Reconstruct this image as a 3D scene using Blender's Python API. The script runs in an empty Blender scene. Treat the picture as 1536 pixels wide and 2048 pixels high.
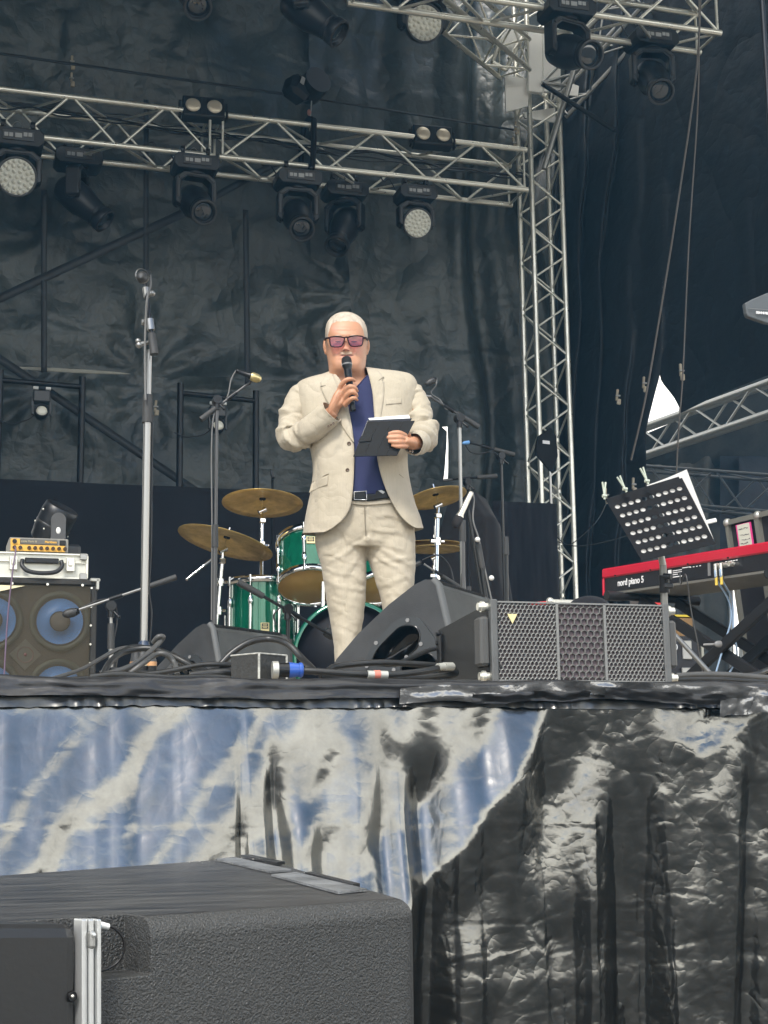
import bpy, math, random
from mathutils import Vector, Matrix, Euler, noise
random.seed(7)
R = math.radians
sc = bpy.context.scene
# ------------------------------------------------ camera
FPX, CX, CY = 3074.0, 768.0, 1024.0
YAW, PITCH, SROLL = R(17.0), R(10.25), -0.0125
EYE = Vector((0, 0, 1.6))
FW = Vector((math.sin(YAW)*math.cos(PITCH), math.cos(YAW)*math.cos(PITCH), math.sin(PITCH)))
R0 = Vector((math.cos(YAW), -math.sin(YAW), 0)); U0 = R0.cross(FW)
RR = (R0*math.cos(math.asin(SROLL)) + U0*SROLL).normalized(); UU = RR.cross(FW).normalized()
cam_d = bpy.data.cameras.new('camera'); cam = bpy.data.objects.new('camera', cam_d)
sc.collection.objects.link(cam); sc.camera = cam
cam_d.sensor_fit = 'HORIZONTAL'; cam_d.sensor_width = 36; cam_d.lens = 36*FPX/1536
cam_d.clip_start = 0.05; cam_d.clip_end = 3000
m = Matrix((RR, UU, -FW)).transposed().to_4x4(); m.translation = EYE
cam.matrix_world = m
# ------------------------------------------------ world: daylight sky with clouds
EXPO = 1.32
SUN_EL, SUN_AZ = R(48), R(215)          # azimuth clockwise from +Y; sun behind the camera, a little left
w = bpy.data.worlds.new("World"); sc.world = w; w.use_nodes = True
nt = w.node_tree; nt.nodes.clear()
N = nt.nodes.new; L = nt.links.new
out = N('ShaderNodeOutputWorld'); bg = N('ShaderNodeBackground'); bg.inputs[1].default_value = 0.1
sky = N('ShaderNodeTexSky'); sky.sky_type = 'NISHITA'; sky.sun_disc = False
sky.sun_elevation = SUN_EL; sky.sun_rotation = SUN_AZ
tc = N('ShaderNodeTexCoord'); mp = N('ShaderNodeMapping'); mp.inputs['Scale'].default_value = (1, 1, 2.6)
ns = N('ShaderNodeTexNoise'); ns.inputs['Scale'].default_value = 2.1; ns.inputs['Detail'].default_value = 4
ns.inputs['Roughness'].default_value = .45
L(tc.outputs['Generated'], mp.inputs[0]); L(mp.outputs[0], ns.inputs['Vector'])
sep = N('ShaderNodeSeparateXYZ'); L(tc.outputs['Generated'], sep.inputs[0])
def ramp(sock, a, b, c, d):
    r = N('ShaderNodeMapRange'); r.interpolation_type = 'SMOOTHSTEP'; L(sock, r.inputs[0])
    for i, v in enumerate((a, b, c, d)): r.inputs[i+1].default_value = v
    return r.outputs[0]
def mth(op, a, b):
    m_ = N('ShaderNodeMath'); m_.operation = op
    for i, v in enumerate((a, b)):
        if isinstance(v, (int, float)): m_.inputs[i].default_value = v
        else: L(v, m_.inputs[i])
    return m_.outputs[0]
nz0 = mth('SUBTRACT', ns.outputs[0], .5); zz = mth('ADD', sep.outputs[2], mth('MULTIPLY', nz0, .22))
low = ramp(zz, .22, .42, 1, 0)            # bank of bright cloud over the horizon
high = ramp(zz, .66, .85, 0, .85)         # thin high cloud overhead
fwd = ramp(sep.outputs[1], -.1, .35, 0, .6)
wisp = ramp(ns.outputs[0], .60, .74, 0, .45)
cl = mth('MAXIMUM', mth('MAXIMUM', low, high), mth('MAXIMUM', fwd, wisp))
class _O: pass
rp = _O(); rp.outputs = [mth('MULTIPLY', cl, .95)]
mx = N('ShaderNodeMix'); mx.data_type = 'RGBA'
L(rp.outputs[0], mx.inputs[0]); L(sky.outputs[0], mx.inputs[6]); mx.inputs[7].default_value = (10.8, 10.4, 9.4, 1)
L(mx.outputs[2], bg.inputs[0]); L(bg.outputs[0], out.inputs[0])
# ------------------------------------------------ sun (veiled by thin cloud: soft)
sl = bpy.data.lights.new('sun', 'SUN'); sl.energy = 1.5; sl.angle = R(12); sl.color = (1, .95, .87)
so = bpy.data.objects.new('sun', sl); sc.collection.objects.link(so)
sd = Vector((math.sin(SUN_AZ)*math.cos(SUN_EL), math.cos(SUN_AZ)*math.cos(SUN_EL), math.sin(SUN_EL)))
so.rotation_euler = sd.to_track_quat('Z', 'Y').to_euler(); so.location = (0, 0, 30)
sc.view_settings.view_transform = 'Standard'; sc.view_settings.look = 'None'
sc.view_settings.exposure = EXPO; sc.view_settings.gamma = 1
sc.cycles.max_bounces = 6; sc.cycles.diffuse_bounces = 3; sc.cycles.glossy_bounces = 3; sc.cycles.transparent_max_bounces = 8
sc.cycles.volume_bounces = 0; sc.cycles.volume_step_rate = 4; sc.cycles.use_adaptive_sampling = True; sc.cycles.adaptive_threshold = .015; sc.cycles.use_denoising = True

# ------------------------------------------------ pixel -> place (photo pixels, used to measure sizes)
def ray(px, py): return FW + RR*((px-CX)/FPX) + UU*((CY-py)/FPX)
def pt(px, py, Y=None, Z=None, d=None):
    r = ray(px, py)
    if Y is not None: t = (Y-EYE.y)/r.y
    elif Z is not None: t = (Z-EYE.z)/r.z
    else: t = d
    return EYE + r*t
# ------------------------------------------------ helpers
COL = sc.collection
MATS = {}
def mat(name, col, rough=.5, metal=0.0, bump=0.0, bscale=40, var=0.0, vscale=6, vcol=None, spec=.5, sheen=0, coat=0,
        bdist=.01, detail=4, alpha=1, stretch=None, crease=0, cscale=8, rvar=0, lines=0, lscale=2):
    if name in MATS: return MATS[name]
    m = bpy.data.materials.new(name); m.use_nodes = True; MATS[name] = m
    nt = m.node_tree; b = nt.nodes['Principled BSDF']
    c4 = tuple(col)+(1,)
    b.inputs['Base Color'].default_value = c4; b.inputs['Roughness'].default_value = rough
    b.inputs['Metallic'].default_value = metal; b.inputs['Specular IOR Level'].default_value = spec
    b.inputs['Sheen Weight'].default_value = sheen; b.inputs['Coat Weight'].default_value = coat
    b.inputs['Alpha'].default_value = alpha
    N = nt.nodes.new; L = nt.links.new
    tc = N('ShaderNodeTexCoord'); vec = tc.outputs['Object']
    if stretch:
        mp = N('ShaderNodeMapping'); mp.inputs['Scale'].default_value = stretch; L(vec, mp.inputs[0]); vec = mp.outputs[0]
    if var or rvar:
        n = N('ShaderNodeTexNoise'); n.inputs['Scale'].default_value = vscale; n.inputs['Detail'].default_value = 6
        n.inputs['Roughness'].default_value = .65
        L(vec, n.inputs['Vector'])
        mr = N('ShaderNodeMapRange'); L(n.outputs[0], mr.inputs[0]); mr.inputs[1].default_value = .35; mr.inputs[2].default_value = .68
        if var:
            mx = N('ShaderNodeMix'); mx.data_type = 'RGBA'; L(mr.outputs[0], mx.inputs[0])
            mx.inputs[6].default_value = c4
            mx.inputs[7].default_value = tuple(vcol)+(1,) if vcol else tuple(min(1, x*(1+var)) for x in col)+(1,)
            L(mx.outputs[2], b.inputs['Base Color'])
        if rvar:
            m2 = N('ShaderNodeMapRange'); L(n.outputs[0], m2.inputs[0]); m2.inputs[1].default_value = .35; m2.inputs[2].default_value = .68
            m2.inputs[3].default_value = rough; m2.inputs[4].default_value = min(1, rough+rvar); L(m2.outputs[0], b.inputs['Roughness'])
    last = None
    if bump:
        n = N('ShaderNodeTexNoise'); n.inputs['Scale'].default_value = bscale; n.inputs['Detail'].default_value = detail
        L(vec, n.inputs['Vector'])
        bp = N('ShaderNodeBump'); bp.inputs['Strength'].default_value = bump; bp.inputs['Distance'].default_value = bdist
        L(n.outputs[0], bp.inputs['Height']); last = bp
    if crease:
        for k, (sc_, st) in enumerate(((cscale*.35, 1.0), (cscale, .8), (cscale*2.6, .5))):
            n0 = N('ShaderNodeTexNoise'); n0.inputs['Scale'].default_value = sc_; n0.inputs['Detail'].default_value = 1.5; n0.inputs['Distortion'].default_value = 0
            mp_ = N('ShaderNodeMapping'); mp_.inputs['Rotation'].default_value = (.3*k, .7*k, 1.1*k); mp_.inputs['Scale'].default_value = ((1, 1, .55), (1, 1, 1), (.6, .6, 1))[k]
            L(vec, mp_.inputs[0]); L(mp_.outputs[0], n0.inputs['Vector'])
            s1 = N('ShaderNodeMath'); s1.operation = 'SUBTRACT'; L(n0.outputs[0], s1.inputs[0]); s1.inputs[1].default_value = .5
            s2 = N('ShaderNodeMath'); s2.operation = 'ABSOLUTE'; L(s1.outputs[0], s2.inputs[0])
            s3 = N('ShaderNodeMath'); s3.operation = 'POWER'; L(s2.outputs[0], s3.inputs[0]); s3.inputs[1].default_value = .7
            bp = N('ShaderNodeBump'); bp.inputs['Strength'].default_value = min(1, crease*st); bp.inputs['Distance'].default_value = .30/sc_
            L(s3.outputs[0], bp.inputs['Height'])
            if last: L(last.outputs[0], bp.inputs['Normal'])
            last = bp
    if lines:      # straight fold lines left by packing the sheet
        for k, (sc_, st) in enumerate(((lscale, 1.0), (lscale*2.3, .7), (lscale*5, .45))):
            mp_ = N('ShaderNodeMapping'); mp_.inputs['Rotation'].default_value = (.2+.5*k, .9*k, .4+1.3*k); mp_.inputs['Scale'].default_value = ((1, 1, .45), (.5, 1, 1), (1, .8, .6))[k]
            v = N('ShaderNodeTexVoronoi'); v.feature = 'DISTANCE_TO_EDGE'; v.inputs['Scale'].default_value = sc_
            n2_ = N('ShaderNodeTexNoise'); n2_.inputs['Scale'].default_value = sc_*1.3; vm_ = N('ShaderNodeVectorMath'); vm_.operation = 'MULTIPLY_ADD'; L(vec, n2_.inputs[0]); L(n2_.outputs['Color'], vm_.inputs[0]); q_ = .22/sc_; vm_.inputs[1].default_value = (q_, q_, q_); L(vec, vm_.inputs[2])
            L(vm_.outputs[0], mp_.inputs[0]); L(mp_.outputs[0], v.inputs['Vector'])
            mr_ = N('ShaderNodeMapRange'); mr_.interpolation_type = 'SMOOTHSTEP'; L(v.outputs['Distance'], mr_.inputs[0]); mr_.inputs[1].default_value = 0; mr_.inputs[2].default_value = .13
            bp = N('ShaderNodeBump'); bp.inputs['Strength'].default_value = min(1, lines*st); bp.inputs['Distance'].default_value = .030/sc_
            L(mr_.outputs[0], bp.inputs['Height'])
            if last: L(last.outputs[0], bp.inputs['Normal'])
            last = bp
    if last: L(last.outputs[0], b.inputs['Normal'])
    return m

def quat_to(p0, p1):
    d = (Vector(p1)-Vector(p0)); return d.to_track_quat('Z', 'Y')
class MB:
    def __init__(s): s.v = []; s.f = []; s.mi = []; s.sm = []; s.cur = 0; s.M = None
    def add(s, vs, fs, smooth=False):
        o = len(s.v)
        if s.M is not None: vs = [s.M @ Vector(v) for v in vs]
        s.v += [tuple(v) for v in vs]
        for f in fs: s.f.append([i+o for i in f]); s.mi.append(s.cur); s.sm.append(smooth)
        return s
    def box(s, c, size, rot=None, bev=0.0):
        x, y, z = [k/2 for k in size]; b = min(bev, x*.49, y*.49, z*.49)
        M = Matrix.Translation(c) @ (rot.to_matrix().to_4x4() if rot is not None else Matrix())
        if b <= 0:
            vs = [(sx*x, sy*y, sz*z) for sx in (-1, 1) for sy in (-1, 1) for sz in (-1, 1)]
            fs = [(0,1,3,2),(4,6,7,5),(0,4,5,1),(2,3,7,6),(0,2,6,4),(1,5,7,3)]
        else:
            vs = []; idx = {}
            for sx in (-1, 1):
                for sy in (-1, 1):
                    for sz in (-1, 1):
                        for a in range(3):
                            p = [sx*(x-b), sy*(y-b), sz*(z-b)]; p[a] = (sx, sy, sz)[a]*(x, y, z)[a]
                            idx[(sx, sy, sz, a)] = len(vs); vs.append(tuple(p))
            fs = []
            for a in range(3):
                o1, o2 = [(1,2),(2,0),(0,1)][a]
                for sg in (-1, 1):
                    q = []
                    for (u, v) in ((-1,-1),(1,-1),(1,1),(-1,1)):
                        k = [0,0,0]; k[a] = sg; k[o1] = u; k[o2] = v; q.append(idx[(k[0],k[1],k[2],a)])
                    fs.append(q if sg > 0 else q[::-1])
            for a in range(3):
                o1, o2 = [(1,2),(2,0),(0,1)][a]
                for u in (-1, 1):
                    for v in (-1, 1):
                        k0 = [0,0,0]; k0[a] = -1; k0[o1] = u; k0[o2] = v; k1 = list(k0); k1[a] = 1
                        q = [idx[(*k0, o1)], idx[(*k1, o1)], idx[(*k1, o2)], idx[(*k0, o2)]]
                        fs.append(q if u*v < 0 else q[::-1])
            for sx in (-1, 1):
                for sy in (-1, 1):
                    for sz in (-1, 1):
                        q = [idx[(sx,sy,sz,a)] for a in range(3)]; fs.append(q if sx*sy*sz > 0 else q[::-1])
        return s.add([M @ Vector(v) for v in vs], fs)
    def cyl(s, p0, p1, r0, r1=None, n=12, caps=True, smooth=True):
        r1 = r0 if r1 is None else r1; q = quat_to(p0, p1); p0 = Vector(p0); p1 = Vector(p1)
        vs = []
        for p, r in ((p0, r0), (p1, r1)):
            for i in range(n):
                a = 2*math.pi*i/n; vs.append(p + q @ Vector((math.cos(a)*r, math.sin(a)*r, 0)))
        fs = [(i, (i+1) % n, n+(i+1) % n, n+i) for i in range(n)]
        s.add(vs, fs, smooth)
        if caps:
            s.add(vs[:n], [list(range(n))[::-1]]); s.add(vs[n:], [list(range(n))])
        return s
    def tube(s, pts, r, n=8, smooth_pts=0, caps=True, flat=1.0):
        pts = [Vector(p) for p in pts]
        if smooth_pts: pts = spline(pts, smooth_pts)
        rs = r if isinstance(r, (list, tuple)) else [r]*len(pts)
        if len(rs) != len(pts):
            rs = [rs[0]+(rs[-1]-rs[0])*i/(len(pts)-1) if len(rs) == 2 else interp1([j/(len(rs)-1) for j in range(len(rs))], rs, i/(len(pts)-1)) for i in range(len(pts))]
        vs = []; prev = None
        for i, p in enumerate(pts):
            t = (pts[min(i+1, len(pts)-1)]-pts[max(i-1, 0)]).normalized()
            if prev is None:
                u = t.orthogonal().normalized() if abs(t.z) > .9 else Vector((0,0,1)).cross(t).normalized()
            else:
                u = (prev - t*prev.dot(t)); u = u.normalized() if u.length > 1e-6 else t.orthogonal().normalized()
            prev = u; w_ = t.cross(u)
            for k in range(n):
                a = 2*math.pi*k/n; vs.append(p + (u*math.cos(a)+w_*math.sin(a)*flat)*rs[i])
        fs = []
        for i in range(len(pts)-1):
            for k in range(n):
                fs.append((i*n+k, i*n+(k+1) % n, (i+1)*n+(k+1) % n, (i+1)*n+k))
        s.add(vs, fs, True)
        if caps:
            s.add(vs[:n], [list(range(n))[::-1]]); s.add(vs[-n:], [list(range(n))])
        return s
    def lathe(s, prof, M=None, n=32, smooth=True, close=False):
        M = M or Matrix(); vs = []
        for (r, z) in prof:
            for k in range(n):
                a = 2*math.pi*k/n; vs.append(M @ Vector((r*math.cos(a), r*math.sin(a), z)))
        fs = []
        for i in range(len(prof)-1):
            for k in range(n):
                fs.append((i*n+k, i*n+(k+1) % n, (i+1)*n+(k+1) % n, (i+1)*n+k))
        return s.add(vs, fs, smooth)
    def grid(s, fn, nu, nv, smooth=True, closeu=False):
        vs = [fn(i/nu, j/nv) for j in range(nv+1) for i in range(nu+(0 if closeu else 1))]
        W = nu if closeu else nu+1; fs = []
        for j in range(nv):
            for i in range(nu):
                a = j*W+i; b = j*W+(i+1) % W; fs.append((a, b, b+W, a+W))
        return s.add(vs, fs, smooth)
    def sphere(s, c, r, M=None, nu=20, nv=12):
        r = r if isinstance(r, (list, tuple)) else (r, r, r); c = Vector(c)
        rm = M.to_3x3() if M is not None else Matrix.Identity(3)
        def fn(u, v):
            a = u*2*math.pi; b = (v-.5)*math.pi
            return c + rm @ Vector((r[0]*math.cos(a)*math.cos(b), r[1]*math.sin(a)*math.cos(b), r[2]*math.sin(b)))
        return s.grid(fn, nu, nv, True, True)
    def prism(s, poly, th, M=None, bev=0):
        """poly in local XY extruded along +Z by th"""
        M = M or Matrix(); n = len(poly)
        a = sum(poly[i][0]*poly[(i+1) % n][1]-poly[(i+1) % n][0]*poly[i][1] for i in range(n))
        if a < 0: poly = poly[::-1]
        vs = [M @ Vector((x, y, 0)) for x, y in poly] + [M @ Vector((x, y, th)) for x, y in poly]
        fs = [tuple(range(n))[::-1], tuple(range(n, 2*n))] + [(i, (i+1) % n, n+(i+1) % n, n+i) for i in range(n)]
        return s.add(vs, fs)
    def build(s, name, mats, parent=None, bevel=0, autosmooth=True, world=True, subd=0, weld=0):
        me = bpy.data.meshes.new(name)
        vs = s.v
        if parent is not None and world:
            inv = PM[parent.name].inverted(); vs = [tuple(inv @ Vector(v)) for v in vs]
        me.from_pydata(vs, [], s.f)
        mats = mats if isinstance(mats, (list, tuple)) else [mats]
        for m_ in mats: me.materials.append(m_)
        me.polygons.foreach_set('material_index', s.mi); me.polygons.foreach_set('use_smooth', s.sm)
        me.update()
        o = bpy.data.objects.new(name, me); COL.objects.link(o)
        if parent is not None: o.parent = parent; PM[o.name] = PM[parent.name].copy() if world else PM.get(parent.name, Matrix()).copy()
        else: PM[o.name] = Matrix()
        if weld:
            w_ = o.modifiers.new('weld', 'WELD'); w_.merge_threshold = weld
        if bevel:
            b = o.modifiers.new('bevel', 'BEVEL'); b.width = bevel; b.segments = 2; b.limit_method = 'ANGLE'; b.angle_limit = R(40)
        return o
PM = {}     # name -> world matrix of the frame in which children meshes are written
def spline(pts, k):
    """Catmull-Rom with k subdivisions per segment"""
    o = []; n = len(pts)
    for i in range(n-1):
        p0, p1, p2, p3 = pts[max(i-1, 0)], pts[i], pts[i+1], pts[min(i+2, n-1)]
        for j in range(k):
            t = j/k
            o.append(.5*((2*p1)+(p2-p0)*t+(2*p0-5*p1+4*p2-p3)*t*t+(3*p1-p0-3*p2+p3)*t*t*t))
    o.append(pts[-1]); return o
def interp1(xs, ys, x):
    if x <= xs[0]: return ys[0]
    for i in range(len(xs)-1):
        if x <= xs[i+1]:
            t = (x-xs[i])/(xs[i+1]-xs[i]+1e-12); t = t*t*(3-2*t) if interp1.sm else t
            return ys[i]+(ys[i+1]-ys[i])*t
    return ys[-1]
interp1.sm = False
def tag(o, label=None, cat=None, group=None, kind=None):
    if label: o['label'] = label
    if cat: o['category'] = cat
    if group: o['group'] = group
    if kind: o['kind'] = kind
    return o
def thing(name, loc, label, cat, rz=0, group=None, M=None):
    o = bpy.data.objects.new(name, None); COL.objects.link(o); o.empty_display_size = .1
    if M is None: M = Matrix.Translation(loc) @ Matrix.Rotation(rz, 4, 'Z')
    o.matrix_basis = M; PM[o.name] = M.copy(); tag(o, label, cat, group); return o
def kids(o): return [c for c in bpy.data.objects if c.parent == o]
def dup(o, parent=None):
    c = o.copy(); COL.objects.link(c); c.parent = parent; PM[c.name] = PM.get(o.name, Matrix()).copy()
    for ch in kids(o): dup(ch, c)
    return c
def empty_part(name, parent, M=None):
    raise RuntimeError
def textmesh(s, size, M, mat_, parent, name='lettering', thick=.0008, align='CENTER', xs=1.0, bold=0.0):
    cu = bpy.data.curves.new('t', 'FONT'); cu.body = s; cu.size = size; cu.extrude = thick; cu.align_x = align; cu.align_y = 'CENTER'
    cu.offset = bold
    ob = bpy.data.objects.new('t', cu); COL.objects.link(ob)
    dg = bpy.context.evaluated_depsgraph_get(); dg.update()
    me = bpy.data.meshes.new_from_object(ob.evaluated_get(dg)); bpy.data.objects.remove(ob)
    inv = PM[parent.name].inverted() @ M @ Matrix.Diagonal((xs, 1, 1, 1))
    me.transform(inv); me.materials.clear(); me.materials.append(mat_); me.name = name
    o = bpy.data.objects.new(name, me); COL.objects.link(o); o.parent = parent; PM[o.name] = PM[parent.name].copy(); return o
def frame(origin, xaxis, yaxis):
    """4x4 with given x and y axes (orthonormalised), z = x cross y"""
    x = Vector(xaxis).normalized(); y = Vector(yaxis); y = (y-x*y.dot(x)).normalized(); z = x.cross(y)
    M = Matrix((x, y, z)).transposed().to_4x4(); M.translation = Vector(origin); return M
def fbm(p, o=4): return noise.fractal(Vector(p), 1.0, 2.0, o, noise_basis='PERLIN_ORIGINAL')
def sstep(a, b, x):
    t = max(0, min(1, (x-a)/(b-a))); return t*t*(3-2*t)
SZ = 1.85      # stage floor height
SY = 3.45      # stage front edge
# common materials
M_alu = mat('aluminium', (.86, .85, .76), .27, .75, bump=.15, bscale=60, bdist=.002, rvar=.2, vscale=15)
M_alud = mat('dull_aluminium', (.42, .42, .40), .45, .8, bump=.2, bscale=80, bdist=.002)
M_chrome = mat('chrome', (.85, .86, .86), .09, 1.0)
M_black = mat('black_metal', (.008, .008, .009), .36, .1, bump=.1, bscale=200, bdist=.001)
M_blackm = mat('black_matte', (.007, .007, .008), .65, 0, spec=.15, bump=.2, bscale=150, bdist=.001, var=.8)
M_rubber = mat('black_rubber', (.013, .013, .014), .42, 0, bump=.15, bscale=100, bdist=.001, var=.6, vscale=12)
M_white = mat('white_plastic', (.75, .75, .72), .4)
M_grey = mat('grey_plastic', (.2, .2, .2), .5)
M_glass = mat('lens_glass', (.02, .025, .03), .04, 0, coat=1, spec=.9)
# ================================================= ground, deck, tarpaulins
M_ground = mat('ground_gravel', (.024, .023, .019), .9, bump=.6, bscale=25, var=.6, vscale=3)
g = MB(); g.box((0, 150, -.05), (900, 900, .1)); g = g.build('ground', M_ground); tag(g, kind='structure')

XL, XR_, YB = -3.6, 13.5, 13.2
st = thing('stage_deck', (4, 8, 0), 'black stage platform the presenter and all the equipment stand on', 'stage')
M_deck = mat('deck_board', (.20, .17, .13), .6, bump=.3, bscale=30, var=.8)
b = MB(); b.box((4.4, (SY+.06+14.6)/2, SZ-.06), (18.6, 14.6-SY-.06, .12)); b.build('deck_top', M_deck, st)
for x in (-3, 0, 3, 6, 9, 12):
    for y in (SY+.4, 13.8): b = MB(); b.cyl((x, y, 0), (x, y, SZ-.12), .03); b.build('support_leg', M_alud, st)

# ---- glossy skirt. T = tilt of the sheet (degrees, + = looks up), described fold by fold over the visible stretch
interp1.sm = True
def skirt_tilt(px, py):
    n1 = fbm((px/210, py/210, 3.1), 3); n2 = fbm((px/70, py/110, 7.7), 4)
    # left: sheet leans back, with diagonal ridges
    u = px + (py-1400)*.82               # diagonal coordinate (ridges run down to the left)
    u2 = u + 40*n1
    T = 15.5
    for c, wd, a in ((370, 34, -12), (560, 22, -8), (675, 52, -13), (235, 26, -7), (455, 14, -4)):
        c2 = c
        T += a*math.exp(-((u2-c2)/wd)**2)
    T += -9*math.exp(-((py-1412)/26)**2)*(.5+.5*math.sin(px/37+3*n2))
    # vertical pale folds
    left = T
    mid = 5 + 6*math.sin(px/26+2.5*n1) + 3*n2
    kx = px + 30*n1
    left += -11*math.exp(-((kx-545)/15)**2)*sstep(1430, 1500, py) - 5*math.exp(-((kx-470)/9)**2)
    # dark hook-shaped folds around 600-660
    def dd(cx, cy, rx, ry, a, rot=0):
        x = px-cx; y = py-cy; c, s = math.cos(rot), math.sin(rot)
        return a*math.exp(-((x*c+y*s)/rx)**2-((-x*s+y*c)/ry)**2)
    T = left*(1-sstep(590, 680, kx)) + mid*sstep(590, 680, kx)
    T += dd(632, 1560, 20, 70, -11, .55) + dd(614, 1700, 20, 70, -11, .95)
    T += dd(600, 1630, 22, 80, 7, .9)
    # right: hangs plumb or a little under, dull with creases
    right = -4.3 + 5.0*n2 + 3.0*n1
    # pleats under the hem
    right += 10*math.exp(-((px-1168-(py-1420)*.02)/26)**2)*(1-sstep(1560, 1760, py))
    right += 5*math.exp(-((px-1120-(py-1700)*-.25)/60)**2)*sstep(1560, 1650, py)*(1-sstep(1800, 1900, py))
    right += -4*math.exp(-((px-1222-(py-1420)*.12)/16)**2) - 3*math.exp(-((px-1290-(py-1500)*.07)/22)**2) - 5*math.exp(-((px-1500)/22)**2)
    # bright swags right under the hem at 1300-1500 and at 760-1000
    sw = 1520 - abs(px-1395)*.75
    right += 15*sstep(-14, 10, sw-py+0)*sstep(1290, 1330, px)
    right += -13*dd(1400, 1440, 50, 20, 1)
    right += 6*math.exp(-((py-1960+(px-900)*.06)/15)**2) + 4.5*math.exp(-((py-1908+(px-900)*.03)/7)**2)+6*math.exp(-((py-2090)/40)**2)
    right += 12*math.exp(-((px-925)/70)**2-((py-1850)/50)**2)
    # big sweeping blue tongue from hem at 1080 down to 800,1800 and the black fold beneath it
    cx = interp1([1400, 1500, 1600, 1700, 1800, 1900], [1100, 1055, 985, 905, 815, 740], py) # lower-right edge of the tongue
    e = px-cx
    wdt = interp1([1400, 1480, 1600, 1700, 1800], [80, 85, 120, 170, 140], py)
    tongue = sstep(-wdt-40, -wdt+25, e)*(1-sstep(-26, 10, e))
    darkf = sstep(-8, 26, e)*(1-sstep(70, 170, e))
    T = T*(1-sstep(740, 800, px)) + (4+6*math.sin(px/20)+4*n2)*sstep(740, 800, px) if e < -wdt else T
    base = T if e < 0 else right
    base = base*(1-sstep(-10, 10, e)) + right*sstep(-10, 10, e)
    T = base*(1-tongue)+(15.5+2*n2)*tongue
    T += 0 if e < -30 else -6*math.exp(-((e+8)/9)**2)*0
    T = T*(1-darkf) + (-9+1.5*n2)*darkf
    # dark swag left of the tongue
    sx = (px-850)/70; sy = (py-(1595-abs(px-850)*.85))/30
    if py > 1400: T += -14*math.exp(-((px-850)/95)**2)*math.exp(-((py-1555+abs(px-845)*1.0)/44)**2)
    # horizontal pocket line
    T += -6*math.exp(-((py-1655)/4)**2)
    return T
interp1.sm = False
def skirt_sheet():
    z0, z1 = 0.02, SZ-.058; nz, nx = 330, 560
    x0, x1 = -.9, 3.6
    H = []
    zs = [z1-(z1-z0)*j/nz for j in range(nz+1)]
    def proj(x, z):
        v = Vector((x, SY, z))-EYE; d = v.dot(FW); return CX+FPX*v.dot(RR)/d, CY-FPX*v.dot(UU)/d
    vs = []
    cols = []
    for i in range(nx+1):
        x = x0+(x1-x0)*i/nx; h = 0; col = []
        for j, z in enumerate(zs):
            px, py = proj(x, z)
            T = skirt_tilt(px, min(py, 2150))
            k = sstep(-.2, .2, z-.05)
            h += math.tan(R(T*k))*(z1-z0)/nz
            col.append(h)
        cols.append(col)
    # relax: the sheet cannot drift far from plumb: remove the slow drift between columns
    for i in range(nx+1):
        x = x0+(x1-x0)*i/nx
        for j, z in enumerate(zs):
            h = cols[i][j]
            rk = .12+.88*sstep(1.15, 1.6, x); h += rk*(.0022*fbm((x*14, z*9, 1.3), 4) + .006*fbm((x*3, z*2, 5.3), 3))
            cols[i][j] = h
    b = MB()
    W = nx+1
    vs = [(x0+(x1-x0)*i/nx, SY-.012-cols[i][j], zs[j]) for j in range(nz+1) for i in range(W)]
    fs = [(j*W+i, (j+1)*W+i, (j+1)*W+i+1, j*W+i+1) for j in range(nz) for i in range(nx)]
    b.add(vs, fs, True)
    interp1.sm = True
    for k_, f in enumerate(fs):      # the right-hand length is the more crumpled one
        v = vs[f[0]]; px, py = proj(v[0], v[2]); cx = interp1([1400, 1500, 1600, 1700, 1800, 1900], [1100, 1055, 985, 905, 815, 740], py)
        b.mi[k_] = 1 if px > cx+6 else 0
    interp1.sm = False
    return b
M_skirt = mat('glossy_sheet', (.24, .24, .23), .15, .985, bump=.06, bscale=30, bdist=.004, rvar=.12, vscale=9, crease=.16, cscale=18, var=-.3, lines=.32, lscale=5)
sk = thing('stage_skirt', (1.4, SY, 0), 'shiny crumpled dark plastic sheet hanging down the front of the stage', 'tarpaulin')
M_smooth = mat('smooth_glossy_sheet', (.27, .27, .26), .15, .985, bump=.05, bscale=30, bdist=.004, rvar=.08, vscale=9, crease=.07, cscale=14, var=-.25, lines=.16, lscale=4)
skirt_sheet().build('sheet', [M_smooth, M_skirt], sk)
M_foilr = mat('ruffle_sheet', (.12, .12, .115), .3, .8, bump=.1, bscale=40, bdist=.004)
b = MB()     # gathered ruffle along the hem
def ruf(u, v):
    x = -.9+4.5*u; z = SZ-.040-.022*v-.002*math.sin(x*9)
    a = .006*(.3+v)*(math.sin(x*120+5*math.sin(x*13))*(.5+.5*math.sin(x*17+2))+.6*math.sin(x*41+3*math.sin(x*7)))
    return Vector((x, SY-.020-.003*v-abs(a)*.9, z+.004*noise.noise(Vector((x*40, v, 0)))))
b.grid(ruf, 900, 5); b.build('ruffle', M_foilr, sk)
M_tape = mat('vinyl_tape', (.018, .018, .019), .33, bump=.3, bscale=30, bdist=.004, var=.7, vscale=10)
M_foil = mat('shiny_tape', (.3, .3, .3), .2, .7, bump=.4, bscale=30, bdist=.01, crease=.3, cscale=20)
b = MB()
def band(u, v):
    x = -.9+4.5*u
    if v < .3: y = SY+.10-.12*v/.3; z = SZ+.004+.002*math.sin(x*14)
    else:
        k = (v-.3)/.7; y = SY-.022-.018*k+.006*fbm((x*3, k*2, 0), 3)-.012*math.exp(-((k-.35)/.2)**2)*(.4+fbm((x*4, 2, 0), 2)); z = SZ+.003-k*(.044+.006*fbm((x*2, 0, 4), 2))
    y -= .007*fbm((x*9, v*3, 2), 3)
    return Vector((x, y, z+.003*fbm((x*8, v*2, 9), 3)))
b.grid(band, 600, 14); hb = b.build('hem_band', M_tape, sk)
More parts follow.
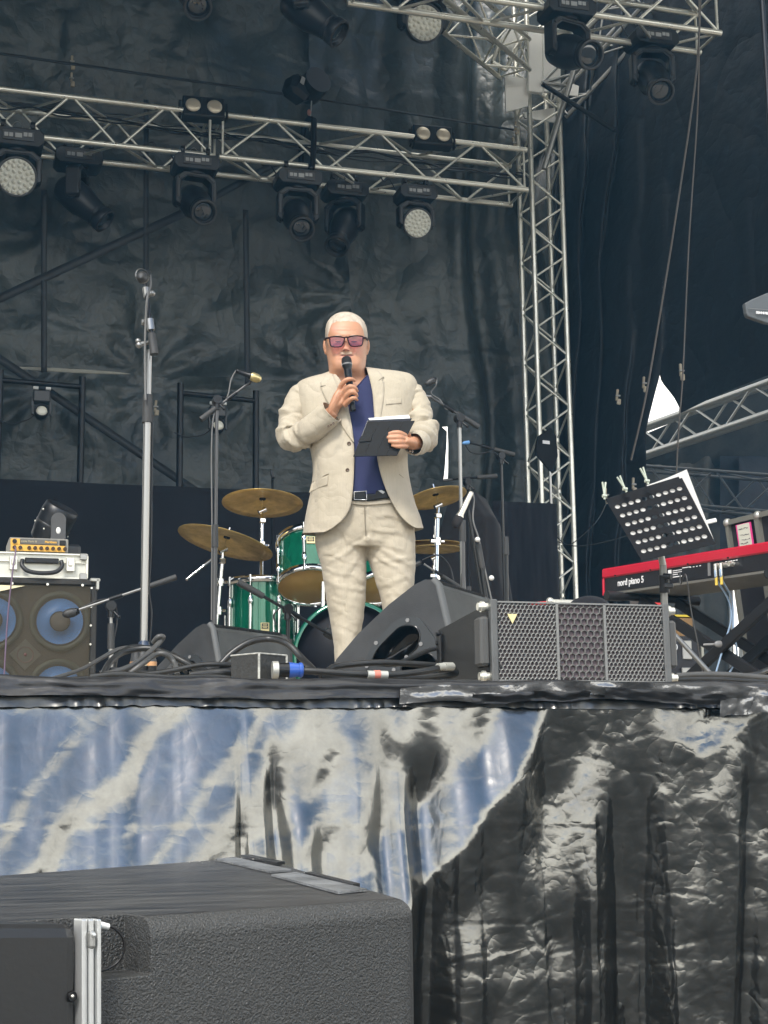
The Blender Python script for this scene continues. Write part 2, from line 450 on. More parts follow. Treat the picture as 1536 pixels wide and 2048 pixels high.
def strip(p, q, wd, mt, off=.05, seed=0, n=40):
    a = pt(*p, Y=SY-off); c = pt(*q, Y=SY-off)
    b = MB()
    def fn(u, v):
        P = a.lerp(c, u); P.z += wd*(.5-v)+.006*fbm((u*3, seed, 0), 3); P.y += -.008*fbm((u*6, v*2, seed), 3)+.010*(v-.5)
        return P
    b.grid(fn, n, 6); return b.build('tape_strip', mt, sk)
strip((800, 1392), (1180, 1378), .036, M_foil, .052, 1)
strip((945, 1398), (1180, 1390), .022, M_tape, .062, 2)
strip((1210, 1386), (1452, 1401), .026, M_tape, .060, 3)
strip((1175, 1375), (1560, 1388), .030, M_foil, .050, 4)
strip((1440, 1418), (1560, 1404), .040, M_foil, .064, 5)

# ---- back and side tarpaulins
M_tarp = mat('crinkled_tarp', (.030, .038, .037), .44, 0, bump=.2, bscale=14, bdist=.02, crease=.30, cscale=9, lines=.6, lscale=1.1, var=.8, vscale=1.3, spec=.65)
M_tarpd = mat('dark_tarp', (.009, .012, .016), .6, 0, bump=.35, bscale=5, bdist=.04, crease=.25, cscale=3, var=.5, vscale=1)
M_tarpm = mat('folded_tarp', (.030, .037, .038), .42, 0, bump=.2, bscale=10, bdist=.02, crease=.2, cscale=8, lines=.35, lscale=1.2, var=.8, vscale=1.2, spec=.65)
def backwall(xa, xb, za, zb, Y, mt, name, label, fold=0, fs_=3.0, big=.15, seed=0, res=.045, seams=(), slit=None):
    t = thing(name, ((xa+xb)/2, Y, SZ), label, 'tarpaulin')
    nx = int((xb-xa)/res); nz = int((zb-za)/res)
    b = MB()
    def fn(u, v):
        x = xa+(xb-xa)*u; z = za+(zb-za)*v
        y = Y + big*fbm((x*.7+seed, z*.5, seed), 4)+.02*fbm((x*3, z*3, seed), 4)
        if fold:
            f = fold(x, z) if callable(fold) else fold
            q = x*fs_+.9*fbm((x*.6, z*.25, seed+4), 2)*2
            y += f*(math.sin(q*2.0)+.45*math.sin(q*4.3+z*.3))*(.6+.4*fbm((x*.8, z*.3, 2), 2))
        for (sx, sz, r_, a_) in seams:   # knots where the sheet is pinched
            dx, dz = x-sx, z-sz; d = math.hypot(dx, dz); ang = math.atan2(dz, dx)
            y += -a_*math.exp(-(d/r_)**2) + a_*.35*math.sin(ang*9+seed)*math.exp(-(d/(r_*1.6))**2)*min(1, d/r_*2)
        return Vector((x, y, z))
    b.grid(fn, nx, nz)
    if slit:      # narrow gap where two widths of the sheet part
        (xa_, za_), (xb_, zb_), w0, w1 = slit; ci = int(((xa_+xb_)/2-xa)/(xb-xa)*nx); dead = set()
        for j in range(nz+1):
            z = za+(zb-za)*j/nz; k = (z-zb_)/(za_-zb_)
            if 0 <= k <= 1.0:
                xm_ = xb_+(xa_-xb_)*k; hw_ = (w1+(w0-w1)*k)/2
                ya = (b.v[j*(nx+1)+ci][1]+b.v[j*(nx+1)+ci+1][1])/2
                for c, s_ in ((ci, -1), (ci+1, 1)): v = b.v[j*(nx+1)+c]; b.v[j*(nx+1)+c] = (xm_+s_*hw_, ya, v[2])
                dead.add(j*nx+ci)
        keep = [i for i in range(len(b.f)) if i not in dead]; b.f = [b.f[i] for i in keep]; b.mi = [b.mi[i] for i in keep]; b.sm = [b.sm[i] for i in keep]
    b.build('sheet', mt, t); return t
p = lambda x, y, Y: pt(x, y, Y=Y)
zt = 10.2
xw0 = p(-60, 900, YB).x; xm = p(640, 900, YB).x; xr = p(1075, 900, YB).x
zsplit = p(300, 765, YB).z
k1 = p(700, 605, YB); k2 = p(300, 745, YB); k3 = p(640, 770, YB); k4 = p(110, 470, YB)
backwall(-1.6, xm+.25, zsplit-.12, zt, YB, M_tarp, 'back_tarpaulin', 'large crinkled black tarpaulin forming the upper back wall, left of the folded curtain', fold=.015, seed=2,
         seams=((k1.x, k1.z, .5, .12), (k2.x, k2.z, .5, -.08), (k3.x, k3.z, .6, .08), (k4.x, k4.z, .4, .05)))
backwall(-1.6, xm+.7, SZ+.02, zsplit+.02, YB-.16, M_tarp, 'lower_tarpaulin', 'crinkled black tarpaulin along the lower back wall behind the lamp frames', fold=.035, fs_=2.2, seed=5,
         seams=((p(85, 790, YB).x, zsplit-.2, .5, .10), (p(500, 790, YB).x, zsplit-.1, .45, .10), (k2.x, zsplit-.1, .4, -.07)), big=.06)
def ffold(x, z): return (.16+.16*sstep(8, 3.5, z))*sstep(xm-.1, xm+1.3, x)
backwall(xm-.1, xr+.35, SZ+.02, zt, YB-.07, M_tarp, 'folded_curtain', 'black tarpaulin hanging in tall folds just left of the truss tower', fold=ffold, fs_=2.6, big=.12, seed=9,
         slit=((p(887, 862, YB-.07).x, p(887, 862, YB-.07).z), (p(885, 968, YB-.07).x, p(885, 968, YB-.07).z), .004, .04))
# painted slit of daylight under the sagging edge of the upper sheet
def webstrap(a, b_, wd, parent, Y, mt=None, name='strap', n=24, sag=0):
    A = p(*a, Y); B = p(*b_, Y); bm = MB(); up = (B-A).cross(Vector((0, -1, 0))).normalized()
    def fn(u, v):
        P = A.lerp(B, u)+up*wd*(v-.5); P.z -= sag*4*u*(1-u); return P+Vector((0, .01*fbm((u*4, 0, 1), 2), 0))
    bm.grid(fn, n, 1); o = bm.build(name, mt or M_strapm, parent)
    s_ = o.modifiers.new('s', 'SOLIDIFY'); s_.thickness = .006; return o
M_strapm = mat('dark_webbing', (.022, .025, .028), .6, 0)
wl = thing('wall_webbing', p(300, 600, YB-.5), 'dark diagonal and vertical webbing straps crossing in front of the left back tarpaulin', 'strap')
for a, b_, wd in (((-20, 606), (385, 418), .075), ((385, 418), (560, 322), .06), ((-20, 705), (395, 985), .07), ((88, 380), (88, 745), .05),
                  ((491, 420), (495, 770), .05), ((292, 200), (292, 560), .045), ((-20, 105), (620, 196), .025), ((620, 196), (1040, 262), .02)):
    webstrap(a, b_, wd, wl, YB-.55)
M_pale = mat('painted_daylight', (.40, .39, .33), .7, bump=.3, bscale=20, var=-.3)  # daylight in the gap, painted as the pale colour of a solid strip
pl = thing('daylight_strip', p(150, 745, YB-.3), 'pale strip painted as daylight in the gap between upper and lower back tarpaulins', 'painted daylight')
bm = MB()
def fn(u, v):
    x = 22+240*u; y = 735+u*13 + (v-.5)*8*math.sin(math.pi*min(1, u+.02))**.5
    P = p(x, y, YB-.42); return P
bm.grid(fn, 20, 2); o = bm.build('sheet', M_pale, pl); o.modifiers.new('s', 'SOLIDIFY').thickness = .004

# ---- side wall: dark sheet from the tower round to the right, with a torn triangular gap and open below right
sw = thing('side_tarpaulin', p(1300, 900, 11.5), 'smooth dark tarpaulin side wall right of the truss tower, with a triangular gap', 'tarpaulin')
def sideY(px): return interp1([1120, 1300, 1600], [13.1, 12.0, 10.3], px)
def sidept(px, py, off=0):
    P = p(px, py, sideY(px))
    return P+Vector((0, off, 0))
def foldd(px, py):
    a = .10*math.exp(-((px-1180)/90)**2)+.02
    return a*math.sin(px/9+py/160+2*fbm((px/90, py/300, 1), 2)) + .06*fbm((px/120, py/200, 4), 3)
# pixel outline of the sheet at three column blocks, built as real surface patches
def patch(c0, c1, top, bot, nu, nv):
    """c0,c1: functions py->px of left and right borders ; rows from top to bot(px)"""
    bm = MB()
    def fn(u, v):
        py = top+(0)*v
        yy0 = top; yb = bot(u); py = yy0+(yb-yy0)*v
        px = c0(py)+(c1(py)-c0(py))*u
        P = sidept(px, py); P.y += foldd(px, py); return P
    bm.grid(fn, nu, nv); return bm
cl = lambda y: interp1([-300, 752, 860, 950, 1420], [1322, 1322, 1292, 1290, 1285], y)
cr = lambda y: interp1([-300, 752, 790, 822, 900], [1322, 1322, 1340, 1361, 1370], y)
bm = patch(lambda y: 1112, cl, -320, lambda u: 1460, 60, 160)
bm2 = patch(cr, lambda y: 1680, -320, lambda u: interp1([0, 1], [826, 700], u), 60, 120)
o_ = len(bm.v); bm.v += bm2.v; bm.f += [[i+o_ for i in f] for f in bm2.f]; bm.mi += bm2.mi; bm.sm += bm2.sm
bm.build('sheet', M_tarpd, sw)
# neighbouring tent seen under the side wall
M_tent = mat('grey_canvas', (.085, .085, .08), .8, bump=.3, bscale=6, bdist=.04, var=.5, vscale=2, crease=.2, cscale=2)
tn = thing('neighbour_tent', (11, 18, 0), 'grey canvas tent wall standing beyond the stage, seen under the keyboard', 'tent')
bm = MB()
def fn(u, v):
    P = p(1230+230*u, 915+760*v, 17.5); P.y += .05*math.sin(u*30+v*4)+.1*fbm((u*6, v*4, 0), 3); return P
bm.grid(fn, 40, 40); bm.build('wall', M_tent, tn)
bm = MB()
def fn(u, v):
    P = p(1478+260*u, 915+760*v, 17.2); P.y += .04*fbm((u*6, v*4, 3), 3); return P
bm.grid(fn, 30, 30); bm.grid(lambda u, v: p(1440+90*u, 912+246*v, 17.35), 8, 12)
bm.build('wall', mat('navy_canvas', (.012, .014, .022), .8, bump=.3, bscale=6, bdist=.04), tn)
bm = MB()
def fn(u, v):
    px = 1225+520*u; y0_ = 868-(px-1290)*.415-62*sstep(1352, 1368, px); P = p(px, y0_+(938-y0_)*v, 17.6-(1-v)*1.2); P.y += .05*fbm((u*8, v*4, 0), 3); return P
bm.grid(fn, 60, 12); bm.build('valance', mat('grey_valance', (.035, .036, .036), .85, bump=.3, bscale=8, bdist=.03, var=.9, vscale=3), tn)
bm = MB(); A = p(1461, 1150, 17.3); B = p(1465, 1500, 17.3); bm.cyl(A, B, .03); A2 = p(1482, 1150, 17.1); B2 = p(1487, 1500, 17.1); bm.cyl(A2, B2, .035)
bm.build('pole', M_alud, tn)
bm = MB(); A = p(1462, 1172, 16.9); B = p(1600, 1140, 16.6); bm.cyl(A, B, .06); bm.build('pole', M_alud, tn)

# ---- roof (shades the stage), plus an unseen left wall added to block side light
rf = thing('roof_canopy', (4, 8.5, 9.9), 'dark tarpaulin roof stretched over the whole stage', 'roof')
bm = MB()
def fn(u, v):
    x = -4.5+18.5*u; y = 4.6+9.2*v; return Vector((x, y, 9.7+.35*math.sin(math.pi*v)+.05*fbm((x, y, 0), 3)))
bm.grid(fn, 40, 24); 
twx = p(1087, 700, YB-1).x
bm.f = [f for f in bm.f if not (lambda c: twx-1.0 < c.x < twx+1.1 and 11.2 < c.y < 12.9)(sum((Vector(bm.v[i]) for i in f), Vector())/4)]
bm.mi = bm.mi[:len(bm.f)]; bm.sm = bm.sm[:len(bm.f)]
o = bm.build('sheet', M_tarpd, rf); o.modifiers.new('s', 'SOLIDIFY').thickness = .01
lw = thing('left_light_block', (-3.2, 9, SZ), 'unseen dark tarpaulin added to keep light off the left flank of the stage', 'tarpaulin')
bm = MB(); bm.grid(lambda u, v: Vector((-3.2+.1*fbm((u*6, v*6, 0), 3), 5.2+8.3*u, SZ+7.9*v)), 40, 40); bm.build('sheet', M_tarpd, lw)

# ---- black cloth in front of the back wall
M_cloth = mat('black_cloth', (.007, .007, .010), .95, 0, bump=.15, bscale=6, bdist=.03, sheen=.05, var=.5, vscale=2)
YD = 11.2
def drape(name, label, quad, Y, nfold=6, amp=.05, nu=60, nv=30, topdip=0, mt=None):
    """quad: pixel corners TL,TR,BR,BL"""
    c = [p(*q, Y) for q in quad]
    t = thing(name, (c[0]+c[1])/2, label, 'black cloth')
    bm = MB()
    def fn(u, v):
        a = c[0].lerp(c[1], u); b_ = c[3].lerp(c[2], u); P = a.lerp(b_, v)
        P.y += amp*(.25+v)*math.sin(u*nfold*6.28+2*fbm((u*3, v, 1), 2))+.03*fbm((u*4, v*3, 7), 3); P.z -= topdip*math.sin(math.pi*u)*(1-v)
        return P
    bm.grid(fn, nu, nv); o = bm.build('cloth', mt or M_cloth, t); o.modifiers.new('s', 'SOLIDIFY').thickness = .008; return t
drape('riser_drape', 'long plain black cloth stretched across the back of the stage behind the drums', ((-40, 957), (880, 996), (880, 1420), (-40, 1420)), YD, 5, .02, 120, 30)
drape('black_screen_cloth', 'square black cloth panel hanging between the covered gear and the truss tower', ((984, 1002), (1113, 1008), (1128, 1440), (1000, 1440)), 10.4, 1.2, .02)
# cloth thrown over equipment
cg = thing('covered_equipment', p(930, 1300, 9.6), 'black cloth draped over tall equipment behind the hi-hat', 'covered gear')
bm = MB(); Yc = 9.7
def fn(u, v):
    ty = interp1([0, .12, .3, .55, .75, 1], [1060, 1008, 988, 985, 1000, 1060], u)
    lx = interp1([0, .5, 1], [880, 860, 850], v); rx = interp1([0, .2, .6, 1], [1000, 1012, 1040, 1075], v)
    px = lx+(rx-lx)*u; py = ty+(1430-ty)*v
    P = p(px, py, Yc); P.y += -.35*math.sin(math.pi*u)*min(1, v*6+.1)+.05*math.sin(u*26+v*2+fbm((u*4, v*3, 0), 2)*2)*v; return P
bm.grid(fn, 70, 40); bm.build('cloth', mat('brown_black_cloth', (.011, .0095, .0105), .95, bump=.2, bscale=9, bdist=.02, sheen=.06, var=.4, vscale=3), cg)

# ================================================= trusses
def truss(name, label, p0, p1, up, size, side=None, cr=.025, br=.012, bay=.42, mt=None, w_=None, ends=True, hz=1.0):
    """box truss: p0,p1 = centre line ends"""
    mt = mt or M_alu; p0 = Vector(p0); p1 = Vector(p1); t = thing(name, p0, label, 'truss')
    ax = (p1-p0); Ln = ax.length; ax.normalize(); up = (Vector(up)-ax*Vector(up).dot(ax)).normalized(); sd_ = ax.cross(up)
    h = size/2; w2 = (w_ or size)/2
    cs = [up*h+sd_*w2, up*h-sd_*w2, -up*h-sd_*w2, -up*h+sd_*w2]
    for c in cs:
        b = MB(); b.cyl(p0+c, p1+c, cr, n=14)
        k = 0
        b.build('chord', mt, t)
    for f in range(4):
        b = MB(); a, c = cs[f], cs[(f+1) % 4]; n = max(2, int(round(Ln/bay))); 
        n += n % 2
        for i in range(n):
            s0, s1 = p0+ax*(Ln*(i+.04)/n), p0+ax*(Ln*(i+.96)/n)
            if (i+f) % 2: b.cyl(s0+a, s1+c, br, n=8, caps=False)
            else: b.cyl(s0+c, s1+a, br, n=8, caps=False)
        if ends:
            for q in (p0+ax*.03, p1-ax*.03): b.cyl(q+a, q+c, br, n=8, caps=False)
        b.build('lattice', mt, t)
    return t
YT = 12.2
# rear truss: two lengths joined near px 450
sizeT = (p(500, 236, YT)-p(500, 320, YT)).z
def tz(px): return (p(px, 236+(px-500)*.142, YT).z)
zT = (p(500, 236, YT).z+p(500, 320, YT).z)/2
ax0 = p(-160, 200, YT).x; axj = p(432, 200, YT).x; axe = p(1050, 200, YT).x
truss('rear_truss', 'long aluminium box truss hung across the upper left, left length', (ax0, YT+sizeT/2, zT), (axj-.02, YT+sizeT/2, zT), (0, 0, 1), sizeT, bay=.46)
truss('rear_truss', 'aluminium box truss length running from the joint to the truss tower', (axj+.03, YT+sizeT/2, zT), (axe, YT+sizeT/2, zT), (0, 0, 1), sizeT, bay=.46)
# tower
tw = p(1087, 700, YT); wT = .30
truss('truss_tower', 'tall upright aluminium box truss tower right of the presenter', (tw.x+wT/2, YT+.15+wT/2, SZ+.02), (tw.x+wT/2, YT+.15+wT/2, 9.0), (0, 1, 0), wT, cr=.024, br=.010, bay=.24)
# upper right front truss, running overhead to the right
YF = 10.2
a = p(870, -40, YF); c = p(1440, 32, YF)
truss('front_truss', 'aluminium box truss cut off at the top edge, carrying two moving heads', (a.x-.6, YF+.17, c.z+.02), (c.x, YF+.17, c.z+.02), (0, 0, 1), .34, cr=.026, br=.012, bay=.46)
# diagonal trusses of the roof corner
a = p(880, 5, 11.2); c = p(1010, 105, 12.0)
truss('corner_truss', 'aluminium truss sloping down from the top edge into the tower head', p(800, -75, 10.9), p(1030, 118, 12.1), (0, 0, 1), .30, cr=.022, br=.010, bay=.32)
truss('gable_truss', 'aluminium truss rising right from behind the tower head', p(1100, 205, 12.9), p(1290, 0, 12.0), (0, 0, 1), .30, cr=.022, br=.010, bay=.34, mt=M_alud)
# truss of the side bay at far right
a = p(1240, 912, 14.8); c = p(1560, 785, 12.6)
truss('side_truss', 'aluminium box truss rising to the right edge below the triangular gap', p(1236, 902, 14.9), p(1580, 783, 12.3), (0, 0, 1), .30, cr=.030, br=.013, bay=.55, mt=M_alud, w_=.10)
truss('tent_truss', 'thin dark truss across the neighbouring tent above the music stand', p(1240, 968, 16.6), p(1640, 1000, 15.0), (0, 0, 1), .42, cr=.02, br=.012, bay=.42, mt=mat('dark_steel', (.10, .10, .10), .5, .6))

# sleeve block at the tower head
sb = thing('tower_sleeve', p(1090, 150, YT), 'bright aluminium sleeve block gripping the top of the truss tower', 'sleeve block')
M_plate = mat('brushed_plate', (.90, .90, .86), .38, .2, bump=.15, bscale=50, bdist=.002, rvar=.2)
def plate(poly, Y, th, mt=M_plate, hole=None, name='plate', yo=None):
    vs = [p(x, y, Y) for x, y in poly]; n = len(vs); bm = MB()
    off = Vector((0, th, 0)); bm.add(vs+[v+off for v in vs], [tuple(range(n)), tuple(range(n, 2*n))[::-1]]+[(i, n+i, n+(i+1) % n, (i+1) % n) for i in range(n)])
    return bm.build(name, mt, sb)
plate([(1055, 52), (1058, 182), (1087, 185), (1087, 60)], YT-.06, .05)
plate([(1086, 56), (1088, 184), (1122, 180), (1120, 100)], YT-.09, .03)
plate([(1010, 150), (1058, 158), (1056, 212), (1012, 224)], YT+.02, .02)
plate([(1046, 225), (1110, 215), (1112, 245), (1050, 236)], YT+.3, .02)
plate([(1024, 40), (1050, 58), (1024, 106), (996, 84)], YT-.02, .02)
bm = MB()
for q in ((1055, 50), (1024, 40)): pass
for a, c in (((995, 84), (1023, 108)), ((1018, 118), (1050, 68)), ((985, 125), (1012, 140)), ((1012, 140), (1040, 84)), ((985, 125), (1000, 80))):
    bm.cyl(p(*a, YT-.08), p(*c, YT-.08), .02)
bm.build('frame_bar', M_alu, sb)
bm = MB()
for a, c in (((1085, 165), (1130, 118)), ((1085, 165), (1140, 150)), ((1085, 165), (1138, 172)), ((1052, 100), (1056, 98))):
    bm.cyl(p(*a, YT-.12), p(*c, YT-.12), .014)
bm.build('bracket', M_alud, sb)
bm = MB(); bm.cyl(p(1085, 168, YT-.2), p(1230, 262, YT-.5), .022); bm.build('brace_tube', M_black, sb)
bm = MB(); bm.cyl(p(1148, 140, YT-.25), p(1088, 338, YT-.12), .026); bm.build('brace_tube', M_alud, sb)
plate([(1140, 165), (1158, 172), (1156, 192), (1138, 190)], YT+.2, .02)
# black A-shaped roof support at the far left-top
# ropes
def rope(name, label, pts, r=.006, mt=None, cat='rope', n=6, grp=None):
    t = None
    P = [Vector(q) for q in pts]; bm = MB(); 
    t = thing(name, P[0], label, cat, group=grp)
    bm.tube(P, r, n=n, smooth_pts=8); bm.build('line', mt or M_rubber, t); return t
M_rope = mat('grey_rope', (.16, .14, .12), .8)
rope('rope', 'slack rope hanging from above to the left side of the triangular gap', [p(1402, -30, 10), p(1392, 150, 10), p(1352, 430, 10), p(1318, 640, 10), p(1290, 800, 10), p(1262, 920, 10.2)], .008, M_rope)
rope('rope', 'straighter rope hanging from above past the right side of the triangular gap', [p(1398, -20, 9.9), p(1396, 200, 9.9), p(1378, 480, 9.9), p(1366, 740, 9.9), p(1358, 850, 9.9), p(1352, 960, 10)], .006, M_rope)
# pegs that clamp the sheets
M_peg = mat('wooden_peg', (.42, .36, .26), .6)
def peg(px, py, Y, ang, label, s=1.0):
    c = p(px, py, Y); t = thing('spring_clamp', c, label, 'clamp', group='small clamps gripping the tarpaulins')
    rot = Euler((0, R(ang), 0))
    b = MB(); b.box(c, (.02*s, .02, .10*s), rot, .004); b.box(c+Vector((.01*s, -.008, -.06*s)), (.035*s, .02, .05*s), rot, .008); b.build('jaw', M_peg, t)
    b = MB(); b.cyl(c+Vector((-.02*s, -.018, -.01)), c+Vector((.02*s, -.018, -.01)), .008*s); b.build('spring', M_alud, t)
for q in ((144, 122, 12.9, 0, 'small pale clamp high on the back tarpaulin, topmost at far left'), (1031, 252, 12.4, 8, 'small clamp on the dark wall beside the tower, below the sleeve plate'),
          (143, 156, 12.9, 0, 'small clamp just above the rear truss at far left'), (1028, 285, 12.4, -12, 'small clamp left of the tower just above the rear truss end'),
          (311, 812, 12.6, 6, 'translucent clamp on the lower tarpaulin right of the tall microphone stand'),
          (1234, 790, 11.5, 8, 'left clamp of the row on the dark side wall'), (1287, 765, 11.2, 6, 'clamp touching the slack rope on the side wall'),
          (1361, 740, 10.4, 0, 'clamp on the straighter rope above the right of the gap'), (1266, 967, 11.5, 4, 'clamp low on the side wall, left of the music stand pegs'),
          (1211, 988, 11.5, 0, 'clamp on the side wall beside the top left corner of the music stand')):
    peg(*q)
# ================================================= moving heads and other lamps
M_hd = mat('lamp_housing', (.009, .010, .012), .40, 0, bump=.2, bscale=120, bdist=.001, var=.5)
M_hd2 = mat('lamp_trim', (.05, .05, .05), .35, .2)
M_lab = mat('lamp_label', (.35, .36, .36), .4)
M_led = mat('led_lens', (.72, .72, .64), .18, 0, coat=.6)
def rpoly(w_, h, c):
    return [(-w_/2+c, -h/2), (w_/2-c, -h/2), (w_/2, -h/2+c), (w_/2, h/2-c), (w_/2-c, h/2), (-w_/2+c, h/2), (-w_/2, h/2-c), (-w_/2, -h/2+c)]
XZ = lambda y0: frame((0, y0, 0), (1, 0, 0), (0, 0, 1))      # local x,y -> world x,z ; extrudes toward -Y
def head_proto(kind, name, label, cat):
    t = thing(name, (0, 0, 0), label, cat, M=Matrix())
    bw = .40 if kind != 'wash' else .38
    b = MB(); M = XZ(.13); M.translation.z = -.14
    b.prism(rpoly(bw, .14, .035), .26, M); o = b.build('base', M_hd, t, bevel=.008)
    b = MB(); b.box((0, -.135, -.14), (bw*.62, .012, .075), None, .004); pn = b.build('panel', M_hd2, o, world=True)
    b = MB()
    for x in (-.09, -.055, .05, .085): b.box((x, -.143, -.14+(.012 if x > 0 else 0)), (.028, .006, .03))
    b.box((0, -.143, -.14), (.05, .006, .035)); b.build('label', M_lab, pn)
    for x in (-.11, .11):
        b = MB(); b.box((x, 0, -.045), (.04, .05, .05), None, .006); b.cyl((x-.018, 0, 0), (x+.018, 0, 0), .038, n=16); b.cyl((x, -.03, -.03), (x, -.075, -.03), .012); b.build('clamp', M_black, t)
    b = MB(); b.tube([(-.15, .08, -.10), (-.19, .10, -.02), (-.24, .09, .05), (-.30, .06, .0), (-.36, .04, .06), (-.42, .02, .03)], .007, smooth_pts=5, n=6); b.build('power_lead', M_rubber, t)
    b = MB(); b.tube([(.05, .10, -.08), (.04, .08, .02), (.0, .04, .05), (-.04, .08, .02), (-.03, .10, -.08)], .003, smooth_pts=5, n=6); b.build('safety_wire', M_alud, t)
    aw = .37; pz = -.47 if kind != 'wash' else -.42
    b = MB()
    out_ = [(-aw/2, pz-.03), (-aw/2, -.27), (-aw/2+.07, -.215), (aw/2-.07, -.215), (aw/2, -.27), (aw/2, pz-.03), (aw/2-.045, pz-.06), (aw/2-.05, -.30), (aw/2-.10, -.26), (-aw/2+.10, -.26), (-aw/2+.05, -.30), (-aw/2+.045, pz-.06)]
    M = XZ(.06); b.prism(out_, .12, M); b.cyl((0, 0, -.21), (0, 0, -.23), .09, n=24)
    yk = b.build('yoke', M_hd, t, bevel=.012)
    b = MB()
    for sx in (-1, 1):
        b.box((sx*(aw/2-.022), -.064, -.38), (.02, .008, .17), None, .003)
    b.prism([(-aw/2+.02, -.275), (-aw/2+.075, -.228), (aw/2-.075, -.228), (aw/2-.02, -.275), (aw/2-.035, -.29), (aw/2-.09, -.245), (-aw/2+.09, -.245), (-aw/2+.035, -.29)], .008, XZ(-.061))
    b.build('yoke_trim', M_hd2, yk)
    # head about its own pivot, lens along local -Z
    inv = Matrix.Translation((0, 0, pz)); PM['hd'] = inv
    b = MB()
    if kind == 'wash':
        b.lathe([(0, .10), (.08, .10), (.125, .07), (.145, .0), (.150, -.05), (.150, -.075), (.138, -.075), (.134, -.066), (0, -.066)], None, 40)
    else:
        b.lathe([(0, .20), (.07, .20), (.115, .16), (.135, .06), (.135, -.06), (.118, -.12), (.100, -.26), (.112, -.275), (.112, -.33), (.098, -.335), (.092, -.30), (0, -.30)], None, 36)
        for k in range(3): b.lathe([(.103-.002*k, -.15-.035*k), (.110-.002*k, -.155-.035*k), (.110-.002*k, -.165-.035*k), (.103-.002*k, -.17-.035*k)], None, 36)
    for sx in (-1, 1): b.cyl((sx*.12, 0, 0), (sx*.165, 0, 0), .055, n=20)
    h = b.build('head', M_hd, None, bevel=.004); h.parent = t; h.location = (0, 0, pz)
    PM[h.name] = Matrix()
    b = MB()
    if kind == 'wash':
        b.cyl((0, 0, -.067), (0, 0, -.071), .134, n=36)
        pts = [(0, 0)] + [(.044*math.cos(R(60*k)), .044*math.sin(R(60*k))) for k in range(6)] + [(.083*math.cos(R(30*k+10)), .083*math.sin(R(30*k+10))) for k in range(12)] + [(.117*math.cos(R(20*k)), .117*math.sin(R(20*k))) for k in range(18)]
        for (x, y) in pts: b.sphere((x, y, -.071), (.0165, .0165, .014), nu=10, nv=6)
        b.build('led_array', M_led, h)
        b = MB(); b.lathe([(.134, -.072), (.142, -.078), (.15, -.075)], None, 36); b.build('bezel', M_hd2, h)
    else:
        b.sphere((0, 0, -.295), (.088, .088, .022), nu=28, nv=10); b.build('lens', M_glass, h)
        b = MB(); b.lathe([(.094, -.336), (.100, -.340), (.113, -.334)], None, 36); b.build('bezel', M_hd2, h)
    return t, yk, h
def pose(t, pan, tilt, s=1.0):
    """pan about Z, then tilt of the head: 0 = straight down, 90 = horizontal toward -Y"""
    for c in kids(t):
        if c.name.startswith('yoke'): c.rotation_euler = (0, 0, R(pan))
        if c.name.startswith('head'): c.rotation_euler = Euler((R(-tilt), 0, R(pan)), 'XYZ')
    t.scale = (s, s, s)
spot0 = head_proto('spot', 'spot_light', 'moving spot light', 'stage light')[0]
wash0 = head_proto('wash', 'wash_light', 'moving wash light', 'stage light')[0]
gs, gw_ = 'moving spot lights hanging from the trusses', 'round moving wash lights hanging from the trusses'
hl = [ # kind, px, py (truss tube it hangs from), Y, pan, tilt, base yaw, label, scale
 ('w', 36, 251, YT, 0, 74, 0, 'round wash light hanging at the far left end of the rear truss', 1.08),
 ('s', 157, 291, YT+sizeT, 70, 48, 2, 'spot light aimed down to the right, nearest to the left wash light', 1.0),
 ('s', 390, 303, YT, 8, 55, 0, 'spot light pointing forward beneath the joint of the two rear truss lengths', .97),
 ('s', 595, 333, YT, -5, 50, 0, 'spot light pointing forward just below the black sling', .97),
 ('s', 689, 357, YT+sizeT, -38, 38, 0, 'spot light aimed down to the left, just left of the right wash light', .97),
 ('w', 830, 365, YT, 0, 68, 0, 'round wash light hanging near the right end of the rear truss', .90),
 ('w', 842, -52, 10.9, 0, 72, 0, 'round wash light at the top edge left of the tower head', 1.05),
 ('s', 1132, -8, YF, 12, 62, 0, 'large spot light hanging in front of the bright tower sleeve', 1.0),
 ('s', 1300, 54, YF+.34, -12, 46, 0, 'spot light hanging under the right end of the front truss', .97),
 ('s', 612, -92, 10.4, 62, 50, 0, 'grey spot light sloping down right at the top edge above the chain hoist', 1.0),
 ('s', 388, -128, 10.6, 0, 40, 0, 'spot light mostly cut off by the top edge, only its lens rim showing', .95)]
us = uw = False
for k, px, py, Y, pan, tilt, yaw, label, s in hl:
    src = spot0 if k == 's' else wash0
    if k == 's' and not us: t = src; us = True
    elif k == 'w' and not uw: t = src; uw = True
    else: t = dup(src)
    t.matrix_basis = Matrix.Translation(p(px, py, Y)); t['label'] = label; t['group'] = gs if k == 's' else gw_
    pose(t, pan, tilt, s)
# short pipes that carry the three overhead ones above the picture
for q, l in (((842, -52, 10.9), 'pipe above the top edge carrying the upper wash light'), ((500, -110, 10.5), 'pipe above the top edge carrying the two upper spot lights')):
    c = p(*q); t = thing('lighting_pipe', c, l, 'pipe'); b = MB(); b.cyl(c-Vector((1.0, 0, 0)), c+Vector((1.1, 0, 0)), .025); b.build('tube', M_alud, t)

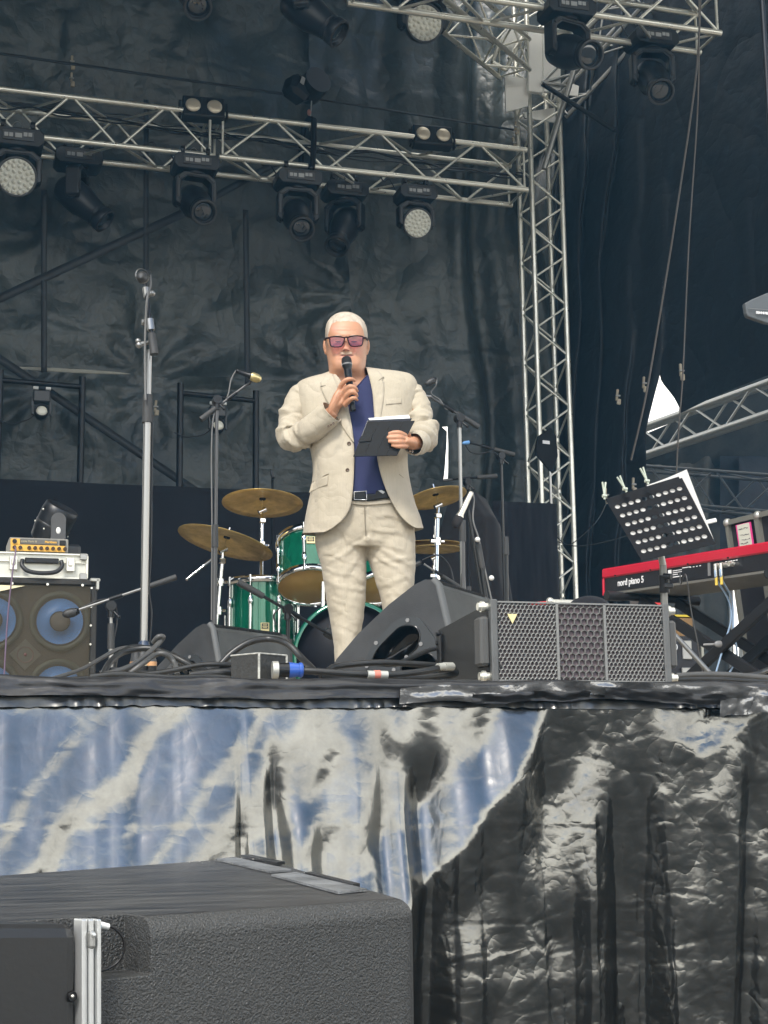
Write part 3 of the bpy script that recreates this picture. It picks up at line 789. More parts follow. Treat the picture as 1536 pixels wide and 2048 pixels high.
# two-lamp blinders on top of the rear truss
M_lamp = mat('warm_reflector', (.78, .70, .55), .2, .35, bump=.5, bscale=120, bdist=.004)
def blinder():
    t = thing('blinder_light', (0, 0, 0), 'x', 'stage light', M=Matrix())
    b = MB(); b.box((0, .06, .10), (.36, .12, .20), None, .01); b.box((-.20, .05, .08), (.02, .06, .16)); b.box((.20, .05, .08), (.02, .06, .16)); b.build('housing', M_hd, t, bevel=.004)
    for x in (-.092, .092):
        b = MB(); b.lathe([(.082, -.002), (.078, -.02), (.070, -.004), (0, .0)], frame((x, 0, .10), (1, 0, 0), (0, 0, 1)) , 24); o = b.build('lamp', M_hd2, t)
        b = MB(); b.sphere((x, -.005, .10), (.066, .02, .066), nu=20, nv=10); b.build('bulb', M_lamp, o)
    b = MB()
    for i in range(5): b.box((-.02+.01*i, -.003, .10), (.004, .012, .16))
    b.build('cooling_fin', M_hd2, t); return t
bl = blinder()
for i, (px, py, l) in enumerate(((408, 232, 'two-lamp blinder sitting on the truss joint, left of the chain hoist'), (868, 288, 'two-lamp blinder on the rear truss above the right wash light'))):
    t = bl if i == 0 else dup(bl)
    t.matrix_basis = Matrix.Translation(p(px, py, YT-.05)) @ Euler((R(-10), 0, R(-4))).to_matrix().to_4x4(); t['label'] = l; t['group'] = 'two-lamp blinders on the rear truss'

# chain hoist
c = p(612, 175, YT+.1); t = thing('chain_hoist', c, 'black electric chain hoist hanging above the rear truss', 'hoist')
b = MB(); q = Euler((0, R(18), R(25))); b.box(c+Vector((-.08, 0, -.03)), (.22, .20, .20), q, .04); b.build('motor_box', M_hd, t)
b = MB(); d = Vector((.35, -.75, .12)).normalized(); b.cyl(c+Vector((.03, .1, .0)), c+Vector((.09, -.10, .04)), .125, n=28); b.build('drum', M_hd, t, bevel=.015)
b = MB(); b.box(c+Vector((-.06, -.125, .0)), (.04, .006, .07), q); b.build('label', M_lab, t)
b = MB(); b.tube([c+Vector((.05, 0, .12)), c+Vector((.08, 0, .17)), c+Vector((.10, 0, .12))], .012, smooth_pts=5); b.build('hook', mat('red_hook', (.35, .03, .03), .4), t)
b = MB(); b.cyl(c+Vector((.05, 0, -.12)), p(619, 262, YT+.1), .006); b.build('chain', M_alud, t)
b = MB(); e = p(618, 225, YT+.1); b.lathe([(.012, 0), (.02, .01), (.012, .02)], frame(e, (1, 0, 0), (0, 0, 1)), 12); b.sphere(e, (.018, .018, .03)); b.build('hook', mat('pink_hook', (.5, .25, .22), .5), t)
c = p(628, 300, YT-.03); t = thing('lifting_sling', c, 'black fabric sling wrapped round the rear truss under the chain hoist', 'sling')
b = MB()
zt_, zb_ = zT+sizeT/2+.03, zT-sizeT/2-.02
b.tube([Vector((c.x, YT-.035, zt_)), Vector((c.x-.005, YT-.04, zT)), Vector((c.x-.02, YT-.035, zb_)), Vector((c.x, YT+sizeT/2, zb_-.02)), Vector((c.x, YT+sizeT+.03, zb_)), Vector((c.x, YT+sizeT+.03, zt_)), Vector((c.x, YT+sizeT/2, zt_+.10)), Vector((c.x, YT-.035, zt_))], .026, smooth_pts=4, n=8)
b.build('loop', M_blackm, t)
# cables tied along the rear truss
rr = random.Random(3)
for j in range(4):
    pts = []
    for i in range(22):
        px = -40+52*i; pts.append(p(px, 200+.142*px+rr.uniform(-5, 9)+j*3, YT+sizeT-.04*j-.02))
    rope('truss_cable', ('black cable looped along the rear truss, uppermost run', 'black cable looped along the rear truss, second run from the top', 'black cable looped along the rear truss, third run from the top', 'black cable looped along the rear truss, lowest run')[j], pts, .008, M_rubber, 'cable', grp='cables tied along the rear truss')

# pipe frames with small spot lamps on the back wall
M_pipe = mat('painted_pipe', (.012, .013, .015), .45, .2)
def pframe(x0, x1, ytop, ybot, ybar0, ybar1, label):
    Y = 12.5; t = thing('pipe_frame', p((x0+x1)/2, ybot, Y), label, 'frame')
    for x, yt in ((x0, ytop[0]), (x1, ytop[1])):
        b = MB(); A = p(x, yt, Y); B = p(x, ybot, Y); b.cyl(A, Vector((A.x, Y, SZ)), .028); b.build('upright', M_pipe, t)
    b = MB(); b.cyl(p(x0, ybar0, Y), p(x1, ybar1, Y), .022); b.build('crossbar', M_pipe, t)
pframe(1, 165, (740, 754), 950, 760, 774, 'black pipe frame at the far left against the back tarpaulin')
pframe(361, 512, (767, 782), 960, 786, 802, 'black pipe frame behind the left boom microphone stand')
def par(px, py, label, s=1.0):
    Y = 12.4; c = p(px, py, Y); t = thing('par_lamp', c, label, 'stage light', group='small lamps hanging from the pipe frames')
    b = MB(); b.box(c+Vector((0, .05, .13)), (.14, .12, .10), None, .01); b.box(c+Vector((-.07, .03, .05)), (.012, .05, .14)); b.box(c+Vector((.07, .03, .05)), (.012, .05, .14)); b.build('housing', M_hd2, t)
    b = MB(); b.lathe([(.03, .10), (.055, .05), (.06, -.03), (.05, -.03), (.05, 0), (0, 0)], Matrix.Translation(c) @ Euler((R(75), 0, 0)).to_matrix().to_4x4() @ Matrix.Rotation(math.pi, 4, 'X'), 24); b.build('barrel', M_hd, t)
    b = MB(); b.sphere(c+Vector((0, -.015, -.004)), (.047, .018, .047)); b.build('bulb', mat('lamp_glass', (.85, .82, .68), .2, 0, coat=.5), t)
    for x in (-.05, .05):
        b = MB(); b.cyl(c+Vector((x-.02, 0, .195)), c+Vector((x+.02, 0, .195)), .014); b.build('clamp', M_white, t)
    b = MB(); b.tube([c+Vector((-.05, .05, -.02)), c+Vector((-.12, .05, -.07)), c+Vector((-.25, .05, -.10)), c+Vector((-.36, .06, -.06))], .006, smooth_pts=5); b.build('lead', M_rubber, t)
par(83, 823, 'small lamp with pale lens hanging from the far left pipe frame')
par(436, 852, 'small lamp half hidden behind the left boom microphone stand')
# ================================================= microphone stands
M_stand = mat('stand_steel', (.03, .03, .03), .3, .6)
M_stands = mat('satin_steel', (.34, .34, .33), .28, .8)
M_grip = mat('grip_rubber', (.045, .045, .044), .6)
M_gold = mat('gold_grille', (.75, .62, .30), .3, .8, bump=.4, bscale=300, bdist=.002)
def cable_part(parent, pts, r=.004, m=None, name='cable'):
    b = MB(); b.tube(pts, r, n=6, smooth_pts=6); return b.build(name, m or M_rubber, parent)
def stand(label, Y, pole, segs=None, boom=None, legs=True, clutch=None, mt=M_stand, r=.011, mt2=None, base=None, name='microphone_stand', cat='microphone stand', zf=None):
    """pole: list of pixel points bottom..top"""
    P = [p(x, y, Y) for x, y in pole]
    zf = SZ+.004 if zf is None else zf
    foot = Vector((P[0].x, P[0].y, zf)); t = thing(name, foot, label, cat)
    b = MB(); hub = Vector((foot.x, foot.y, zf+.22)); b.cyl(hub, P[-1], r*.8, n=12); b.build('upper_tube', mt2 or mt, t)
    mid = hub.lerp(P[-1], .5) if clutch is None else p(*clutch, Y)
    b = MB(); b.cyl(hub, mid, r*1.15, n=12); b.build('lower_tube', mt, t)
    b = MB(); d = (P[-1]-hub).normalized(); b.cyl(mid-d*.06, mid+d*.05, r*1.6, r*1.45, n=16); b.build('clutch', M_grip, t)
    if legs:
        b = MB(); b.cyl(hub-Vector((0, 0, .05)), hub+Vector((0, 0, .06)), .022, .018, n=14); b.build('hub', M_blackm, t)
        for k in range(3):
            a = R(120*k+25+40*(hash(label) % 2)*0); e = foot+Vector((math.cos(a)*.30, math.sin(a)*.30, .012))
            b = MB(); b.cyl(hub, e, .008, n=10); b.sphere(e, .014, nu=10, nv=6); b.build('leg', mt, t)
    if boom:
        A, B = p(*boom[0], Y), p(*boom[1], Y); dd = (B-A).normalized()
        b = MB(); b.cyl(A, B, r*.6, n=10); b.build('boom_arm', mt, t)
        b = MB(); b.cyl(A-dd*.005, A+dd*.13, r*1.35, r*1.2, n=14); b.build('counter_grip', M_grip, t)
        T = P[-1]; b = MB(); b.cyl(T-Vector((0, 0, .05)), T+Vector((0, 0, .015)), r*1.5, n=14); b.cyl(T+Vector((0, -.02, 0)), T+Vector((0, .03, 0)), .022, n=18)
        b.cyl(T+Vector((0, 0, -.01)), T+Vector((.03, -.03, -.05)), .005); b.sphere(T+Vector((.03, -.03, -.05)), .009, nu=8, nv=6)
        b.build('joint', M_black, t); q = A.lerp(B, .6); b = MB(); b.cyl(q-dd*.03, q+dd*.03, r*1.0, n=12); b.build('arm_sleeve', M_black, t)
    return t
def mic(label, tail, tip, Y, r0=.011, r1=.024, gm=None, bm_=None, Ytip=None, name='microphone', parent=None):
    A = p(*tail, Y); B = p(*tip, Ytip or Y); t = thing(name, A, label, 'microphone') if parent is None else parent
    d = (B-A).normalized(); Ln = (B-A).length; M = Matrix.Translation(A) @ d.to_track_quat('Z', 'Y').to_matrix().to_4x4()
    b = MB(); k = max(.0, Ln-.062); b.lathe([(0, 0), (r0*.9, 0), (r0, .01), (r0*1.25, k*.9), (r1*.85, k), (r1*.85, k+.004)], M, 20); b.build('handle', bm_ or M_black, t)
    b = MB(); b.lathe([(r1*.85, k+.004), (r1, k+.012), (r1, k+.022), (r1*.95, k+.042), (r1*.6, Ln-.006), (0, Ln)], M, 20); b.build('grille', gm or mat('mic_grille', (.06, .06, .06), .4, .5, bump=.8, bscale=500, bdist=.002), t)
    return t
# tall stand, left foreground
Y1 = 5.75
t = stand('tall microphone stand standing on the left behind the pile of cables', Y1, [(287, 1300), (299, 700)], clutch=(295, 815), mt=M_stands, r=.0125, mt2=M_stands)
# boom folded straight up
b = MB(); A, B = p(308, 704, Y1-.05), p(290, 566, Y1-.02); b.cyl(A, B, .008); b.build('boom_arm', M_black, t)
b = MB(); dd = (B-A).normalized(); b.cyl(A-dd*.01, A+dd*.075, .017, .015, n=16); b.build('counter_grip', M_grip, t)
b = MB(); b.cyl(A+dd*.09, A+dd*.135, .015, n=14); b.cyl(p(282, 688, Y1-.02), p(300, 684, Y1-.02), .009); b.sphere(p(278, 690, Y1-.02), .013); b.sphere(p(276, 682, Y1-.02), .011); b.cyl(p(284, 644, Y1-.02), p(301, 645, Y1-.02), .012); b.sphere(p(304, 587, Y1-.03), .013); b.cyl(p(291, 575, Y1-.02), p(294, 595, Y1-.02), .013); b.build('joint', M_stands, t)
cable_part(t, [p(300, 548, Y1-.06), p(301, 570, Y1-.06), p(294, 600, Y1-.06), p(291, 650, Y1-.04), p(290, 720, Y1-.03), p(291, 800, Y1-.03)], .0045, mat('grey_cable', (.16, .16, .155), .5))
cable_part(t, [p(305, 830, Y1+.02), p(303, 960, Y1+.02), p(302, 1090, Y1+.02), p(298, 1180, Y1+.02), p(303, 1230, Y1+.02), p(297, 1300, Y1+.02)], .004)
b = MB(); b.cyl(p(287, 1318, Y1-.05), p(288, 1285, Y1-.03), .032, .020, n=16); b.build('foot_cone', mat('dark_blue_plastic', (.03, .045, .08), .35), t)
m_ = mic('small microphone clipped at the top of the tall left stand', (298, 545, ), (281, 556), Y1-.04, Ytip=Y1-.22, r1=.022)
b = MB(); b.lathe([(.026, -.004), (.030, 0), (.026, .004)], frame(p(284, 552, Y1-.18), (1, .3, 0), (0, 0, 1)), 24); b.build('ring', M_stands, m_)
# left boom stand behind
Y2 = 7.3
t = stand('microphone stand with its boom rising right, in front of the left crash cymbal', Y2, [(428, 1330), (430, 1060), (434, 800)], boom=((403, 838), (503, 762)), clutch=(430, 1070), mt=mat('matt_tube', (.10, .10, .10), .4, .5))
cable_part(t, [p(472, 741, Y2), p(462, 760, Y2), p(456, 790, Y2), p(444, 812, Y2), p(428, 830, Y2), p(423, 900, Y2), p(424, 1050, Y2), p(423, 1240, Y2)], .004, mat('grey_cable', (.16, .16, .155), .5))
mic('microphone with gold grille on the left raised boom', (472, 741), (523, 760), Y2-.03, r1=.023, gm=M_gold)
# low stand in front of bass cabinet
Y3 = 6.7
t = stand('short microphone stand aimed at the bass speaker cabinet', Y3, [(222, 1340), (222, 1212)], boom=((350, 1155), (150, 1222)), clutch=(222, 1270), mt=M_stands, r=.010)
cable_part(t, [p(150, 1222, Y3), p(200, 1200, Y3), p(228, 1204, Y3), p(234, 1245, Y3), p(226, 1290, Y3), p(222, 1340, Y3)], .004)
mic('dark microphone pointed at the upper right blue speaker cone', (158, 1222), (124, 1230), Y3-.02, r0=.014, r1=.020)
# drum mic stand
Y4 = 6.9
t = stand('short microphone stand with grey boom slanting down to the bass drum', Y4, [(576, 1330), (576, 1218)], boom=((478, 1165), (662, 1270)), clutch=(577, 1300), mt=M_stand, r=.012)
cable_part(t, [p(560, 1215, Y4), p(548, 1230, Y4), p(552, 1250, Y4)], .004)
mic('black microphone at the low boom pointing into the bass drum', (650, 1262), (672, 1276), Y4+.1)
# right boom stand beside presenter
Y5 = 7.3
t = stand('microphone stand right of the presenter, its boom leaning up to the left', Y5, [(926, 1330), (926, 1090), (919, 836)], boom=((956, 853), (858, 792)), clutch=(925, 1060), mt=mat('matt_tube', (.10, .10, .10), .4, .5), mt2=M_stands)
cable_part(t, [p(873, 756, Y5), p(872, 770, Y5), p(862, 786, Y5), p(880, 800, Y5), p(892, 818, Y5), p(908, 822, Y5), p(916, 850, Y5), p(920, 1000, Y5), p(931, 1180, Y5)], .004, mat('grey_cable', (.16, .16, .155), .5))
mic('microphone hanging on the right raised boom next to the presenter\'s shoulder', (872, 757), (850, 770), Y5-.03, r1=.018)
b = MB(); b.tube([p(838, 776, Y5), p(846, 790, Y5), p(862, 793, Y5)], .008, smooth_pts=4); b.build('holder', M_stands, t)
# two more behind right
Y6 = 8.6
t = stand('thin microphone stand with short boom left of the tower', Y6, [(1010, 1240), (1012, 1090), (1002, 912)], boom=((1027, 909), (936, 884)), clutch=(1012, 1090), mt=M_stand)
cable_part(t, [p(931, 889, Y6), p(940, 903, Y6), p(960, 907, Y6), p(985, 903, Y6), p(998, 915, Y6)], .004)
mic('small microphone with blue ring on the thin boom', (941, 884), (924, 887), Y6-.02, r1=.012, gm=mat('blue_ring', (.12, .3, .6), .35))
t = stand('dark microphone stand with level boom behind the right stand', 8.9, [(936, 1240), (935, 964)], boom=((992, 952), (888, 960)), mt=M_blackm)
mic('slim microphone lying along the level boom above the ride cymbal', (905, 959), (886, 962), 8.85, r0=.007, r1=.009)
# leaning boom with silver mic
Y7 = 6.4
t = stand('black microphone stand leaning left with white knobs, behind the wedge', Y7, [(988, 1205), (936, 1020)], boom=None, legs=False, clutch=(960, 1110), r=.009, base=1)
for q in ((955, 1079), (983, 1156)):
    b = MB(); b.sphere(p(*q, Y7-.03), .012); b.build('knob', M_white, t)
cable_part(t, [p(944, 984, Y7), p(948, 1000, Y7), p(946, 1040, Y7), p(958, 1080, Y7), p(970, 1140, Y7), p(984, 1204, Y7)], .004, mat('grey_cable', (.16, .16, .155), .5))
mic('silver microphone with black windshield hanging head down', (943, 984), (908, 1056), Y7-.02, r0=.011, r1=.022, bm_=mat('silver_body', (.72, .70, .62), .3, .6), gm=mat('foam_black', (.03, .028, .03), .9))
# little overhead mic stand behind the mid crash
t = stand('tiny dark stand tip rising behind the middle crash cymbal', 10.3, [(544, 1100), (545, 948)], mt=M_blackm, legs=False)
mic('small black microphone above the middle crash cymbal', (547, 958), (541, 938), 10.25, r0=.010, r1=.013)

# antenna paddles
def paddle(name, label, c, s, ang, Y, pole=None, tilt=0):
    t = thing(name, c, label, 'antenna')
    poly = [(-.10, .02), (-.075, .10), (.06, .19), (.11, .12), (.12, -.05), (.055, -.20), (.01, -.16), (-.10, -.06)]
    M = Matrix.Translation(c) @ Euler((0, 0, R(ang))).to_matrix().to_4x4() @ frame((0, .012*s, 0), (1, 0, 0), (0, 0, 1)) @ Matrix.Scale(s, 4)
    b = MB(); b.prism(poly, .022, M); b.build('panel', M_blackm, t, bevel=.006)
    b = MB(); M2 = M.copy(); b.M = M; b.box((-.0, .055, .025), (.07, .028, .004)); b.build('label', mat('label_white', (.8, .8, .8), .5), t)
    return t
c = p(1091, 898, 11.0); t = paddle('antenna_paddle', 'black diamond-shaped antenna paddle on a thin pole in front of the truss tower', c, .95, 12, 11.0)
b = MB(); b.cyl(Vector((c.x+.04, c.y+.02, c.z-.15)), Vector((c.x+.04, c.y+.02, SZ)), .012); b.build('pole', M_stands, t)
c = p(1545, 622, 6.0); t = thing('antenna_paddle', c, 'dark grey panel with white lettering poking in at the right edge', 'antenna')
poly = [(p(x, y, 6.0)) for x, y in ((1490, 606), (1505, 598), (1536, 585), (1590, 580), (1600, 655), (1555, 648), (1533, 646), (1496, 633), (1493, 626), (1492, 618))]
n = len(poly); b = MB(); off = Vector((0, .03, 0)); b.add(poly+[v+off for v in poly], [tuple(range(n)), tuple(range(n, 2*n))[::-1]]+[(i, n+i, n+(i+1) % n, (i+1) % n) for i in range(n)]); b.build('panel', mat('paddle_grey', (.09, .10, .105), .5), t, bevel=.006)
M = frame(p(1512, 625, 5.99), (1, 0, 0), (0, 0, 1)); textmesh('SENNHEISER', .016, M, mat('label_white', (.8, .8, .8), .5), t, align='LEFT', bold=.0006)
b = MB(); b.box(p(1520, 618.5, 5.992), (.12, .003, .002)); b.build('trim_line', M_grey, t)
b = MB(); e = p(1560, 590, 6.03); b.cyl(e, e+Vector((.0, 0, 1.6)), .012); b.build('pole', M_black, t)
# ================================================= drum kit
M_green = mat('green_lacquer', (.002, .10, .055), .10, .3, coat=1, var=.5, vscale=5, stretch=(8, 8, .4))
M_headb = mat('drum_head_amber', (.90, .62, .24), .35, 0, coat=.2, var=.2, vscale=8, vcol=(.72, .46, .16))
nt = M_headb.node_tree; bs = nt.nodes['Principled BSDF']; tr = nt.nodes.new('ShaderNodeBsdfTranslucent'); tr.inputs[0].default_value = (.95, .62, .22, 1); ms = nt.nodes.new('ShaderNodeMixShader'); ms.inputs[0].default_value = .5
nt.links.new(bs.outputs[0], ms.inputs[1]); nt.links.new(tr.outputs[0], ms.inputs[2]); nt.links.new(ms.outputs[0], nt.nodes['Material Output'].inputs[0])
M_cym = mat('cymbal_bronze', (.78, .57, .22), .33, .55, bump=.25, bscale=70, bdist=.0015, var=-.45, vscale=9, rvar=.2)
YK = 8.0
def upm(c, n, xh=Vector((1, 0, 0))):
    n = n.normalized(); x = (xh-n*xh.dot(n)).normalized(); y = n.cross(x); M = Matrix((x, y, n)).transposed().to_4x4(); M.translation = c; return M
def drum(name, label, cat, c, n, r, h, lugs=8, badge=None, bottom=None, phase=0, legs=False):
    """c = centre of the bottom head, n = axis toward the top head"""
    M = upm(c, n); t = thing(name, c, label, cat)
    b = MB(); b.lathe([(r, .01), (r, h-.01)], M, 56); b.build('shell', M_green, t)
    for z, s in ((0, 1), (h, -1)):
        b = MB(); b.lathe([(r+.006, z-.012), (r+.014, z-.012), (r+.014, z+.022) if s > 0 else (r+.014, z+.012), (r+.003, z+.022) if s > 0 else (r+.003, z+.012), (r+.003, z-.012), (r+.006, z-.012)] if s > 0 else [(r+.003, z-.022), (r+.014, z-.022), (r+.016, z+.012), (r+.006, z+.012), (r+.003, z-.022)], M, 56); b.build('hoop', M_chrome, t)
        b = MB(); b.M = M; b.lathe([(0, z), (r+.004, z), (r+.004, z+.004*s)], None, 48)
        b.build('drum_head', bottom or M_headb, t)
    b = MB(); b.M = M
    for k in range(lugs):
        a = R(phase)+2*math.pi*k/lugs; ca, sa = math.cos(a), math.sin(a); rr_ = r+.012
        b.cyl((ca*rr_, sa*rr_, .0), (ca*rr_, sa*rr_, h), .0035, n=8)
        b.cyl((ca*rr_, sa*rr_, -.016), (ca*rr_, sa*rr_, .02), .008, n=8); b.cyl((ca*rr_, sa*rr_, h-.02), (ca*rr_, sa*rr_, h+.016), .008, n=8)
        for z in (h*.28, h*.72): b.sphere((ca*(r+.010), sa*(r+.010), z), (.013, .013, .032), nu=10, nv=8)
        b.cyl((ca*(r+.013), sa*(r+.013), h*.28), (ca*(r+.013), sa*(r+.013), h*.72), .008, n=8)
    b.build('tension_rod', M_chrome, t)
    if badge:
        a = R(badge[0]); b = MB(); Mb = M @ frame((math.cos(a)*(r+.003), math.sin(a)*(r+.003), h*badge[1]), (-math.sin(a), math.cos(a), 0), (0, 0, 1))
        b.M = Mb; b.box((0, 0, 0), (.045, .045, .004), None, .001); o = b.build('badge', mat('badge_gold', (.62, .55, .30), .35, .5), t)
        b = MB(); b.M = Mb; b.box((0, .004, .002), (.035, .028, .003)); b.build('badge_plate', M_black, o)
        b = MB(); b.M = Mb; b.box((0, .010, .004), (.022, .004, .001)); b.box((0, .002, .004), (.028, .003, .001)); b.box((0, -.004, .004), (.022, .003, .001)); b.build('badge_print', mat('badge_gold', (.62, .55, .30), .35, .5), o)
    if legs:
        for k in range(3):
            a = R(phase+20)+2*math.pi*k/3; x, y = math.cos(a)*(r+.03), math.sin(a)*(r+.03); b = MB(); b.M = M; b.cyl((x, y, h*.6), (x, y, 0), .006); z0 = SZ-c.z; b.cyl((x, y, 0), (x*1.15, y*1.15, z0+.01), .006); b.sphere((x*1.15, y*1.15, z0+.012), .012, nu=10, nv=6); b.build('leg', M_chrome, t)
    return t
vz = Vector((0, 0, 1))
c = p(527, 1340, 8.1); ctop = p(527, 1164, 8.1)
drum('floor_tom', 'green floor tom drum with chrome legs, leftmost drum', 'drum', Vector((ctop.x, 8.1, ctop.z-.44)), vz, .185, .44, 8, (-100, .40), phase=12, legs=True)
n = Vector((.03, .30, 1)); c = p(620, 1172, 7.8)
drum('rack_tom', 'green rack tom with amber lower head, left of the presenter\'s leg', 'drum', c, Vector((.10, .48, 1)), .165, .27, 6, (-100, .66), phase=8)
drum('rack_tom', 'green rack tom seen between the presenter\'s legs', 'drum', p(762, 1176, 7.8), Vector((-.05, .46, 1)), .150, .25, 6, phase=20)
cb = p(700, 1316, 7.55)
bd = drum('bass_drum', 'green bass drum with black front head standing behind the presenter\'s feet', 'drum', cb, Vector((.20, 1, .02)), .275, .42, 10, bottom=mat('black_head', (.005, .005, .008), .5, 0, spec=.2), phase=5)
b = MB(); 
for dx in (-.03, .04): b.cyl(cb+Vector((dx*3, .2, .27)), cb+Vector((dx*3+.01, .22, .62)), .011)
b.build('tom_post', M_chrome, bd)
b = MB(); b.cyl(cb+Vector((-.27, .12, -.05)), Vector((cb.x-.36, cb.y+.0, SZ+.02)), .008); b.build('spur', M_chrome, bd)
b = MB(); b.cyl(cb+Vector((.27, .12, -.05)), Vector((cb.x+.36, cb.y+.0, SZ+.02)), .008); b.build('spur', M_chrome, bd)
b = MB(); b.lathe([(.275, -.030), (.295, -.030), (.295, .012), (.275, .012)], upm(cb, Vector((.20, 1, .02))), 56); b.build('wood_hoop', M_green, bd)
# cymbals
def cym_normal(c, ang, k, s=1):
    """ang: direction of the long axis on the photo, k: short/long ratio, underside seen"""
    v = (c-EYE).normalized(); r = RR; u = r.cross(v).normalized(); r = v.cross(u)
    a = R(ang); mn = (u*math.cos(a)-r*math.sin(a))
    return (mn*math.sqrt(1-k*k)+v*k).normalized()
def cymbal(label, px, py, Y, rpx, ang, k, cup=.18, flat=1.0, name='cymbal'):
    c = p(px, py, Y); d = (c-EYE).dot(FW); r = rpx*d/FPX; n = cym_normal(c, ang, k)
    t = thing(name, c, label, 'cymbal'); M = upm(c, n)
    prof = [(.012, r*.085), (r*.10, r*.075), (r*.16, r*.045), (r*.22, r*.030), (r*.5, r*.005), (r*.8, -r*.03), (r, -r*.055)]
    pr2 = [(a, z+.0016) for a, z in prof[::-1]]
    b = MB(); b.lathe(prof+pr2, M, 72); b.build('plate', M_cym, t)
    b = MB(); b.M = M; b.cyl((0, 0, r*.05), (0, 0, r*.14), .018, n=14); b.build('felt', M_blackm, t)
    return t, c, n
def cstand(label, Y, base_px, top_c, n, joints=(), boomrod=None):
    foot = p(base_px[0], base_px[1], Y); foot.z = SZ+.01
    t = thing('cymbal_stand', foot, label, 'cymbal stand')
    top = top_c-n*.055
    piv = Vector((foot.x+(top.x-foot.x)*.92, foot.y+(top.y-foot.y)*.92, top.z-.06))
    b = MB(); b.cyl(top, top_c+n*.075, .004); b.cyl(piv, top, .008); b.build('tilter', M_chrome, t)
    b = MB(); b.cyl(top-Vector((.02, 0, .01)), top+Vector((.02, 0, .01)), .014, n=12); b.box(piv, (.035, .035, .03), None, .006); b.build('tilter_joint', M_chrome, t)
    b = MB(); b.cyl(foot+Vector((0, 0, .2)), piv, .0095); b.build('upper_tube', M_chrome, t)
    mid = foot.lerp(piv, .55); b = MB(); b.cyl(foot+Vector((0, 0, .1)), mid, .014); b.build('lower_tube', M_chrome, t)
    for q in (.55, .72, .88):
        m_ = foot.lerp(piv, q); b = MB(); b.cyl(m_-Vector((0, 0, .02)), m_+Vector((0, 0, .02)), .018, n=14); b.box(m_+Vector((-.028, -.01, 0)), (.03, .012, .02), None, .004); b.box(m_+Vector((.026, -.01, 0)), (.022, .014, .014), None, .003); b.build('clamp', M_chrome, t)
    for k in range(3):
        a = R(120*k+40); e = Vector((foot.x+math.cos(a)*.3, foot.y+math.sin(a)*.3, SZ+.015)); b = MB(); b.cyl(foot+Vector((0, 0, .38)), e, .007); b.sphere(e, .014, nu=8, nv=6); b.build('leg', M_chrome, t)
    return t
_, c1, n1 = cymbal('left crash cymbal tilted down to the right, lowest of the left pair', 452, 1081, 8.0, 98, -16, .27)
s1 = cstand('chrome stand of the left crash cymbal with a short counter rod', 8.0, (420, 1330), c1, n1)
b = MB(); b.cyl(p(374, 1158, 8.0), p(432, 1112, 8.0), .0065); b.sphere(p(374, 1158, 8.0), .009, nu=8, nv=6); b.build('counter_rod', M_chrome, s1)
_, c2, n2 = cymbal('middle crash cymbal seen from below above the floor tom', 525, 1003, 8.2, 81, -2, .36)
cstand('chrome stand of the middle crash cymbal in front of the floor tom', 7.85, (520, 1330), c2, n2)
_, c3, n3 = cymbal('ride cymbal tilted up to the right beside the presenter\'s jacket', 872, 993, 7.9, 62, 13, .33)
s3 = cstand('chrome stand of the ride cymbal right of the presenter', 7.7, (866, 1300), c3, n3)
_, c4, n4 = cymbal('lower hi-hat cymbal', 868, 1096, 8.1, 58, 1, .16)
_, c5, n5 = cymbal('upper hi-hat cymbal resting just above its twin', 868, 1084, 8.1, 58, 0, .12)
bpy.data.objects['cymbal.003']['label'] = 'lower hi-hat cymbal showing its paler underside'
cstand('chrome hi-hat stand with its rod rising through both cymbals', 8.1, (872, 1320), c4, n4)
t = thing('hihat_rod', p(872, 1084, 8.1), 'thin chrome rod and clutch above the hi-hat cymbals', 'hi-hat rod')
b = MB(); b.cyl(p(871, 1090, 8.1), p(871, 1030, 8.1), .0035); b.build('rod', M_chrome, t); b = MB(); b.cyl(p(871, 1072, 8.1), p(871, 1052, 8.1), .010); b.build('clutch', M_chrome, t)
t = stand('short microphone stand with boom under the hi-hat', 7.6, [(925, 1320), (905, 1178)], boom=((925, 1178), (848, 1128)), mt=M_stands, r=.009)
mic('slim microphone under the hi-hat', (842, 1124), (822, 1134), 7.58, r0=.010, r1=.012)
cable_part(t, [p(845, 1120, 7.6), p(875, 1110, 7.6), p(898, 1130, 7.6), p(908, 1165, 7.6), p(915, 1190, 7.6)], .004)
import bmesh as _bm
def evaluate(o):
    dg = bpy.context.evaluated_depsgraph_get(); dg.update(); me = bpy.data.meshes.new_from_object(o.evaluated_get(dg)); o.modifiers.clear(); o.data = me; return o
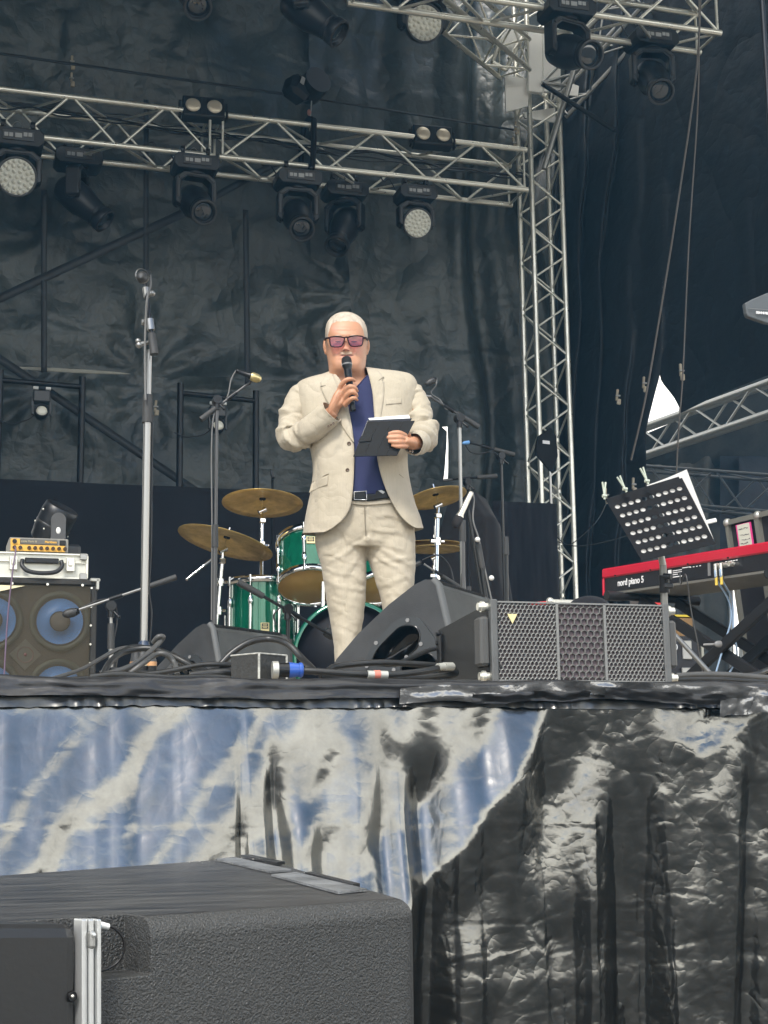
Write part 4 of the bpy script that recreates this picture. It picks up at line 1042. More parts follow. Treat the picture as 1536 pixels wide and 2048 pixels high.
# ================================================= wedges (floor monitors)
M_wedge = mat('wedge_paint', (.020, .021, .022), .52, 0, bump=.5, bscale=420, bdist=.0012, var=1.4, vscale=5, rvar=.15)
M_wedge2 = mat('wedge_back_panel', (.036, .038, .036), .62, 0, bump=.4, bscale=420, bdist=.001, var=1.2, vscale=4)
M_grille = mat('black_grille', (.012, .012, .012), .5, .3, bump=1, bscale=500, bdist=.004)
def wedge(name, label, B, w, s, W, prof_scale=1.0):
    """B: rear-bottom corner on the deck, w: width direction, s: direction from rear toward the toe"""
    M = frame(B, s, Vector((0, 0, 1)))           # local x = s, y = up, z = s x up
    if M.to_3x3().col[2].dot(w) < 0: sg = -1
    else: sg = 1
    t = thing(name, B, label, 'floor monitor')
    k = prof_scale
    prof = [(0, .0), (.0, .02), (.068*k, .325*k), (.080*k, .337*k), (.100*k, .340*k), (.135*k, .327*k), (.215*k, .275*k), (.315*k, .195*k), (.385*k, .125*k), (.425*k, .06*k), (.43*k, .0)]
    def ext(prof, z0, z1, mt, nm, bev=0):
        b = MB(); n = len(prof); vs = [M @ Vector((x, y, sg*z0)) for x, y in prof]+[M @ Vector((x, y, sg*z1)) for x, y in prof]
        fs = [tuple(range(n)), tuple(range(n, 2*n))[::-1]]+[(i, n+i, n+(i+1) % n, (i+1) % n) for i in range(n)]
        b.add(vs, fs); return b.build(nm, mt, t, bevel=bev)
    ext(prof, 0, .022, M_wedge, 'side_panel', .004); ext(prof, W-.022, W, M_wedge, 'side_panel', .004)
    inner = [(x*1.0+.003 if x < .05 else x-.014, y-(.010 if y > .05 else 0)) for x, y in prof]
    ext(inner, .024, W-.024, M_wedge2, 'cabinet')
    # baffle grille: ribbed strip over the sloping face
    b = MB(); pr = prof[3:-1]; nb = 46
    for i in range(nb):
        z0 = .03+(W-.06)*i/nb
        for j in range(len(pr)-1):
            (x0, y0), (x1, y1) = pr[j], pr[j+1]; d = math.hypot(x1-x0, y1-y0); nx_, ny_ = -(y1-y0)/d, (x1-x0)/d
            if ny_ < 0: nx_, ny_ = -nx_, -ny_
            a = .004
            q = [M @ Vector((x0+nx_*a, y0+ny_*a, sg*z0)), M @ Vector((x1+nx_*a, y1+ny_*a, sg*z0)), M @ Vector((x1+nx_*a, y1+ny_*a, sg*(z0+.006))), M @ Vector((x0+nx_*a, y0+ny_*a, sg*(z0+.006)))]
            q2 = [v-M.to_3x3() @ Vector((nx_*.012, ny_*.012, 0)) for v in q]
            b.add(q+q2, [(0, 1, 2, 3), (0, 4, 5, 1), (2, 6, 7, 3), (1, 5, 6, 2), (0, 3, 7, 4)])
    b.build('grille', M_grille, t)
    # rubber edge along the rear side corner
    b = MB(); b.tube([M @ Vector((-.002, .02, sg*.012)), M @ Vector((.066*k, .322*k, sg*.012)), M @ Vector((.081*k, .338*k, sg*.012))], .013, n=10); b.build('edge_trim', mat('edge_grey', (.09, .094, .094), .6, 0, bump=.4, bscale=200, bdist=.001), t)
    # handle plate: rounded triangle with two cups
    T = lambda x, y, z: M @ Vector((x*k, y*k, sg*z))
    def rounded(poly, r, n=6):
        out = []; m_ = len(poly)
        for i in range(m_):
            P, Q, S = Vector(poly[i-1]), Vector(poly[i]), Vector(poly[(i+1) % m_])
            a = Q+(P-Q).normalized()*min(r, (P-Q).length*.45); c = Q+(S-Q).normalized()*min(r, (S-Q).length*.45)
            for j in range(n+1):
                u = j/n; out.append(tuple(a*(1-u)**2+Q*2*u*(1-u)+c*u*u))
        return out
    def plate(poly, z0, z1, mt, nm, par):
        b = MB(); n = len(poly); vs = [T(x, y, z0) for x, y in poly]+[T(x, y, z1) for x, y in poly]
        b.add(vs, [tuple(range(n)), tuple(range(n, 2*n))[::-1]]+[(i, n+i, n+(i+1) % n, (i+1) % n) for i in range(n)]); return b.build(nm, mt, par, bevel=.002)
    hp = rounded([(.30, .095), (.27, .16), (.185, .235), (.12, .235), (.035, .115), (.035, .03), (.16, .03)], .028)
    pl_ = plate(hp, -.005, .002, mat('handle_plate', (.022, .026, .030), .32), 'handle_plate', t)
    cup1 = rounded([(.275, .105), (.25, .15), (.18, .21), (.135, .21), (.115, .185), (.125, .145), (.2, .095)], .02)
    cup2 = rounded([(.185, .088), (.12, .128), (.085, .128), (.055, .085), (.055, .048), (.12, .045)], .018)
    sides = [c for c in kids(t) if c.name.startswith('side_panel')][0]; cabn = [c for c in kids(t) if c.name.startswith('cabinet')][0]
    for cp in (cup1, cup2):
        cx_, cy_ = sum(a[0] for a in cp)/len(cp), sum(a[1] for a in cp)/len(cp); n = len(cp)
        b = MB(); vs = [T(x, y, -.03) for x, y in cp]+[T(cx_+(x-cx_)*.97, cy_+(y-cy_)*.97, .062) for x, y in cp]
        b.add(vs, [tuple(range(n)), tuple(range(n, 2*n))[::-1]]+[(i, n+i, n+(i+1) % n, (i+1) % n) for i in range(n)]); co = b.build('cutter', M_wedge)
        B_ = _bm.new(); B_.from_mesh(co.data); _bm.ops.recalc_face_normals(B_, faces=B_.faces); B_.to_mesh(co.data); B_.free()
        co.location = -PM[t.name].translation if False else (0, 0, 0)
        Mi = PM[t.name].inverted(); co.data.transform(Mi)
        for ob in (sides, pl_, cabn):
            par = ob.parent; ob.parent = None
            B_ = _bm.new(); B_.from_mesh(ob.data); _bm.ops.recalc_face_normals(B_, faces=B_.faces); B_.to_mesh(ob.data); B_.free()
            ob.modifiers.clear(); m2 = ob.modifiers.new('bo', 'BOOLEAN'); m2.operation = 'DIFFERENCE'; m2.object = co; m2.solver = 'EXACT'
            keep = ob.data.copy(); evaluate(ob)
            if len(ob.data.polygons) < 4:
                ob.data = keep; m2 = ob.modifiers.new('bo', 'BOOLEAN'); m2.operation = 'DIFFERENCE'; m2.object = co; m2.solver = 'FAST'; evaluate(ob)
                if len(ob.data.polygons) < 4: ob.data = keep; print('BOOL FAIL', ob.name)
            ob.parent = par
        bpy.data.objects.remove(co)
        b = MB(); rings = [(1.05, -.0055), (1.0, -.0085), (.97, -.006), (.955, .010), (.88, .040), (.6, .056), (.0, .058)]; vs = []
        for sc_, z in rings: vs += [T(cx_+(x-cx_)*sc_, cy_+(y-cy_)*sc_, z) for x, y in cp]
        b.add(vs, [(j*n+i, j*n+(i+1) % n, (j+1)*n+(i+1) % n, (j+1)*n+i) for j in range(len(rings)-1) for i in range(n)], True); b.build('handle_cup', mat('cup_black', (.003, .003, .003), .14), pl_)
    b = MB()
    for q in ((.285, .10), (.255, .165), (.155, .225), (.05, .115), (.05, .045), (.115, .155), (.20, .085), (.16, .12)):
        b.cyl(T(q[0], q[1], -.004), T(q[0], q[1], -.008), .006, n=10)
    b.build('screw', M_grey, pl_)
    return t
def cdir(px):
    az = YAW+math.atan((px-CX)/FPX); return Vector((math.cos(az), -math.sin(az), 0)), Vector((math.sin(az), math.cos(az), 0))
def floor_at(px, d):
    P = pt(px, 1400, d=d); return Vector((P.x, P.y, SZ+.002))
r_, f_ = cdir(905)
wedge('floor_monitor', 'large black wedge monitor right of the presenter, its handle plate facing the camera', floor_at(921, 4.30), (r_*.37+f_*.93), (-r_*.93+f_*.37).normalized(), .46, 1.0)
r_, f_ = cdir(437)
wedge('floor_monitor', 'smaller looking black wedge monitor on the left, behind the cable pile', floor_at(450, 5.45), (r_*.62+f_*.78), (-r_*.78+f_*.62).normalized(), .48, 1.02)

# ================================================= line array box
def linearray():
    A = p(958, 1363, 3.56); B_ = p(1352, 1363, 3.56); x0, x1 = A.x, B_.x
    z0 = SZ+.012; H = p(1170, 1207, 3.56).z-z0; yF = 3.56; D = .40
    t = thing('line_array_speaker', ((x0+x1)/2, yF+.2, SZ), 'small line array speaker with honeycomb grille lying on the stage edge', 'speaker')
    xa, xb = x0+.035, x1-.018
    # tapered cabinet
    b = MB(); M_cab = mat('speaker_paint', (.008, .008, .008), .42, 0, bump=.4, bscale=260, bdist=.0012, var=.6)
    zc = z0+H/2; pr = [(yF+.012, H/2-.004), (yF+D, H*.34)]
    vs = []
    for y, h in pr:
        for x in (xa, xb): vs += [(x, y, zc-h), (x, y, zc+h)]
    b.add(vs, [(0, 4, 6, 2), (1, 3, 7, 5), (0, 1, 5, 4), (2, 6, 7, 3), (4, 5, 7, 6)]); b.build('cabinet', M_cab, t)
    b = MB(); b.box(((xa+xb)/2, yF+.0095, zc), (xb-xa-.01, .004, H-.01)); b.build('foam', mat('speaker_foam', (.17, .135, .145), .95, bump=.6, bscale=250, bdist=.002), t)
    gx0, gx1 = xa+.018, xb-.012; Lx = gx1-gx0
    M_mesh = mat('grille_metal', (.25, .25, .24), .42, .55, bump=.2, bscale=150, bdist=.001, rvar=.2)
    def hexmesh(xs, xe, R_, t_, nm):
        """honeycomb wall web between xs..xe built as hexagonal rings; row pitch vertical"""
        b = MB(); dx = R_*math.sqrt(3); dy = R_*1.5
        nx_ = int(round((xe-xs)/dx)); dx = (xe-xs)/nx_; k = dx/(R_*math.sqrt(3)); ny_ = int(round((H-.006)/dy)); dy = (H-.006)/ny_
        for j in range(ny_+1):
            for i in range(nx_+1):
                cx_ = xs+dx*(i+(.5 if j % 2 else 0)); cz_ = z0+.003+dy*j
                if cx_ > xe+dx*.26: continue
                o, q = [], []
                for m_ in range(6):
                    a = R(60*m_+30); o.append((cx_+math.cos(a)*dx/math.sqrt(3), cz_+math.sin(a)*dy/1.5)); q.append((cx_+math.cos(a)*(dx/math.sqrt(3)-t_), cz_+math.sin(a)*(dy/1.5-t_)))
                def cl_(v): return (min(max(v[0], xs), xe), min(max(v[1], z0+.001), z0+H-.001))
                o = [cl_(v) for v in o]; q = [cl_(v) for v in q]
                vs = [(x, yF+.001, z) for x, z in o]+[(x, yF, z) for x, z in q]+[(x, yF+.0065, z) for x, z in q]
                b.add(vs, [(m_, (m_+1) % 6, 6+(m_+1) % 6, 6+m_) for m_ in range(6)]+[(6+m_, 6+(m_+1) % 6, 12+(m_+1) % 6, 12+m_) for m_ in range(6)])
        b.build(nm, M_mesh, t)
    c1, c2 = gx0+Lx*.352, gx0+Lx*.640
    hexmesh(gx0, c1-.003, .0066, .0016, 'honeycomb_grille'); hexmesh(c1+.004, c2-.004, .0098, .0012, 'honeycomb_grille'); hexmesh(c2+.003, gx1, .0066, .0016, 'honeycomb_grille')
    for x in (c1, c2):
        b = MB(); b.box((x, yF+.003, zc), (.007, .010, H-.004)); b.build('divider', M_mesh, t)
    b = MB(); b.box((zc*0+(gx0+gx1)/2, yF+.004, z0+H-.001), (Lx, .012, .004)); b.box(((gx0+gx1)/2, yF+.004, z0+.001), (Lx, .012, .004)); b.build('frame_rail', M_mesh, t)
    M_rig = mat('rigging_metal', (.11, .112, .11), .45, .5, bump=.3, bscale=90, bdist=.002, rvar=.2, var=.5)
    for side, x in ((-1, xa+.008), (1, xb-.004)):
        b = MB(); b.box((x, yF+.004, zc), (.018, .020, H+.010), None, .003); b.build('side_bracket', M_rig, t)
        b = MB(); xo = x+side*.021; b.box((xo, yF+.03, zc), (.026, .05, H*.62), None, .012); b.build('bumper', mat('bumper_plastic', (.075, .075, .072), .55, bump=.3, bscale=60, bdist=.002), t)
        for z in (z0+.012, z0+H-.012):
            b = MB(); b.cyl((xo-.014, yF+.02, z), (xo+.014, yF+.02, z), .010, n=14); b.cyl((xo-.006, yF+.02, z), (xo+.002, yF+.02, z), .014, n=14); b.build('rigging_pin', M_alu, t)
    b = MB(); b.box((xa-.004, yF+.08, zc), (.004, .02, H*.62), None, .001); b.build('side_slot', M_grille, t)
    b = MB()
    for z in (-.06, -.02, .03, .055): b.cyl((xa+.01, yF+D-.01, zc+z), (xa-.012, yF+D-.01, zc+z), .006, n=10)
    b.box((xa-.004, yF+D-.02, zc), (.01, .03, .10), None, .003); b.build('rear_bracket', M_black, t)
    b = MB(); tx, tz_ = gx0+Lx*.085, z0+H*.80
    b.add([(tx-.013, yF-.003, tz_+.008), (tx+.013, yF-.003, tz_+.008), (tx, yF-.003, tz_-.016), (tx-.013, yF+.002, tz_+.008), (tx+.013, yF+.002, tz_+.008), (tx, yF+.002, tz_-.016)], [(0, 2, 1), (0, 1, 4, 3), (1, 2, 5, 4), (2, 0, 3, 5)])
    b.build('triangle_badge', mat('badge_yellow', (.8, .68, .35), .4), t)
    for x in (gx0+.004, gx1-.004):
        for z in (z0+H*.18, z0+H*.78):
            b = MB(); b.cyl((x, yF-.002, z), (x, yF+.004, z), .004, n=10); b.build('screw', M_black, t)
linearray()

# ================================================= bass rig at left
Yb = 7.0
cb_ = p(195, 1160, Yb); xr_ = cb_.x; Wb = .62; xl_ = xr_-Wb; zt0 = cb_.z; zb0 = SZ+.02; xc_, zc_ = (xl_+xr_)/2, (zt0+zb0)/2
t = thing('bass_cabinet', (xc_, Yb+.2, SZ), 'large bass speaker cabinet with four blue cones behind brown mesh', 'speaker')
M_tolex = mat('black_tolex', (.016, .015, .013), .6, bump=.8, bscale=300, bdist=.002, var=.8)
b = MB(); b.box((xc_, Yb+.24, zc_), (Wb, .42, zt0-zb0), None, .012); b.build('cabinet', M_tolex, t)
b = MB(); Hh = zt0-zb0
for c, s in (((xc_, Yb+.02, zt0-.013), (Wb, .05, .026)), ((xc_, Yb+.02, zb0+.013), (Wb, .05, .026)), ((xl_+.013, Yb+.02, zc_), (.026, .05, Hh-.054)), ((xr_-.013, Yb+.02, zc_), (.026, .05, Hh-.054))): b.box(c, s, None, .004)
b.build('front_frame', M_tolex, t)
b = MB(); b.box((xc_, Yb+.022, zc_), (Wb-.06, .006, Hh-.06)); b.build('baffle', mat('baffle_brown', (.035, .026, .018), .8, var=.6, vscale=4), t)
M_cone = mat('blue_cone', (.05, .15, .34), .45, var=.5, vscale=4)
for dx in (-1, 1):
    for dz in (-1, 1):
        c = Vector((xc_+dx*.148, Yb+.013, zc_+dz*.152+.0))
        M = frame(c, (1, 0, 0), (0, 0, 1))
        b = MB(); b.lathe([(.130, -.004), (.136, .004), (.118, .006), (.112, -.001)], M, 48); o = b.build('woofer', mat('cone_surround', (.05, .055, .04), .6), t)
        b = MB(); b.lathe([(.103, .001), (.096, -.0015), (.046, -.003), (.046, .001)], M, 48); b.build('cone', M_cone, o)
        b = MB(); b.sphere(c+Vector((0, .004, 0)), (.042, .012, .042), nu=20, nv=10); b.build('dust_cap', mat('dust_cap', (.09, .075, .06), .7), o)
c = Vector((xc_, Yb+.016, zc_)); M = frame(c, (1, 0, 1), (-1, 0, 1))
b = MB(); b.M = M; b.box((0, 0, 0), (.10, .10, .006), None, .002); o = b.build('tweeter', mat('tweeter_plate', (.07, .065, .05), .5), t)
b = MB(); b.lathe([(.036, .006), (.030, .001), (.008, .003)], M, 28); b.sphere(c+Vector((0, -.006, 0)), .008); b.build('horn', mat('horn_red', (.10, .04, .035), .5), o)
# see-through expanded mesh: real crossed wires
b = MB(); M_wire = mat('wire_mesh', (.10, .085, .055), .5, .4)
x0_, x1_, z0_, z1_ = xl_+.028, xr_-.028, zb0+.028, zt0-.028; st_ = .0062; wv = .00055
def wires(sl):
    k = (z0_-abs(x1_-x0_)*1.0)
    n = int(((z1_-z0_)+(x1_-x0_))/st_)
    for i in range(n):
        cc = z0_-(x1_-x0_ if sl > 0 else 0)+i*st_
        pts = []
        # line z = cc + sl*(x-x0_) ; clip
        xs = [x0_, x1_]
        za, zb_ = cc, cc+sl*(x1_-x0_)
        xa_, xb_ = x0_, x1_
        if sl > 0:
            if za < z0_: xa_ = x0_+(z0_-cc)
            if zb_ > z1_: xb_ = x0_+(z1_-cc)
        else:
            if za > z1_: xa_ = x0_+(cc-z1_)
            if zb_ < z0_: xb_ = x0_+(cc-z0_)
        if xb_-xa_ < .004: continue
        za, zb_ = cc+sl*(xa_-x0_), cc+sl*(xb_-x0_)
        n_ = Vector((-sl, 0, 1)).normalized()*wv; y = Yb+.004+(.0012 if sl > 0 else 0)
        A, B = Vector((xa_, y, za)), Vector((xb_, y, zb_)); b.add([A-n_, B-n_, B+n_, A+n_], [(0, 1, 2, 3)])
wires(1); wires(-1); b.build('mesh_grille', M_wire, t)
b = MB()
for i in range(4): b.cyl((x0_+.06+.155*i, Yb-.006, z1_+.002), (x0_+.06+.155*i, Yb+.002, z1_+.002), .006, n=10)
for i in range(7): b.cyl((x1_+.002, Yb-.006, z1_-.01-.085*i), (x1_+.002, Yb+.002, z1_-.01-.085*i), .005, n=10)
b.build('screw', M_alu, t)
b = MB(); b.box((xr_-.012, Yb+.008, zt0-.002), (.045, .06, .016), None, .004); b.box((xr_-.001, Yb+.008, zt0-.022), (.014, .06, .05), None, .004); b.build('corner_guard', mat('corner_zinc', (.5, .5, .46), .4, .7), t)
b = MB(); b.add([(xl_+.03, Yb-.002, zt0-.035), (xl_+.30, Yb-.002, zt0-.035), (xl_+.14, Yb-.002, zt0-.075), (xl_+.03, Yb-.002, zt0-.085)], [(0, 3, 2, 1)]); o = b.build('badge', mat('cream_badge', (.85, .78, .5), .4), t); o.modifiers.new('s', 'SOLIDIFY').thickness = .003
# aluminium briefcase on the cabinet
cx1 = p(176, 1155, Yb).x; cx0 = cx1-.50; hC = p(176, 1106, Yb).z-zt0
t = thing('aluminium_case', ((cx0+cx1)/2, Yb+.2, zt0), 'pale aluminium case with black handle lying on the bass cabinet', 'case')
M_case = mat('case_panel', (.72, .72, .64), .45, .3, var=-.15, vscale=6)
b = MB(); b.box(((cx0+cx1)/2, Yb+.20, zt0+hC/2+.002), (cx1-cx0-.006, .34, hC-.004), None, .006); b.build('shell', M_case, t)
b = MB(); zc1 = zt0+hC/2
for z in (zt0+.008, zt0+hC-.006, zt0+hC*.64): b.box(((cx0+cx1)/2, Yb+.027, z), (cx1-cx0, .012, .009 if z != zt0+hC*.64 else .005), None, .002)
for x in (cx0+.004, cx1-.004): b.box((x, Yb+.027, zc1), (.012, .012, hC-.018), None, .003)
b.build('edge_profile', M_alu, t)
b = MB()
for x in (cx0+.02, cx1-.02):
    for z in (zt0+.016, zt0+hC-.016): b.box((x, Yb+.016, z), (.034, .014, .030), None, .006)
b.build('corner_guard', M_alud, t)
hx = p(84, 1130, Yb).x
b = MB(); b.tube([(hx-.085, Yb+.01, zc1+.022), (hx-.088, Yb-.005, zc1-.005), (hx-.06, Yb-.018, zc1-.032), (hx, Yb-.022, zc1-.040), (hx+.06, Yb-.018, zc1-.032), (hx+.088, Yb-.005, zc1-.005), (hx+.085, Yb+.01, zc1+.022)], .010, smooth_pts=5, n=10); b.build('handle', M_rubber, t)
b = MB(); b.box((hx, Yb+.016, zc1+.022), (.15, .012, .024), None, .004); b.build('handle_plate', M_black, t)
for x in (p(27, 1130, Yb).x, p(141, 1130, Yb).x):
    b = MB(); b.box((x, Yb+.014, zc1+.008), (.038, .014, .066), None, .006); b.box((x, Yb+.008, zc1+.014), (.020, .012, .030), None, .004); b.cyl((x, Yb+.0, zc1+.010), (x, Yb+.012, zc1+.010), .007); b.build('latch', M_alu, t)
# amp head
ax0_, ax1_ = p(19, 1100, Yb).x, p(138, 1100, Yb).x; za0 = zt0+hC+.002; hA = p(80, 1072, Yb).z-za0-.003; mx_ = (ax0_+ax1_)/2
t = thing('bass_amplifier', (mx_, Yb+.15, za0), 'small grey and orange bass amplifier head sitting on the aluminium case', 'amplifier')
b = MB(); b.box((mx_, Yb+.17, za0+hA/2), (ax1_-ax0_, .26, hA), None, .004); b.build('chassis', mat('amp_grey', (.30, .29, .26), .45, .3), t)
b = MB(); b.box((mx_-.004, Yb+.036, za0+hA*.27), ((ax1_-ax0_)*.92, .006, hA*.44), None, .001); b.box((ax0_+.026, Yb+.036, za0+hA*.70), (.042, .006, hA*.40), None, .001); b.build('orange_panel', mat('amp_orange', (.80, .45, .08), .35, .2), t)
b = MB(); b.box((mx_-.0, Yb+.036, za0+hA*.72), ((ax1_-ax0_)*.62, .006, hA*.36), None, .001); b.build('grey_panel', mat('amp_face', (.13, .125, .11), .4), t)
b = MB(); b.box((ax1_-.026, Yb+.034, za0+hA*.70), (.028, .01, hA*.34), None, .002); b.build('power_switch', M_black, t)
M_knob = mat('amp_knob', (.05, .025, .012), .25, .3)
for x in [ax0_+.023, ax0_+.049]+[ax0_+.088+.0265*i for i in range(7)]:
    b = MB(); b.cyl((x, Yb+.034, za0+hA*.27), (x, Yb+.020, za0+hA*.27), .0095, .008, n=18); b.build('knob', M_knob, t)
b = MB(); b.cyl((ax0_+.023, Yb+.034, za0+hA*.70), (ax0_+.023, Yb+.026, za0+hA*.70), .010, n=18); b.build('input_socket', M_black, t)
Mt = frame((mx_-.045, Yb+.0325, za0+hA*.72), (1, 0, 0), (0, 0, 1)); textmesh('Little Mark III', .013, Mt, mat('amp_print', (.55, .48, .30), .5), t)
Mt = frame((mx_+.052, Yb+.0325, za0+hA*.72), (1, 0, 0), (0, 0, 1)); textmesh('Markbass', .014, Mt, mat('amp_orange', (.80, .45, .08), .35, .2), t, bold=.0004)
# purple signal lead
t = thing('signal_cable', (ax0_+.05, Yb, za0), 'thin purple cable hanging from the bass amplifier down the cabinet', 'cable')
b = MB(); b.tube([(ax0_+.025, Yb+.02, za0+hA*.27), p(31, 1105, Yb-.03), p(25, 1145, Yb-.05), p(15, 1240, Yb-.04), p(8, 1360, Yb-.03), p(7, 1420, Yb-.03)], .0035, smooth_pts=6, n=6); b.build('lead', mat('purple_cable', (.16, .11, .17), .45), t)
# parked moving head on the case
c = p(108, 1047, Yb+.22); t = thing('parked_wash_light', (c.x, c.y, za0), 'black moving head lamp parked upright behind the bass amplifier', 'stage light')
b = MB(); b.box((c.x, c.y+.02, za0+.03), (.24, .20, .06), None, .012); b.build('base', M_hd, t)
d = Vector((.40, -.35, .86)).normalized(); M = upm(c, d); b = MB(); b.lathe([(0, -.10), (.06, -.10), (.075, -.085), (.082, -.03), (.084, .05), (.080, .085), (.072, .090), (.068, .08), (0, .08)], M, 36); b.build('head', M_hd, t)
b = MB(); b.lathe([(.0825, -.015), (.0845, -.012), (.0845, -.006), (.083, -.003)], M, 36); b.build('ring', M_hd2, t)
e = c+Vector((.012, -.092, 0)); b = MB(); b.cyl(e+Vector((0, .014, 0)), e+Vector((0, -.012, 0)), .034, n=28); b.box((e.x, e.y, (e.z+za0)/2), (.066, .026, e.z-za0)); b.build('yoke_arm', mat('yoke_grey', (.07, .07, .07), .4), t)
b = MB(); b.sphere((e.x, e.y-.013, e.z-.05), (.011, .003, .016), nu=14, nv=8); b.build('badge', M_white, t)
b = MB()
for k in range(9):
    a = R(40*k); q = M @ Vector((math.cos(a)*.084, math.sin(a)*.084, .045 if k % 2 else -.03)); b.sphere(q, .005, nu=8, nv=6)
b.build('screw', M_alu, t)

# ================================================= stage box + fat cables at the edge
A = p(520, 1358, 3.60)
t = thing('stage_box', (A.x, A.y, SZ), 'scuffed black plywood junction box with a big connector on the stage edge', 'junction box')
M_ply = mat('scuffed_black', (.03, .03, .028), .6, bump=.3, bscale=80, var=9, vscale=30, vcol=(.03, .03, .028))
nt = M_ply.node_tree
b = MB(); rz = Euler((0, 0, R(17))); hB = p(520, 1311, 3.6).z-SZ-.006
b.box((A.x+.01, A.y+.06, SZ+.012+hB/2), (.095, .095, hB), Euler((0, 0, R(33))), .001); b.build('box', M_ply, t)
M_scuff = mat('worn_edge', (.55, .55, .5), .7, bump=.5, bscale=100, var=-.6, vscale=40)
b = MB(); cx_, cy_ = A.x+.01, A.y+.06
def rc(u, v): a = R(33); return (cx_+u*math.cos(a)-v*math.sin(a), cy_+u*math.sin(a)+v*math.cos(a))
for (u, v) in ((-.0475, -.0475), (.0475, -.0475)):
    q = rc(u, v); b.box((q[0], q[1]-.0005, SZ+.012+hB/2), (.005, .004, hB))
for (u0, v0, u1, v1) in ((-.0475, .0475, -.0475, -.0475), (-.0475, -.0475, .0475, -.0475)):
    q, s_ = rc(u0, v0), rc(u1, v1); z = SZ+.012+hB; b.cyl((q[0], q[1], z-.001), (s_[0], s_[1], z-.001), .0022, n=6)
b.build('worn_edge', M_scuff, t)
cn = p(556, 1340, 3.585); d_ = Vector((1, -.08, 0)).normalized()
b = MB(); b.cyl(cn-d_*.014, cn, .021, n=24); b.build('flange', mat('steel_flange', (.55, .55, .5), .4, .6), t)
b = MB(); b.cyl(cn, cn+d_*.030, .0175, n=24); b.build('socket', M_black, t)
b = MB(); b.cyl(cn+d_*.026, cn+d_*.050, .019, .016, n=24); b.lathe([(.0175, .050), (.0185, .056), (.015, .06)], Matrix.Translation(cn) @ d_.to_track_quat('Z', 'Y').to_matrix().to_4x4(), 24); b.build('plug', mat('blue_plug', (.03, .10, .42), .35, coat=.3), t)
def cable(label, pts, r, Y=None, mt=None, name='stage_cable', cat='cable', k=8):
    P = [p(*q[:2], q[2]) if len(q) == 3 else Vector(q) for q in pts]
    P = [Vector((v.x, v.y, max(v.z, SZ+.012+r))) for v in P]
    t = thing(name, P[0], label, cat, group='cables lying on the stage'); b = MB(); b.tube(P, r, n=10, smooth_pts=k); b.build('jacket', mt or M_cab1, t); return t
M_cab1 = mat('cable_jacket', (.014, .014, .0135), .34, bump=.2, bscale=60, bdist=.002, var=.8, vscale=12)
M_cab2 = mat('cable_jacket_grey', (.06, .06, .058), .42, var=.4)
t = cable('fat black cable running right from the blue plug with a red and silver tape band', [(604, 1341, 3.58), (640, 1343, 3.57), (700, 1347, 3.56), (780, 1349, 3.56), (850, 1342, 3.58), (890, 1333, 3.62), (905, 1333, 3.66)], .0085)
q = [p(735, 1349, 3.555), p(775, 1349, 3.555)]; b = MB(); b.cyl(Vector((q[0].x, q[0].y, q[0].z)), Vector((q[1].x, q[1].y, q[1].z-.001)), .0098, n=16); b.build('silver_tape', mat('silver_band', (.5, .5, .46), .4, .4), t)
q = [p(748, 1349, 3.555), p(760, 1349, 3.555)]; b = MB(); b.cyl(q[0], q[1], .0104, n=16); b.build('red_tape', mat('red_band', (.62, .20, .15), .5), t)
q = [p(876, 1334, 3.60), p(888, 1333, 3.61), p(904, 1333, 3.63)]; b = MB(); b.cyl(q[0], q[1], .0095, n=14); b.cyl(q[1], q[2], .0105, n=14); b.build('sleeve', mat('clear_tape', (.38, .38, .34), .3), t)
cable('fat black cable doubling back over the one from the blue plug', [(655, 1345, 3.62), (665, 1335, 3.66), (700, 1329, 3.68), (760, 1325, 3.68), (830, 1328, 3.70), (880, 1332, 3.72)], .008)
cable('black cable arching over behind the junction box toward the green drums', [(440, 1330, 4.2), (465, 1305, 4.2), (500, 1284, 4.2), (540, 1278, 4.2), (575, 1288, 4.15), (605, 1318, 4.1), (632, 1345, 4.0)], .0095)
cable('thin cable from the large wedge monitor handle to the line array speaker', [(790, 1330, 3.9), (830, 1312, 3.95), (860, 1300, 3.98), (886, 1295, 4.0)], .006)
cable('loose cable bundle strand running behind the line array speaker', [(640, 1352, 3.60), (700, 1356, 3.62), (800, 1356, 3.64), (900, 1350, 3.66), (908, 1340, 3.70), (880, 1338, 3.72)], .0085)
rr = random.Random(11)
